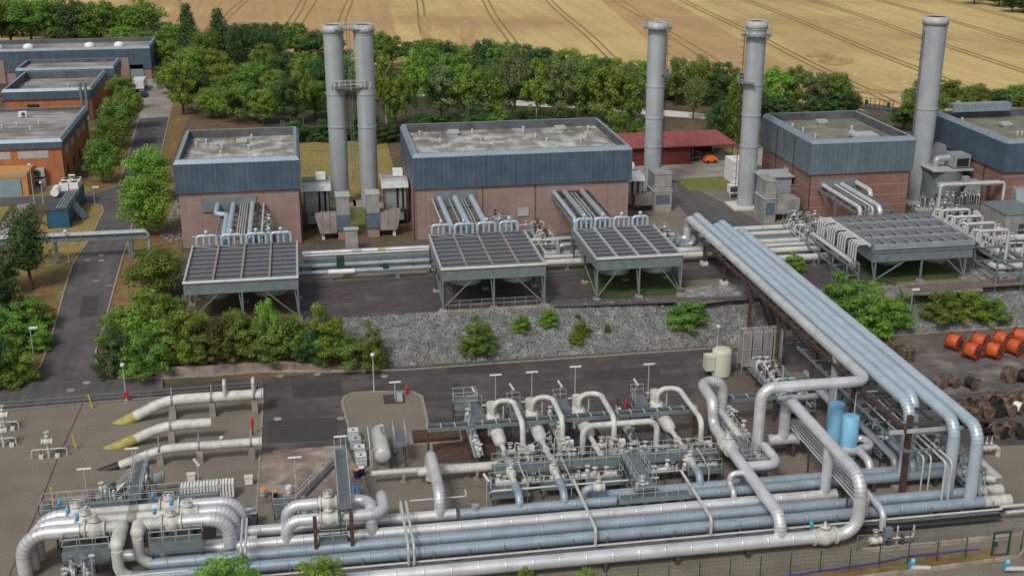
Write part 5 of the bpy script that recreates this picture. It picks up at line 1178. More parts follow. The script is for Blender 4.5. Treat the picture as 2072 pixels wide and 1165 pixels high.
b=G(715,1000,0); t=thing('gas_bottle_rack','small crate of pale blue and red gas bottles beside the walkway','gas bottles',b)
MB().box(b.x-.6,b.y-.4,0,b.x+.6,b.y+.4,.15).build('base','steel_light',t)
for i in range(3):
    for j in range(2): MB().lathe((b.x-.4+i*.4,b.y-.2+j*.4,.15),(0,0,1),[(0,.14),(1.1,.14),(1.3,.05),(1.45,.05)],10).build('bottle','tank_blue' if j==0 else 'red',t,True)
# ------------------------------------------------ launchers at the left
def launcher(label,gx,gy,px0,px1,pyh,z,r,wrap,wl,flange=True,hoops=(),sup=()):
    y=G((px0+px1)/2,pyh,z).y; g=slide((G(gx,gy,0).x,y,-.15),'x',gx); a=slide((g.x,y,z),'x',px0); b=slide(a,'x',px1)
    t=thing('pig_launcher',label,'pipe',(a.x,y,0),'buried pipes surfacing in the left gravel'); d=(V((a.x,y,z))-g); g2=g-d.normalized()*.8
    Q,U=rounded([g2,V((a.x,y,z)),b],7); 
    ln=0; W=[Q[0]]; i=1
    while i<len(Q) and ln<wl+.8:
        s=(Q[i]-Q[i-1]).length
        if ln+s>wl+.8: W.append(Q[i-1].lerp(Q[i],(wl+.8-ln)/s)); break
        ln+=s; W.append(Q[i]); i+=1
    rest=[W[-1]]+Q[i:]
    MB().tube(W,r*1.04,20,us=.5).build('wrapping',wrap,t,True); MB().tube(rest,r,20).build('shell','pipe_white2' if False else 'pipe_cream',t,True)
    if flange:
        for k in (0,.22): MB().cyl(b-V((k+.1,0,0)),b-V((k,0,0)),r*1.22,20).build('flange','pipe_cream',t,True)
    for px in sup:
        c=slide(a,'x',px); MB().box(c.x-.3,y-r*.75,0,c.x+.3,y+r*.75,z-r*.9).build('support','concrete',t); MB().tube([c-V((.1,0,0)),c+V((.1,0,0))],r*1.07,18).build('strap','steel_grey',t,True)
        MB().cyl((c.x,y,z+r),(c.x,y,z+r+.9),.05,6).build('vent','steel_light',t)
    for px in hoops:
        c=slide(a,'x',px); m=MB(); ptube(m,[(c.x,y-.45,z+r*.6),(c.x,y-.45,z+r+1.2),(c.x,y+.45,z+r+1.2),(c.x,y+.45,z+r*.6)],.2,.44,10); m.build('hoop','pipe_white',t,True)
    return t,a,b
launcher('rear buried pipe with yellow end and two hoops, biggest of the surfacing pipes',247,845,335,533,803,2.1,.56,'yellow_wrap',1.6,True,(456,514),(348,428,514))
launcher('middle buried pipe with thick yellow end and closed right end',228,903,335,428,858,1.9,.5,'yellow_wrap',2.6,False,(),(345,))
t,a,b=launcher('front buried pipe with black end near the left gravel bed',215,946,330,530,900,1.7,.42,'black_wrap',1.4,True,(),(322,403,508))
c=slide(a,'x',449); MB().lathe((c.x,c.y,c.z+.4),(0,0,1),[(0,.12),(.2,.12),(.21,.2),(.4,.18)],10).build('nozzle','white',t,True)
launcher('black-ended pipe with flanged mouth behind the left station stair',208,1004,262,332,968,2.0,.46,'black_wrap',1.3,True,(),(308,))
def valve_stand(label,px,py,s=1):
    b=G(px,py,0); t=thing('valve_stand',label,'valve',b); m=MB(); ptube(m,[(b.x-1.6*s,b.y,0),(b.x-1.6*s,b.y,.9),(b.x+1.7*s,b.y,.9),(b.x+1.7*s,b.y,0)],.07,.2,7); m.build('pipe','pipe_white',t,True)
    MB().cyl((b.x,b.y,0),(b.x,b.y,1.7),.14,10).build('stem','pipe_white',t,True); valve(t,(b.x,b.y,1.7),(1,0,0),.24,'pipe_cream',True,None,.9)
    for dx in (-.7,.8): MB().box(b.x+dx-.2,b.y-.3,0,b.x+dx+.2,b.y+.1,.4).build('block','concrete_white',t); MB().cyl((b.x+dx,b.y-.1,.4),(b.x+dx,b.y-.1,.86),.05,6).build('post','rust',t)
valve_stand('white valve on a bridge-shaped pipe alone in the left gravel',100,925); valve_stand('white valve with handwheel at the left edge of the gravel, upper one',10,870,.8); valve_stand('white valve with handwheel at the left edge of the gravel, lower one',8,903,.7)
for px,py,l in ((187,826,'yellow marker post nearest the road'),(155,908,'leaning yellow marker post in the middle of the left gravel'),(113,1018,'yellow marker post nearest the left station')):
    b=G(px,py,0); MB().cyl(b,(b.x-.25,b.y,1.6),.09,8).build('marker_post','yellow',None,True,l,'post')
pts=[G(-60,836,0),G(0,830,0),G(180,815,0),G(425,796,0),G(530,786,0)]
railing([V((p.x,p.y,0.0)) for p in pts],'steel_grey',None,h=.9,name='road_railing',step=5.2,r=.05,thing_label='low grey pipe railing between road and left gravel bed')
for px,py,h,l in ((512,880,2.0,'red hose cabinet post at the right end of the buried pipes'),(823,797,1.0,'red hydrant at the top of the gravel island'),(972,848,1.2,'red extinguisher box left of the filter units'),(1267,826,1.1,'red extinguisher box between third and fourth filter units')):
    b=G(px,py,0); t=thing('fire_post',l,'fire point',b); z=h-.9
    if z>.5: MB().cyl(b,(b.x,b.y,z),.07,8).build('post','rust',t)
    MB().lathe((b.x,b.y,max(0,z)),(0,0,1),[(0,.16),(.75,.16),(.85,.1),(.9,.02)],12).build('cylinder','red',t,True)
# white picket-like rack behind left station
b=G(372,1012,0.2); t=thing('plank_rack','white rack of upright planks behind the left station','rack',(b.x+2,b.y,0))
for i in range(17): x=b.x-.2+i*.28; MB().box(x,b.y-.2,.3,x+.19,b.y+.9,1.6+.03*(i%3)).build('plank','white',t)
MB().box(b.x-.1,b.y+.05,0,b.x+4.4,b.y+.45,.3).build('base','steel_light',t)
for px,py,l in ((388,975,'small white cabinet behind the plank rack'),(504,980,'small white box on the gravel left of the slab')):
    b=G(px,py,0); t=thing('meter_box',l,'box',b); MB().box(b.x-.35,b.y-.25,.12,b.x+.35,b.y+.25,.85).build('body','white',t); MB().box(b.x-.4,b.y-.3,.85,b.x+.4,b.y+.3,.9).build('lid','concrete_white',t); MB().box(b.x-.3,b.y-.2,0,b.x+.3,b.y+.2,.12).build('base','steel_dark',t)
b=G(797,808,0); t=thing('service_pit','open rusty service pit with grey lids in the gravel island','pit',b)
MB().box(b.x-1.1,b.y-1.1,0,b.x+1.1,b.y+1.1,.12).build('frame','rust',t); MB().box(b.x+.3,b.y-.9,.12,b.x+.9,b.y+.6,.5).build('lid','steel_light',t); MB().box(b.x-.9,b.y-.7,.12,b.x+.1,b.y+.5,.3).build('grate','steel_dark',t)
# ------------------------------------------------ filter units in the centre
GF='filter units with looping inlet pipes'
def unit(label,px0,py0,px1,pyk,pyb,last=False):
    p0=G(px0,py0,4.1); t=thing('filter_unit',label,'filter unit',(p0.x,p0.y-2,0),GF)
    a=slide(p0,'x',px1); b=slide(a,'y',pyk); e=V((b.x,b.y,.9)); m=MB(); ptube(m,[p0-V((0,0,1.6)),p0,a,b,e],.27,.95,12); m.build('inlet_loop','pipe_cream',t,True)
    x=p0.x; yb=p0.y+.6; yf=yb-6.2; zc=2.0
    MB().lathe((x,yb,zc),(0,-1,0),[(-.25,.05),(-.2,.5),(0,.72),(.25,.78),(.26,.86),(.42,.86),(.43,.7),(4.6,.66),(5.3,.62),(5.7,.45),(5.9,.3),(6.0,.27)],20).build('vessel','pipe_cream',t,True)
    MB().tube([(x,yb,zc-1.8),(x,yb,zc+1.7)],.55,16,rr=[.45,.55]).build('inlet_chamber','pipe_cream',t,True)
    m=MB(); m.cyl((x-.9,yb+.4,3.3),(x+.8,yb+.4,3.3),.09,8); m.cyl((x+1.1,yb-.4,0),(x+1.1,yb-.4,3.6),.08,6); m.tube([(x+1.1+math.cos(q)*.05,yb+math.sin(q)*.5,2.4+math.cos(q)*.5) for q in [i*.5236 for i in range(13)]],.04,5,cap=False); m.build('closure_gear','pipe_white',t,True)
    MB().tube([(x+.05,yf+.3,zc-.05),(x+.3,yf-5.6,zc-.35)],.25,14).build('outlet_pipe','pipe_cream',t,True)
    for d in (1.4,3.2): MB().cyl((x+.06*d,yf-d,zc-.1),(x+.06*d+.01,yf-d-.12,zc-.1),.36,14).build('flange','pipe_cream',t,True)
    for y in (yb-1,yf+1): MB().box(x-.35,y-.12,0,x+.35,y+.12,1.4).build('saddle','steel_grey',t)
    for z in (1.2,): MB().box(b.x-.5,b.y-.4,.1,b.x+.5,b.y+.4,1.7).build('valve_box','pipe_cream',t)
    m=MB(); ptube(m,[(b.x-.8,b.y-.3,.2),(b.x-.8,b.y-.3,2.4),(b.x+.1,b.y-1.1,2.4),(b.x+.1,b.y-1.1,.2)],.06,.15,6); m.build('conduit','pipe_white',t,True)
    MB().box(b.x+.55,b.y-.25,1.3,b.x+1.1,b.y+.25,1.8).build('actuator','white',t)
    platform('grated service platform behind the '+label.split(' ')[0]+' filter unit',x-2.2,x-.75,yb-.6,yb+1.9,2.6,rails='nw',name='service_platform')
    valve(t,(b.x-1.2,b.y+.2,1.2),(1,0,0),.22,'pipe_cream',True,None,.8)
unit('leftmost filter unit, its white loop nearest the gravel island',997,812,1038,858,905)
unit('second filter unit from the left with white inlet loop',1076,805,1116,848,890)
unit('third filter unit, its loop passing behind the low wide pipe arch',1171,798,1214,846,880)
unit('rightmost filter unit with a loop beside the swan-neck pipe',1330,787,1372,850,880)
p=G(1180,862,3.4); pipe('arch_pipe','low wide cream pipe arch between third and fourth filter units',path(('w',p.x,p.y,.5),('Z',3.4),('x',1330),('Z',.5)),.3,'pipe_cream',1.0,14)
def traylong(label,px0,py0,px1,z,w_=.9,posts=True):
    a=G(px0,py0,z); b=slide(a,'x',px1); t=thing('cable_ladder',label,'cable ladder',(a.x,a.y,0)); m=MB()
    for s in (-w_/2,w_/2): m.beam((a.x,a.y+s,z),(b.x,b.y+s,z),.1,.42)
    m.build('rail','steel_grey',t)
    n=int((b.x-a.x)/1.3)
    for i in range(n+1): x=a.x+(b.x-a.x)*i/n; MB().beam((x,a.y-w_/2-.03,z+.22),(x,a.y+w_/2+.03,z+.22),.12,.06).build('rung','steel_light',t); m=MB()
    for s in (-.25,-.1,.1,.28): m.cyl((a.x,a.y+s,z-.05),(b.x,b.y+s,z-.05),.05,5)
    m.build('cable','matt_black',t); n=max(1,int((b.x-a.x)/6))
    for i in range(n+1): x=a.x+.1+(b.x-a.x-.2)*i/n; MB().beam((x,a.y,0),(x,a.y,z-.15),.2).build('post','rust',t)
traylong('long grey cable ladder on rusty posts passing in front of the loops',864,866,1408,3.0); traylong('shorter grey cable ladder right of the swan-neck pipe',1452,808,1570,3.0)
b=G(915,882,0); t=thing('sunken_slab','brown rusty covered pit left of the filter units','pit',b); MB().box(b.x-4,b.y-1.2,0,b.x+.6,b.y+1.0,.5).build('cover','rust',t); MB().box(b.x-4.3,b.y-1.5,0,b.x+.9,b.y+1.3,.12).build('frame','concrete',t)
sheet('asphalt_bay',[(868,868),(1000,858),(1010,925),(875,936)],'rust',.05)
# outlet drops onto the collectors
def outlet(label,px,py,yy=93.8,xs=0):
    p=G(px,py,2.3); t=thing('outlet_pipe',label,'pipe',(p.x,yy,0)); m=MB(); MB().tube([p+V((0,1.2,0)),p,(p.x,(p.y+yy)/2+.3,2.3)],.28,14).build('spool','pipe_cream',t,True)
    ptube(m,[(p.x,(p.y+yy)/2+.3,2.3),(p.x,yy,2.3),(p.x,yy,1.2)],.36,.9,16); m.build('elbow','pipe_blue',t,True); valve(t,p+V((0,.6,0)),(0,1,0),.28,'pipe_cream',True,None,.7,.8)
    m=MB(); ptube(m,[(p.x+.7,p.y+1,3.3),(p.x+.7,p.y-1.2,3.3),(p.x+1.2,p.y-1.4,2.2),(p.x+1.2,p.y-1.4,.2)],.06,.2,6); m.build('conduit','pipe_white',t,True)
outlet('leftmost cream outlet with blue elbow dropping onto the dull blue collector',1036,962); outlet('second cream outlet with blue elbow, between two low platforms',1124,955); outlet('cream outlet with blue elbow just left of the swan-neck valve',1400,936,95)
for (pxa,pxb,s,l) in ((1218,1180,-1,'left'),(1292,1326,1,'right')):
    a=G(pxa,984,2.6); e=slide(a,'x',pxb); t=thing('outlet_pipe',l+' sideways blue elbow at the crossing walkway foot','pipe',(e.x,a.y,0))
    MB().tube([a,V((e.x-s*.9,a.y,2.6))],.28,14).build('spool','pipe_cream',t,True); m=MB(); ptube(m,[(e.x-s*.9,a.y,2.6),(e.x,a.y,2.6),(e.x,a.y,1.2)],.36,.85,16); m.build('elbow','pipe_blue',t,True); valve(t,a+V((s*.3,0,0)),(1,0,0),.28,'pipe_cream',True,None,.8,.8)
platform('long grated walkway running in front of the filter units',15.2,36.2,99.2,100.6,2.2,rails='ns')
platform('low blue-grey platform left of the first outlet',14.6,18.0,96.4,98.6,1.3,rails='nswe'); platform('low blue-grey platform between the first two outlets',19.2,22.6,97.2,98.4,1.3,rails='sw')
platform('low blue-grey platform between second outlet and crossing walkway',23.4,26.8,97.2,98.6,1.3,rails='se')
platform('crossing walkway with railings from the long walkway to the collectors',27.0,28.6,92.9,99.2,2.9,rails='ew')
platform('platform over the collectors at the foot of the crossing walkway',25.2,31.6,92.4,93.4,2.0,rails='s')
platform('low grated platform left of the swan-neck valve',33.0,36.2,97.4,98.8,1.5,rails='sn')
platform('walkway with control boxes right of the swan-neck pipe',38.2,39.5,97.6,107.5,2.6,rails='ew'); platform('square dark platform at the end of the control box walkway',38.0,40.0,95.6,97.4,2.2,rails='nswe')
stairs('steel stair under the first filter loops',18.2,104,.1,21.4,104,2.2); 
manifold('valve and instrument row right of the control box walkway',39.6,40.6,100.5,107,0,3.2,14,51,'pipe_cream',deck=False)
t=thing('filter_vessel','thick cream vessel with valves right of the swan-neck top','vessel',(39.6,108,0)); MB().lathe((39.5,109.6,2.3),(0,-1,0),[(0,.9),(.9,.95),(1.2,.8),(1.5,.5),(8,.5)],22).build('shell','pipe_cream',t,True); MB().box(39,107.5,0,40,108,1.6).build('saddle','steel_grey',t)
manifold('small grey pipework under the long walkway, left half',16,24,101.4,102.4,0,2.4,16,52,'steel_light',deck=False); manifold('small grey pipework under the long walkway, right half',27,35,101.4,102.4,0,2.4,16,53,'steel_light',deck=False)
for k,(px,py,l) in enumerate(((1150,905,'left'),(1255,898,'right'))): pass
pipe('yard_pipe','flanged grey pipe at ground level between filter units and swan-neck',[(30.5,103.6,1.0),(36.2,103.6,1.0)],.3,'pipe_grey',n=14)
b=G(1408,900,0); t=thing('pump_box','dark square equipment box left of the swan-neck drop','equipment',b); MB().box(35.0,100.8,0,36.4,102.2,1.7).build('body','steel_dark',t); railing([(34.8,100.7,.9),(36.6,100.7,.9)],'steel_light',t)
# ivory tank, ambient vaporisers
t,b,h=tank('ivory vertical tank with control box standing at the road edge',1461,762,703,1.1,'tank_ivory','storage_tank','tank',.45)
MB().box(b.x-2.0,b.y-.7,.9,b.x-1.0,b.y+.5,2.6).build('control_box','tank_ivory',t)
t=thing('vaporiser','four tall grey finned vaporiser towers beside the ivory tank','vaporiser',(49,122.5,0))
a=G(1500,754,0)
for k in range(4):
    cx=a.x+.5+k*1.22; cy=a.y+.8; m=MB()
    for i in range(4):
        for j in range(3):
            x=cx-.36+i*.24; y=cy-.7+j*.6; m.beam((x,y,.7),(x,y,4.75),.05,.2); m.beam((x,y,.7),(x,y,4.75),.2,.05)
    m.build('finned_tubes','steel_light' if False else 'cabinet_grey',t); m=MB()
    for z in (.75,2.7,4.75): m.box(cx-.5,cy-.8,z,cx+.5,cy-.74,z+.08); m.box(cx-.5,cy+.72,z,cx+.5,cy+.78,z+.08)
    for x in (-.48,.48):
        for y in (-.76,.74): m.beam((cx+x,cy+y,0),(cx+x,cy+y,4.8),.06)
    for i in range(4): x=cx-.36+i*.24; m.tube([(x,cy-.7,4.75),(x,cy-.6,4.95),(x,cy+.4,4.95),(x,cy+.5,4.75)],.035,5,cap=False)
    m.build('frame','steel_light',t)
# small road-side kit at right edge
b=G(1880,918,0); t=thing('yard_skid','white pipe stub with manifold valves right of the bridge legs','pipework',(62,100,0))
m=MB(); a=G(1965,908,1.0); ptube(m,[a,a+V((2.9,0,0)),a+V((2.9,0,-1.1))],.26,.5,12); m.build('pipe','pipe_white',t,True)
for dx in (1.0,1.5,2.0): MB().lathe(a+V((dx,-.1,0)),(0,0,1),[(-.3,.1),(.3,.1),(.5,.18),(.6,.18),(.61,.04),(1.3,.04)],8).build('valve','pipe_white',t,True)
m=MB(); a=G(1968,932,1.6); c=G(2005,950,.2); 
t=thing('buried_pipe','white pipe with yellow-green end diving into the ground at right','pipe',(61,97,0)); Q,U=rounded([a-V((1.5,0,0)),a+V((.4,0,0)),V((c.x+.4,a.y-.5,-.5))],1.6); MB().tube(Q,.5,16).build('shell','pipe_white',t,True); MB().tube([Q[-1].lerp(Q[-2],1.0)-V((0,0,0)),Q[-1]],.3,12).build('wrapping','yellow_wrap',t,True)
for k,(px,py,l) in enumerate(((1820,1000,'x'),)): pass
# small valves with blue actuators near fence
for k,(px,py,l) in enumerate(((1845,1158,'small white valve with blue actuator before the fence, left one'),(2036,1160,'small white valve with blue actuator before the fence, right one'))):
    b=G(px,py,0); t=thing('small_valve',l,'valve',b); MB().tube([b+V((-.2,0,.5)),b+V((1.5,0,.3))],.2,12).build('pipe','pipe_white',t,True); MB().lathe(b+V((0,0,.5)),(0,0,1),[(0,.1),(.4,.1),(.5,.19),(.75,.19),(.82,.08)],12).build('actuator','tank_blue',t,True); MB().box(b.x-.34,b.y-.12,.6,b.x-.16,b.y+.12,1.0).build('switch_box','actuator_blue',t)
t=thing('valve_cluster','small white valve group with grey boxes in front of the tall loop','valve',(45.8,84,0))
m=MB(); ptube(m,[(44.6,84.2,.9),(48.6,84.2,.9),(48.6,84.2,2.0)],.1,.2,8); ptube(m,[(47.2,84.3,.3),(47.2,84.3,2.0)],.08,.2,8); m.build('pipe','pipe_white',t,True)
for x in (45.2,46.4,47.6): MB().box(x-.14,84.0,0,x+.14,84.3,1.2).build('post','steel_dark',t)
MB().box(45.9,83.9,1.2,46.6,84.4,2.0).build('box','steel_grey',t); valve(t,(45.2,84.2,.9),(1,0,0),.22,'pipe_cream',True,None,.8)
# ------------------------------------------------ fence
Yf=81.6
t=thing('mesh_fence','dark green mesh fence along the front of the yard','fence',(40,Yf,0))
xs_=[52.0-2.55*i for i in range(27)]+[57.0,59.4,62]
for x in xs_: MB().beam((x,Yf,0),(x,Yf,2.05),.07).build('post','fence_green',t)
m=MB()
for i in range(len(xs_)-4):
    for z in (.1,.5,.9,1.3,1.7,2.0): m.beam((xs_[i],Yf,z),(xs_[i+1],Yf,z),.012)
    for k in range(1,12): x=xs_[i]-2.55*k/12; m.beam((x,Yf,.05),(x,Yf,2.02),.008)
m.build('mesh','fence_green',t)
t=thing('fence_gate','green framed gate door with lock plate in the mesh fence','gate',(54,Yf,0)); g0=slide((54,Yf,0),'x',2006).x; g1=g0+1.45
for x in (g0,g1): MB().beam((x,Yf,0),(x,Yf,2.2),.12).build('post','fence_green',t)
m=MB(); m.beam((g0,Yf,2.2),(g1,Yf,2.2),.1); m.beam((g0,Yf,.1),(g1,Yf,.1),.07); m.beam((g0,Yf,1.65),(g1,Yf,1.65),.04); m.build('frame','fence_green',t); MB().box(g0+.06,Yf-.03,.85,g0+.4,Yf+.03,1.35).build('lock_plate','fence_green',t)
sheet('verge',[(1400,1190),(1560,1172),(1700,1150),(1850,1122),(2000,1108),(2030,1128),(2050,1135),(1900,1152),(1740,1172),(1600,1200)],'brown_grass',.05)
strip('kerb',[(1500,1215),(1600,1200),(1740,1172),(1900,1152),(2062,1130),(2075,1110)],'concrete',.2,.35)
W=[G(px,py,0) for px,py in ((1500,1180),(1600,1166),(1690,1152),(1780,1140),(1812,1133),(1830,1128),(1905,1121),(1960,1114),(1982,1113))]
MB().tube([p+V((0,0,.12)) for p in W],.05,6).build('hose','blue_line',None,True,'blue hose lying along the foot of the mesh fence','hose')
# ------------------------------------------------ retaining wall and small wall
def wallstrip(label,pts,h,wd=.35,hh=None):
    W=[G(*p) for p in pts]; m=MB(); vs=[]
    hh=hh or [h]*len(W)
    for i,p in enumerate(W):
        t_=(W[min(i+1,len(W)-1)]-W[max(i-1,0)]).to_2d().normalized(); n=V((-t_.y,t_.x,0))*wd/2; q=V((p.x,p.y,0))
        vs+=[q-n+V((0,0,-.3)),q-n+V((0,0,hh[i])),q+n+V((0,0,hh[i])),q+n+V((0,0,-.3))]
    fs=[]
    for i in range(len(W)-1):
        for k in range(4): fs.append((i*4+k,i*4+(k+1)%4,i*4+4+(k+1)%4,i*4+4+k))
    fs+=[(0,1,2,3),tuple(len(vs)-4+k for k in (3,2,1,0))]; m.add(vs,fs); return m.build('retaining_wall','wall_concrete',None,label=label,cat='wall')
wallstrip('long weathered concrete retaining wall below the shrub bank',[(316,762),(380,760),(450,756),(520,750),(570,746),(620,747),(668,750)],1.5,hh=[1.55,1.55,1.5,1.45,1.4,1.1,.5])
wallstrip('short concrete wall piece at the left end of the shrub bank',[(272,748),(316,742)],1.0)
# ------------------------------------------------ lamps, masts
def lamp(label,px,py,h=3.9,z=None,head='round',red=False,arm=.0):
    b=G(px,py,z); t=thing('street_lamp',label,'lamp',b); MB().tube([b,b+V((0,0,h))],1,8,rr=[.08,.05]).build('pole','steel_light',t,True)
    if head=='round': MB().lathe(b+V((0,0,h)),(0,0,1),[(-.05,.08),(0,.22),(.25,.26),(.35,.2),(.42,.03)],12).build('lamp_head','concrete_white',t,True)
    elif head=='flat': MB().box(b.x-.1,b.y-.14,b.z+h-.05,b.x+.85,b.y+.14,b.z+h+.12).build('lamp_head','white',t)
    elif head=='tube': MB().box(b.x-.62,b.y-.08,b.z+h,b.x+.62,b.y+.08,b.z+h+.12).build('lamp_head','white',t)
    if red: MB().box(b.x-.22,b.y-.15,b.z+.5,b.x+.22,b.y+.12,b.z+1.1).build('hose_box','red',t)
    MB().cyl(b,b+V((0,0,.15)),.2,8).build('base','concrete',t)
lamp('street lamp at the left road edge beside the dark bushes',70,733,4.2,head='flat'); lamp('round-headed street lamp with red box at the left gravel bed',256,811,4.0,0,red=True); lamp('round-headed street lamp at the top of the gravel island',757,793,4.2,0)
lamp('flat lamp by the second small lawn of the road junction',147,412,4.5,head='flat'); lamp('flat lamp at the right kerb curve of the junction lawn',192,412,2.6,head='flat'); lamp('flat lamp between office and blue container',88,412,3.2)
lamp('thin lamp standing on the lawn under the silver pipe rack',140,532,4.2); lamp('lamp between the two bush groups on the right rock bank',1841,642,3.6,head='flat'); lamp('round lamp behind the ivory tank at the bank foot',1451,712,3.0)
lamp('tall thin mast beside the field gate',1817,246,8,4,head='flat'); lamp('thin mast at the left end of the field gate',1722,205,6,4,head='flat'); lamp('round lamp by the left edge of the garage',70,412,6.0,4)
for px,py,h,l in ((1003,828,3.9,'first'),(1076,822,3.9,'second'),(1163,818,4.3,'third'),(1311,805,3.9,'fourth')): lamp('T-shaped tube lamp behind the filter units, '+l+' from the left',px,py,h,0,head='tube')
lamp('T-shaped tube lamp near the white tote tanks',692,945,3.2,0,head='tube'); lamp('T-shaped tube lamp beside the second station stair',600,985,3.0,0,head='tube'); lamp('T-shaped tube lamp over the black-ended buried pipe',272,958,2.6,0,head='tube'); lamp('T-shaped tube lamp behind the left station',177,1005,2.8,0,head='tube')
lamp('T-shaped tube lamp on the paved island top',800,812,2.2,0,head='tube')
# manhole covers in the roads
for px,py in ((205,517),(176,527),(205,528),(195,569),(222,578),(175,775),(142,790),(567,761),(642,758),(778,762),(312,269),(562,848),(690,847)):
    b=G(px,py); z=b.z+.075; MB().tube([(b.x,b.y,z-.03),(b.x,b.y,z)],.42,18).build('manhole_cover','concrete',None,False,None,None,None,'structure')
# ------------------------------------------------ cable drums
def drum(label,px,py,r,wd,ang,kind,group,core=.62):
    c=G(px,py,r); d=V((math.cos(ang),math.sin(ang),0)); t=thing('cable_drum',label,'cable drum',(c.x,c.y,0),group); s=wd/2
    if kind=='orange':
        MB().lathe(c-d*s,d,[(0,r*.45),(.02,r*.78),(.1,r*.84),(wd-.1,r*.84),(wd-.02,r*.78),(wd,r*.45)],24).build('cable','orange_drum',t,True)
        for e in (-1,1):
            m=MB(); o=c+d*e*(s+.1); n=V((-d.y,d.x,0)); ring_=[o+n*math.cos(a)*r+V((0,0,1))*math.sin(a)*r for a in [i*6.2832/20 for i in range(21)]]; m.tube(ring_,.06,6,cap=False)
            for a in [i*6.2832/10 for i in range(10)]: m.beam(o+n*math.cos(a)*r*.35+V((0,0,1))*math.sin(a)*r*.35,o+n*math.cos(a)*r+V((0,0,1))*math.sin(a)*r,.09)
            m.build('flange','drum_steel',t); MB().cyl(o-d*.05,o+d*.05,r*.42,16).build('hub','steel_dark',t)
    else:
        mf='drum_wood' if kind!='dark' else 'drum_dark'
        for e in (-1,1): MB().cyl(c+d*(e*s-.05),c+d*(e*s+.05),r,24).build('flange',mf,t); MB().cyl(c+d*(e*(s+.06)-.02),c+d*(e*(s+.06)+.02),r*.13,10).build('hub','drum_dark',t)
        MB().cyl(c-d*(s-.06),c+d*(s-.06),r*(.8 if kind in('full','band') else core),20).build('barrel',{'full':'drum_dark','dark':'drum_dark','band':'white'}.get(kind,'drum_wood'),t,True)
GO='orange cable drums'
an=-1.0
for i,(px,py,l) in enumerate(((1932,691,'orange cable drum at the left end of the back row'),(1982,690,'second orange cable drum of the back row'),(2028,686,'third orange cable drum of the back row'),(2066,680,'orange cable drum at the right end of the back row'),(1968,709,'orange cable drum at the left end of the front row'),(2011,708,'middle orange cable drum of the front row'),(2054,701,'orange cable drum at the right end of the front row'))):
    drum(l,px,py,1.02,1.4,an+(.1 if i%2 else -.08),'orange',GO)
GW='wooden cable drums'
L=[(1901,774,.72,1.0,'w','wooden drum with grey flange at the left end of the upper group'),(1929,772,.72,1.0,'w','wooden slatted drum in the middle of the upper group'),(1967,774,.78,1.3,'full','wide dark-wound wooden drum of the upper group'),(2044,757,.98,1.0,'w','large pale wooden drum standing alone at the right'),(2074,762,.85,1.0,'dark','dark drum cut by the right edge beside the large pale one'),
(1946,821,.7,.9,'w','brown drum at the left end of the long jumbled row'),(1953,829,.72,.9,'w','drum in front of the left end of the jumbled row'),(1967,817,.7,.9,'dark','dark drum second in the rear of the jumbled row'),(1975,833,.75,.9,'w','brown front drum third in the jumbled row'),(1991,821,.72,.9,'w','drum in the rear beside the left tall one of the jumble'),(1997,831,.75,1,'w','front drum with white label near the jumble centre'),(2001,806,.8,.9,'w','tall rear drum above the jumble centre'),(2015,815,.75,.9,'dark','dark rear drum right of the jumble centre'),(2019,829,.76,1,'dark','dark front drum right of the jumble centre'),(2036,812,.75,.9,'w','rear brown drum in the right half of the jumble'),(2042,828,.74,.9,'w','grey front drum beside the white-banded one'),(2052,806,.78,.9,'w','tall rear drum above the white-banded one'),(2061,823,.75,1.0,'band','drum wound white beside the right edge of the jumble'),(2071,806,.78,.9,'w','rear drum of the jumble cut by the right edge'),(2020,805,.7,.9,'w','small rearmost drum of the jumble'),
(2017,871,.78,1.0,'w','left drum of the lowest row'),(2027,872,.75,.9,'dark','dark drum second in the lowest row'),(2044,868,.76,.9,'w','third drum of the lowest row'),(2064,872,.75,1.0,'dark','drum of the lowest row nearest the right edge')]
for i,(px,py,r,wd,k,l) in enumerate(L): drum(l,px,py,r*.93,wd*.95,an-.2+((i*37)%10-5)*.05,k,GW)
b=G(1992,876,0); t=thing('cable_coil','heap of black cable coils left of the lowest drum row','cable coil',b); m=MB(); R_=random.Random(5)
for k in range(9):
    cx,cy,cz=b.x+R_.uniform(-.4,.4),b.y+R_.uniform(-.3,.3),.12+k*.1; m.tube([(cx+math.cos(a)*.8,cy+math.sin(a)*.8,cz+.1*math.sin(a+k)) for a in [i*6.2832/14 for i in range(15)]],.09,5,cap=False)
m.build('coil','matt_black',t,True)
for k,(px,py,l) in enumerate(((1812,718,'left timber pallet stack behind the bridge'),(1834,730,'right timber pallet stack behind the bridge'))):
    b=G(px,py,0); t=thing('pallet_stack',l,'pallets',b)
    for j in range(6): m=MB(); m.box(b.x-.8,b.y-.6,j*.28,b.x+.8,b.y+.6,j*.28+.08); [m.box(b.x+s-.1,b.y-.6,j*.28+.08,b.x+s+.1,b.y+.6,j*.28+.26) for s in (-.7,0,.7)]; m.build('pallet','timber',t)
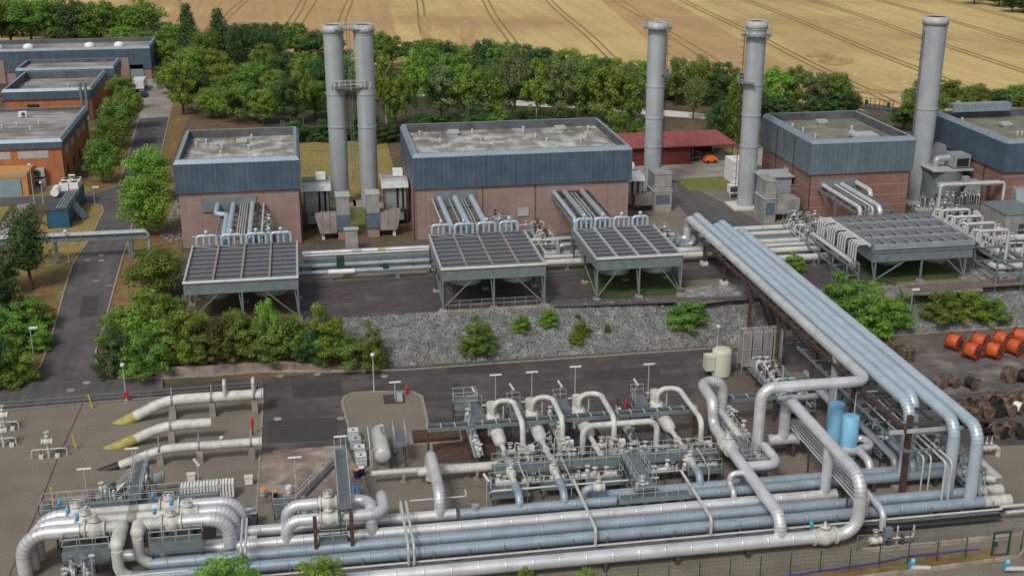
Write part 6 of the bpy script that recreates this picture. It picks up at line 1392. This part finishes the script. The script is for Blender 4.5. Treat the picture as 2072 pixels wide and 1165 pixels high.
# ------------------------------------------------ left side: pipe rack over the road, blue container, vehicles
t=thing('pipe_rack','silver pipe rack on grey posts crossing the left road','pipe rack',(-30,181,4))
a=G(268,527,3.7); yR=a.y; zR=hgt(a.x,yR)+3.5; xr=xw(300,yR,zR)
for k,dy in enumerate((0,.45,.9)):
    m=MB(); ptube(m,[(-62,yR+dy,zR+.2),(xr-dy*.3,yR+dy,zR+.2),(xr-dy*.3,yR+dy,zR-3.6)],.17,.45,12); m.build('pipe','pipe_grey',t,True)
m=MB()
for dy in (-.3,1.2): m.beam((-62,yR+dy,zR-.45),(xr,yR+dy,zR-.45),.14,.24)
x=-61
while x<xr: m.beam((x,yR-.3,zR-.3),(x,yR+1.2,zR-.3),.12); m.beam((x,yR-.3,zR-.45),(x,yR-.3,zR+.1),.1); x+=2.2
m.cyl((-62,yR+.2,zR-.3),(xr,yR+.2,zR-.3),.1,6); m.build('frame','steel_grey',t)
for px in (267,262,112,30): 
    x=xw(px,yR,zR-2)
    for dy in (-.25,1.1): MB().beam((x,yR+dy,hgt(x,yR)-.1),(x,yR+dy,zR-.5),.22).build('post','steel_grey',t)
b=G(112,463,4); t=thing('utility_container','dark blue utility building with rooftop cooling fans beside the junction lawn','container',(b.x,b.y,4))
x0_,x1_=b.x-1.0,b.x+2.0
MB().box(x0_,b.y,4,x1_,b.y+15,6.7).build('body','container_blue',t); MB().box(x0_-.1,b.y-.1,6.7,x1_+.1,b.y+15.1,6.8).build('roof','steel_dark',t)
MB().beam((x1_-.2,b.y+5,6.6),(x1_+1.6,b.y+4.4,4.2),1.8,.12).build('ramp_roof','steel_grey',t)
for k,(dx,dy) in enumerate(((0,11),(1.45,11),(0,13),(1.45,13))):
    o=MB().box(x0_+dx+.1,b.y+dy,6.8,x0_+dx+1.4,b.y+dy+1.7,8.0).build('cooling_fan_unit','white',t); MB().cyl((x0_+dx+.75,b.y+dy+.85,8.0),(x0_+dx+.75,b.y+dy+.85,8.05),.55,16).build('fan','matt_black',o,True)
MB().cyl((x0_+.1,b.y+7,7.6),(x0_+.1,b.y+9.6,7.6),.6,16).build('tank','white',t,True); m=MB()
for dx in (1.5,1.9,2.3,2.7): m.cyl((x0_+dx,b.y+.1,7.1),(x0_+dx,b.y+12,7.1),.07,6)
m.build('roof_pipe','steel_light',t)
for k in range(5): MB().beam((x0_+1.3,b.y+1+k*2.6,7.0),(x0_+2.9,b.y+1+k*2.6,7.0),.08).build('pipe_stand','steel_grey',t)
b=G(284,188,4); t=thing('box_truck','white box truck parked at the far end of the paved lane','truck',b)
MB().box(b.x-1.7,b.y,4.9,b.x+.9,b.y+6,6.7).build('box','truck_white',t); MB().box(b.x-1.6,b.y+6.05,4.6,b.x+.8,b.y+7.8,6.2).build('cab','truck_white',t)
for y in (b.y+.9,b.y+2,b.y+7): MB().cyl((b.x-1.6,y,4.5),(b.x+.8,y,4.5),.5,14).build('wheel','tyre',t,True)
b=G(287,199,4); t=thing('parked_car','dark blue car parked in front of the box truck','car',b)
MB().add([(b.x-.9,b.y,4.35),(b.x+.9,b.y,4.35),(b.x+.9,b.y+4.3,4.35),(b.x-.9,b.y+4.3,4.35),(b.x-.9,b.y,4.95),(b.x+.9,b.y,4.95),(b.x+.9,b.y+4.3,4.9),(b.x-.9,b.y+4.3,4.9)],[(0,3,2,1),(4,5,6,7),(0,1,5,4),(1,2,6,5),(2,3,7,6),(3,0,4,7)]).build('body','car_blue',t)
MB().add([(b.x-.85,b.y+.5,4.95),(b.x+.85,b.y+.5,4.95),(b.x+.85,b.y+3.3,4.92),(b.x-.85,b.y+3.3,4.92),(b.x-.65,b.y+1.1,5.45),(b.x+.65,b.y+1.1,5.45),(b.x+.65,b.y+2.6,5.45),(b.x-.65,b.y+2.6,5.45)],[(4,5,6,7),(0,1,5,4),(1,2,6,5),(2,3,7,6),(3,0,4,7)]).build('cabin','glass',t)
for y in (b.y+.8,b.y+3.4):
    for s in (-.92,.72): MB().cyl((b.x+s,y,4.32),(b.x+s+.2,y,4.32),.32,14).build('wheel','tyre',t,True)
b=G(568,163,4); t=thing('parked_van','small white van between the trees behind the twin chimneys','van',b)
MB().box(b.x-1.6,b.y,4.4,b.x+1.8,b.y+1.9,5.9).build('body','truck_white',t); MB().box(b.x-1.4,b.y-.02,5.1,b.x+1.2,b.y-.001,5.6).build('window','glass',t)
for dx in (-1,1.1): MB().cyl((b.x+dx,b.y-.02,4.4),(b.x+dx,b.y+1.9,4.4),.36,12).build('wheel','tyre',t,True)
for k,(px0,px1,py,h,l) in enumerate(((835,905,196,3.2,'low white flat-roofed building hidden among trees, left one'),(905,955,190,3.0,'low pale flat-roofed building hidden among trees, right one'))):
    a=G(px0,py,4); c=slide(a,'x',px1); t=thing('low_building',l,'building',a); MB().box(a.x,a.y,4,c.x,a.y+9,4+h).build('wall','concrete_white',t); MB().box(a.x-.2,a.y-.2,4+h,c.x+.2,a.y+9.2,4.2+h).build('roof','roof_grey',t); MB().box(a.x+2,a.y-.04,4.8,c.x-2,a.y-.002,6.2).build('window_band','glass',t)
a=G(1715,215,4); c=G(1806,228,4); t=thing('field_gate','dark green double gate at the field road behind the red hall','gate',a); m=MB()
for k in range(11): p=a.lerp(c,k/10); m.beam(p,p+V((0,0,2.4)),.1)
for z in (.2,1.2,2.35): m.beam(a+V((0,0,z)),c+V((0,0,z)),.08)
m.build('leaf','fence_green',t)
for q in (.42,.9): p=a.lerp(c,q); MB().box(p.x-.4,p.y-.06,5,p.x+.3,p.y+.02,5.9).build('lock_plate','fence_green',t)
railing([V((-1.0,222,4)),V((14.4,222,4))],'fence_green',None,h=1.2,name='lawn_fence',step=2.5,thing_label='low dark fence behind the lawn between the two pink halls')

for k,(px,py,l) in enumerate(((960,815,'beside the first filter platform'),(1036,808,'between first and second filter units'),(1133,802,'between second and third filter units'),(1285,798,'beside the fourth filter platform'),(1545,765,'behind the riser valve walkway'),(985,1000,'at the lone silver bend'),(405,968,'behind the plank rack'))):
    b=G(px,py+38,0); t=thing('floodlight',('slanted white floodlight on a thin pole '+l),'lamp',b); MB().cyl(b,b+V((0,0,3.6)),.045,6).build('pole','steel_light',t); MB().beam(b+V((-.25,0,3.95)),b+V((.2,-.1,3.25)),.2,.16).build('lamp_head','white',t)
manifold('low grey valve row just behind the leftmost outlets',15.2,26.5,98.0,98.9,0,2.0,18,61,'pipe_cream',deck=False)
manifold('low grey valve row in front of the rightmost filter unit',29.2,36.2,98.0,98.9,0,2.2,12,62,'pipe_cream',deck=False)
manifold('small instrument pipes on the first filter platforms',14.0,15.0,104,112,0,2.8,9,63,'steel_light',deck=False)
manifold('small instrument pipes between second and third filter units',22.4,23.2,103,111,0,2.9,9,64,'pipe_white',deck=False)
manifold('small instrument pipes left of the rightmost filter unit',29.4,30.2,104,111,0,2.9,9,65,'pipe_white',deck=False)
manifold('low row of small valves along the silver collector of the left station',-9,-6,96.5,97.3,0,1.3,6,66,'steel_light',deck=False)
platform('tall railed platform behind the leftmost filter unit',13.2,15.6,112.2,114.2,2.9,rails='nswe',name='platform'); 
for k,(px,l) in enumerate(((1116,'x'),)): pass
# ================================================================ TREES AND SHRUBS
RT=random.Random(21)
def rdir():
    z=RT.uniform(-1,1); a=RT.uniform(0,6.2832); s=math.sqrt(1-z*z); return V((s*math.cos(a),s*math.sin(a),z))
def leafquad(vs,fs,p,n,s):
    n=n.normalized(); u=n.orthogonal().normalized(); a=RT.uniform(0,6.28); v=n.cross(u); u2=u*math.cos(a)+v*math.sin(a); v2=n.cross(u2)
    o=len(vs); vs+=[p-u2*s,p-v2*s*.55,p+u2*s,p+v2*s*.55]; fs.append((o,o+1,o+2,o+3))
def crown(kind,n):
    """leaf mesh in a unit box: foot at z=0, height 1, width 1 (written for about 7 m wide, 8 m high)"""
    W,Hh=7.0,8.0; vs=[];fs=[]; cl=[]
    if kind in('round','loose','birch'):
        zc={'round':.56,'loose':.58,'birch':.6}[kind]*Hh; rz={'round':.44,'loose':.42,'birch':.42}[kind]*Hh; rx=W*.5
        k={'round':95,'loose':62,'birch':58}[kind]
        while len(cl)<k:
            d=rdir(); q=RT.random()**.38; p=V((d.x*rx*q*.86,d.y*rx*q*.86,d.z*rz*q*.9))
            if kind=='birch': f=1-.62*max(0,p.z/rz); p.x*=f*.95; p.y*=f*.95
            p*=1+.16*noise.noise(d*2.3+V((n*7,0,0)))
            cl.append((p+V((0,0,zc)),RT.uniform(.55,1.15)*(1 if kind=='round' else .85)))
    elif kind=='shrub':
        for i in range(80):
            d=rdir(); d.z=abs(d.z); q=RT.random()**.35
            cl.append((V((d.x*W*.45*q,d.y*W*.45*q,.06*Hh+d.z*Hh*.82*q*(1+.25*noise.noise(d*3+V((n*5,0,0)))))),RT.uniform(.45,1.0)))
    elif kind in('fir','pine'):
        lv=17 if kind=='fir' else 12
        for i in range(lv):
            t=(i+.3)/lv; z=(.08+.9*t)*Hh if kind=='fir' else (.3+.66*t)*Hh
            R_=W*.5*(1-t)**(.85) if kind=='fir' else W*.5*math.sin(math.pi*(.3+.66*(1-t)))**.7*(.55+.45*RT.random())
            m=max(4,int(9*(1-t)+4))
            for j in range(m):
                a=6.283*(j+RT.random()*.7)/m+i; q=RT.uniform(.75,1.05)
                for s in (.35,.65,.95): cl.append((V((math.cos(a)*R_*q*s,math.sin(a)*R_*q*s,z-R_*.22*s)),.22+.5*(1-s)+.16))
    tot=9500 if kind in('round','shrub') else 8200; wsum=sum(r*r for _,r in cl)
    for c,r in cl:
        for i in range(max(4,int(tot*r*r/wsum))):
            d=rdir(); q=RT.uniform(.55,1.08); p=c+V((d.x*r,d.y*r,d.z*r*.75))*q
            nn=(d+V((0,0,.5))+rdir()*.7)
            leafquad(vs,fs,p,nn,RT.uniform(.1,.19)*(1.0 if kind in('round','shrub','loose','birch') else .85))
    if kind=='shrub':
        for i in range(26):
            a=RT.uniform(0,6.28); q=RT.uniform(0,.36)*W; h=RT.uniform(.7,.95)*Hh*(1-.5*(q/W/.5)**2)
            for j in range(14): leafquad(vs,fs,V((math.cos(a)*q+RT.uniform(-.12,.12),math.sin(a)*q+RT.uniform(-.12,.12),h-j*.11)),rdir(),.13)
    return [(v.x/W,v.y/W,v.z/Hh) for v in vs],fs
def trunkmesh(kind,n):
    m=MB(); W,Hh=7.0,8.0
    if kind=='shrub':
        for i in range(5): a=i*1.3; m.tube([(0.15*math.cos(a),.15*math.sin(a),0),(math.cos(a)*.7,math.sin(a)*.7,Hh*.35),(math.cos(a)*1.5,math.sin(a)*1.5,Hh*.62)],1,5,rr=[.12,.08,.03])
    else:
        top={'round':.72,'loose':.8,'birch':.92,'fir':.96,'pine':.92}[kind]*Hh; r0=.2 if kind!='birch' else .13
        b=[V((0,0,0)),V((RT.uniform(-.1,.1),RT.uniform(-.1,.1),top*.35)),V((RT.uniform(-.25,.25),RT.uniform(-.25,.25),top*.7)),V((RT.uniform(-.3,.3),0,top))]
        m.tube(b,1,7,rr=[r0,r0*.8,r0*.5,.03])
        for i in range(7 if kind in('round','loose','birch') else 5):
            a=i*2.4+n; z=top*(.35+.08*i); L=W*(.38 if kind in('round','loose') else .2); s=b[1].lerp(b[2],min(1,i/6))
            m.tube([V((s.x,s.y,z)),V((s.x+math.cos(a)*L*.5,s.y+math.sin(a)*L*.5,z+.7)),V((s.x+math.cos(a)*L,s.y+math.sin(a)*L,z+1.5))],1,5,rr=[r0*.45,r0*.28,.02])
    return [(v[0]/W,v[1]/W,v[2]/Hh) for v in m.v],m.f
TM={}
def treemesh(kind,k,leafm,barkm):
    key=(kind,k)
    if key not in TM: TM[key]=(crown(kind,k),trunkmesh(kind,k))
    kk=(kind,k,leafm)
    if kk not in TM:
        (v,f),(tv,tf)=TM[key]
        a=bpy.data.meshes.new('crown'); a.from_pydata(v,[],f); a.materials.append(MATS[leafm])
        b=bpy.data.meshes.new('trunk'); b.from_pydata(tv,[],tf); b.shade_smooth(); b.materials.append(MATS[barkm])
        TM[kk]=(a,b)
    return TM[kk]
NV={'round':4,'loose':3,'birch':2,'fir':2,'pine':2,'shrub':4}
LM={'m':'leaf_mid','b':'leaf_bright','d':'leaf_dark','g':'leaf_grey','o':'leaf_olive','r':'leaf_rust'}
def tree(px,pyb,pyt,wpx,kind,lm,label,group=None,z=None):
    b=G(px,pyb,z); top=slide(b,'z',pyt).z; h=max(.5,top-b.z); d=(b-V((0,0,CH))).dot(VD); w_=wpx*d/F
    nm={'round':'broadleaf_tree','loose':'broadleaf_tree','birch':'birch_tree','fir':'fir_tree','pine':'pine_tree','shrub':'shrub'}[kind]
    t=thing(nm,label,'shrub' if kind=='shrub' else 'tree',b,group); a=RT.uniform(0,6.28); t.rotation_euler=(0,0,a); t.scale=(w_*1.16,w_*1.16,h*1.02)
    cm,tm=treemesh(kind,RT.randrange(NV[kind]),LM[lm],'bark_birch' if kind=='birch' else 'bark')
    for n_,me in (('crown',cm),('trunk',tm)):
        o=bpy.data.objects.new(n_,me); COL.objects.link(o); o.parent=t
    return t
TREES=[
# street trees by the road
(209,372,282,68,'round','m','round street tree nearest the junction, before the near office'),(229,335,238,74,'round','m','second street tree from the junction beside the near office'),(240,300,196,72,'round','m','third street tree, between near office and road'),(262,262,178,62,'round','b','fourth street tree beside the paved lane'),(252,225,150,58,'loose','m','dark street tree farthest up the lane near the truck'),
(22,208,178,32,'shrub','d','small round bush at the left edge beside the middle office'),
(305,410,298,92,'round','b','bright upper tree between the left road and the leftmost hall'),(298,478,355,104,'round','b','bright lower tree between the left road and the leftmost hall'),
(65,588,412,118,'pine','d','tall dark pine at the left edge with a bare trunk on the verge'),
(318,602,505,116,'round','m','round dense tree at the left end of the first cooler'),
# left bush mass
(10,640,540,90,'shrub','d','dark bush at the left edge just below the pine'),(62,668,590,92,'shrub','m','olive bush reaching toward the road below the pine'),(12,715,605,100,'shrub','m','large bush at the left edge in the middle of the mass'),(72,705,640,70,'shrub','b','small bright bush at the road side of the left mass'),(30,772,675,100,'shrub','b','bright bush at the lower end of the left mass'),(-30,780,640,120,'shrub','d','dark bush half outside the left edge'),(8,600,500,70,'loose','d','dark small tree behind the pine at the left edge'),
# bank shrubs behind the retaining wall
(300,670,572,112,'shrub','b','bright bush high on the bank below the round tree'),(352,672,590,96,'shrub','m','mid-green bush under the left corner of the first cooler'),(248,712,612,96,'shrub','m','bush at the road curve, upper one'),(240,752,655,92,'shrub','d','dark bush at the road curve, lowest one'),(300,752,648,104,'shrub','m','large bush at the left end of the retaining wall'),(355,729,622,96,'shrub','b','bright tall bush behind the left part of the wall'),(408,725,634,92,'shrub','o','olive bush behind the wall under the first cooler'),(448,723,632,84,'shrub','r','reddish olive bush in the middle of the bank'),(492,719,624,88,'shrub','m','bush right of the reddish one on the bank'),(545,717,594,66,'shrub','b','pale slender sapling standing out of the bank bushes'),(540,725,634,88,'shrub','o','olive bush behind the middle of the wall'),(588,721,628,86,'shrub','m','bush behind the right part of the wall'),(655,722,600,80,'shrub','b','spiky bright young fir at the right end of the bank'),(628,725,654,84,'shrub','d','dark bush in front of the spiky fir'),(692,731,672,96,'shrub','o','low olive bush at the right end of the retaining wall'),(755,742,646,64,'shrub','m','upright bush beside the lamp at the left end of the rocks'),(400,687,622,70,'shrub','b','bright bush peeking above the bank before the cooler legs'),(470,687,616,70,'shrub','o','olive bush before the middle leg of the first cooler'),
# rock bank shrubs
(966,714,634,72,'shrub','m','largest lone bush on the rocks below the second cooler'),(1055,670,634,38,'shrub','b','small round bush on the rocks under the cooler railing'),(1111,657,621,42,'shrub','b','small bright bush at the top of the rocks by the plinth wall'),(1178,675,645,34,'shrub','b','small bush on the rocks, upper of a close pair'),(1165,694,667,30,'shrub','b','small bush on the rocks, lower of a close pair'),(1230,672,655,14,'shrub','o','tiny yellowish tuft on the rocks'),(1169,645,632,12,'shrub','m','tiny green tuft at the top edge of the rocks'),(1390,660,602,84,'shrub','m','wide bush on the rocks left of the pipe bridge'),
(1605,548,508,46,'shrub','b','bright small bush between bridge and pale terrace pipes'),(1700,645,543,104,'shrub','m','tall left bush of the big group right of the bridge'),(1765,670,562,110,'shrub','b','middle bush of the big group right of the bridge'),(1808,660,590,76,'shrub','m','right low bush of the big group right of the bridge'),(1900,645,580,88,'shrub','m','left bush of the row below the louvred cooler'),(1958,643,584,76,'shrub','b','middle bush of the row below the louvred cooler'),(2005,648,600,70,'shrub','m','right bush of the row below the louvred cooler'),
# bottom edge
(462,1250,1128,124,'round','b','bright tree top at the bottom edge below the left station'),(652,1250,1130,104,'round','b','bright tree top at the bottom edge below the second station'),(1062,1235,1150,56,'loose','b','small leafy top at the bottom edge, left of a pair'),(1185,1235,1148,60,'loose','b','small leafy top at the bottom edge, right of a pair'),
# wood behind the halls: front row
(372,232,118,76,'loose','b','bright tree where the wood meets the paved lane'),(388,185,98,56,'birch','b','light slender tree at the wood edge behind the lane tree'),(430,240,178,64,'round','b','round light-green tree, left of two at the front of the wood'),(482,250,160,78,'loose','m','mid-green tree between the two round light ones'),(533,252,178,62,'round','b','round light-green tree, right of two at the front of the wood'),(590,255,150,66,'loose','d','dark tree left of the twin chimneys'),(614,252,116,54,'birch','b','tall birch just left of the twin chimneys'),(560,200,140,60,'loose','b','light tree behind the round right one'),(455,190,128,80,'loose','b','light tree in the wood behind the round left one'),(510,190,125,70,'round','m','dense tree above the round light ones'),
(782,262,112,70,'birch','b','light birch just right of the twin chimneys'),(838,255,100,66,'birch','b','tall light birch with pale trunk behind the centre hall'),(800,262,150,60,'loose','m','loose tree between birches behind the lawn'),(893,248,128,72,'loose','g','grey-green tree behind the left corner of the centre hall'),(940,246,125,80,'loose','b','light tree behind the centre hall'),(990,250,132,78,'round','m','dense tree behind the centre hall roof hatch'),(1042,248,92,72,'loose','g','tall grey-green tree behind the centre hall'),(1085,252,120,70,'birch','b','birch behind the right half of the centre hall'),(1135,255,112,82,'loose','g','loose grey-green tree behind the right half of the centre hall'),(1185,255,118,74,'loose','m','dark-stemmed tree near the right corner of the centre hall'),(1235,262,128,86,'loose','b','light tree left of the third chimney'),(1278,262,135,70,'loose','m','tree directly beside the third chimney'),
(1150,285,212,70,'shrub','d','dark undergrowth bush behind the centre hall corner'),(1205,290,218,70,'shrub','d','dark undergrowth bush between hall corner and third chimney'),(1255,292,222,74,'shrub','m','undergrowth bush left of the third chimney foot'),(1290,290,235,50,'shrub','m','undergrowth bush touching the red shed roof'),(660,283,238,60,'shrub','d','dark undergrowth behind the left twin chimney'),(800,284,240,60,'shrub','d','dark undergrowth behind the lawn'),(600,286,240,60,'shrub','d','dark undergrowth beside the leftmost hall corner'),
(1368,215,112,56,'loose','o','yellowish thin tree right of the third chimney'),(1415,215,113,60,'round','m','dense tree in the row right of the third chimney'),(1460,215,122,66,'loose','d','dark tree in the row left of the fourth chimney'),(1402,242,154,54,'pine','g','lone pine standing in the dry clearing'),(1482,285,138,76,'fir','m','tall green conifer left of the fourth chimney'),(1450,285,195,62,'shrub','d','dark bush before the tall conifer'),
(1500,280,180,60,'shrub','d','dark bush behind the fourth chimney'),(1565,232,126,68,'loose','b','light tree right of the fourth chimney'),(1608,228,124,62,'loose','m','middle tree of the group right of the fourth chimney'),(1650,232,138,60,'loose','g','grey-green tree third in the group right of the fourth chimney'),(1690,230,145,62,'round','m','dense rounded tree at the right end of that group'),
(1850,270,160,64,'loose','m','tree just left of the widest chimney'),(1915,218,160,62,'loose','m','tree just right of the widest chimney'),(1948,215,172,44,'loose','o','thin brownish tree behind the far hall'),(1975,215,170,50,'round','m','small tree beside the brownish one behind the far hall'),(2020,215,182,60,'round','d','dark low tree behind the far hall roof'),(2062,215,172,76,'round','m','tree cut by the right edge behind the far hall'),
# conifers and rear
(385,128,8,92,'fir','d','dark fir with pointed top against the brown field, left one'),(447,130,18,96,'fir','d','dark fir with pointed top against the brown field, right one'),(490,150,42,80,'pine','d','broad dark pine right of the two firs'),(545,140,52,84,'pine','d','broad dark pine left of the twin chimneys'),(905,150,80,62,'pine','d','dark pine behind the centre hall birches'),(982,150,76,56,'round','d','dark round tree against the field behind the centre hall'),
]
for T_ in TREES: tree(*T_)
# denser, look-alike trees of the belt
def belt(pts,label,group,kinds,lms,w=(58,84),h=(62,95)):
    for (px,pyb) in pts:
        hh=RT.uniform(*h); tree(px+RT.uniform(-6,6),pyb+RT.uniform(-4,4),pyb-hh,RT.uniform(*w),RT.choice(kinds),RT.choice(lms),label,group)
belt([(x,92) for x in range(-20,300,44)],'green tree in the dense row behind the far left hall','trees behind the far left hall',('round','loose'),('m','d','m'),(72,96),(80,102))
belt([(x,76) for x in range(0,240,52)],'tree crown rising behind the row at the far left hall','rear trees at the far left',('round','loose'),('d','m'),(70,90),(70,84))
belt([(262,112),(300,128),(335,140),(330,108),(365,118)],'dense green tree between the far left hall and the firs','trees between the far left hall and the firs',('round','loose'),('m','b','d'),(66,84),(56,70))
belt([(415,135),(470,118),(520,112),(562,118),(600,122),(640,128)],'dark tree in the rear row left of the twin chimneys','rear trees left of the twin chimneys',('round','pine','loose'),('d','m','d'),(66,84),(66,80))
belt([(400,165),(440,172),(580,175),(625,178),(655,200),(540,165)],'mid-green tree inside the wood left of the twin chimneys','inner trees left of the twin chimneys',('round','loose'),('m','d','b'),(60,80),(68,90))
belt([(410,220),(460,222),(560,232),(640,240),(350,190)],'shaded tree low in the wood left of the twin chimneys','shaded trees left of the twin chimneys',('loose','round'),('d','m'),(56,72),(60,80))
belt([(765,128),(800,134),(845,140),(870,150),(940,150),(1025,152),(1062,156),(1105,160),(1150,166),(1195,170),(1240,174),(1285,180)],'bushy tree in the rear row against the wheat field behind the centre hall','rear row behind the centre hall',('round','loose'),('m','b','d','m'),(60,80),(58,76))
belt([(870,200),(920,196),(965,204),(1015,205),(1065,208),(1110,214),(1160,214),(1210,220),(1260,225),(720,200),(690,170)],'mid-green tree in the middle of the wood behind the centre hall','middle trees behind the centre hall',('loose','round'),('m','g','d'),(62,84),(80,104))
belt([(745,262),(860,262),(910,264),(960,262),(1010,264),(1060,266),(1110,270)],'dark undergrowth along the wood edge behind the centre hall','undergrowth behind the centre hall',('shrub',),('d','d','m'),(60,84),(34,52))
belt([(1350,205),(1390,210),(1440,212),(1490,215),(1530,222)],'dark tree at the foot of the row right of the third chimney','dark trees right of the third chimney',('shrub','round'),('d','d'),(50,70),(48,70))
belt([(1545,240),(1590,240),(1630,240),(1670,238),(1702,232)],'dark lower foliage under the group right of the fourth chimney','hedge right of the fourth chimney',('shrub',),('d',),(50,66),(50,64))

belt([(640,284),(700,284),(740,283),(770,284)],'dark low bush along the far edge of the lawn between the halls','bushes at the lawn edge',('shrub',),('d','m'),(44,60),(26,40))
belt([(1720,236),(1830,262),(1890,240)],'green bush beside the field road behind the right hall','bushes at the field road',('shrub','round'),('m','d'),(44,60),(40,60))

belt([(1975,8),(2000,4),(2025,14),(2045,22),(2068,26),(2090,30),(2035,2),(2070,6)],'dark tree of the wood edge in the top right corner','wood edge in the top right corner',('round','loose'),('d',),(50,70),(36,50))
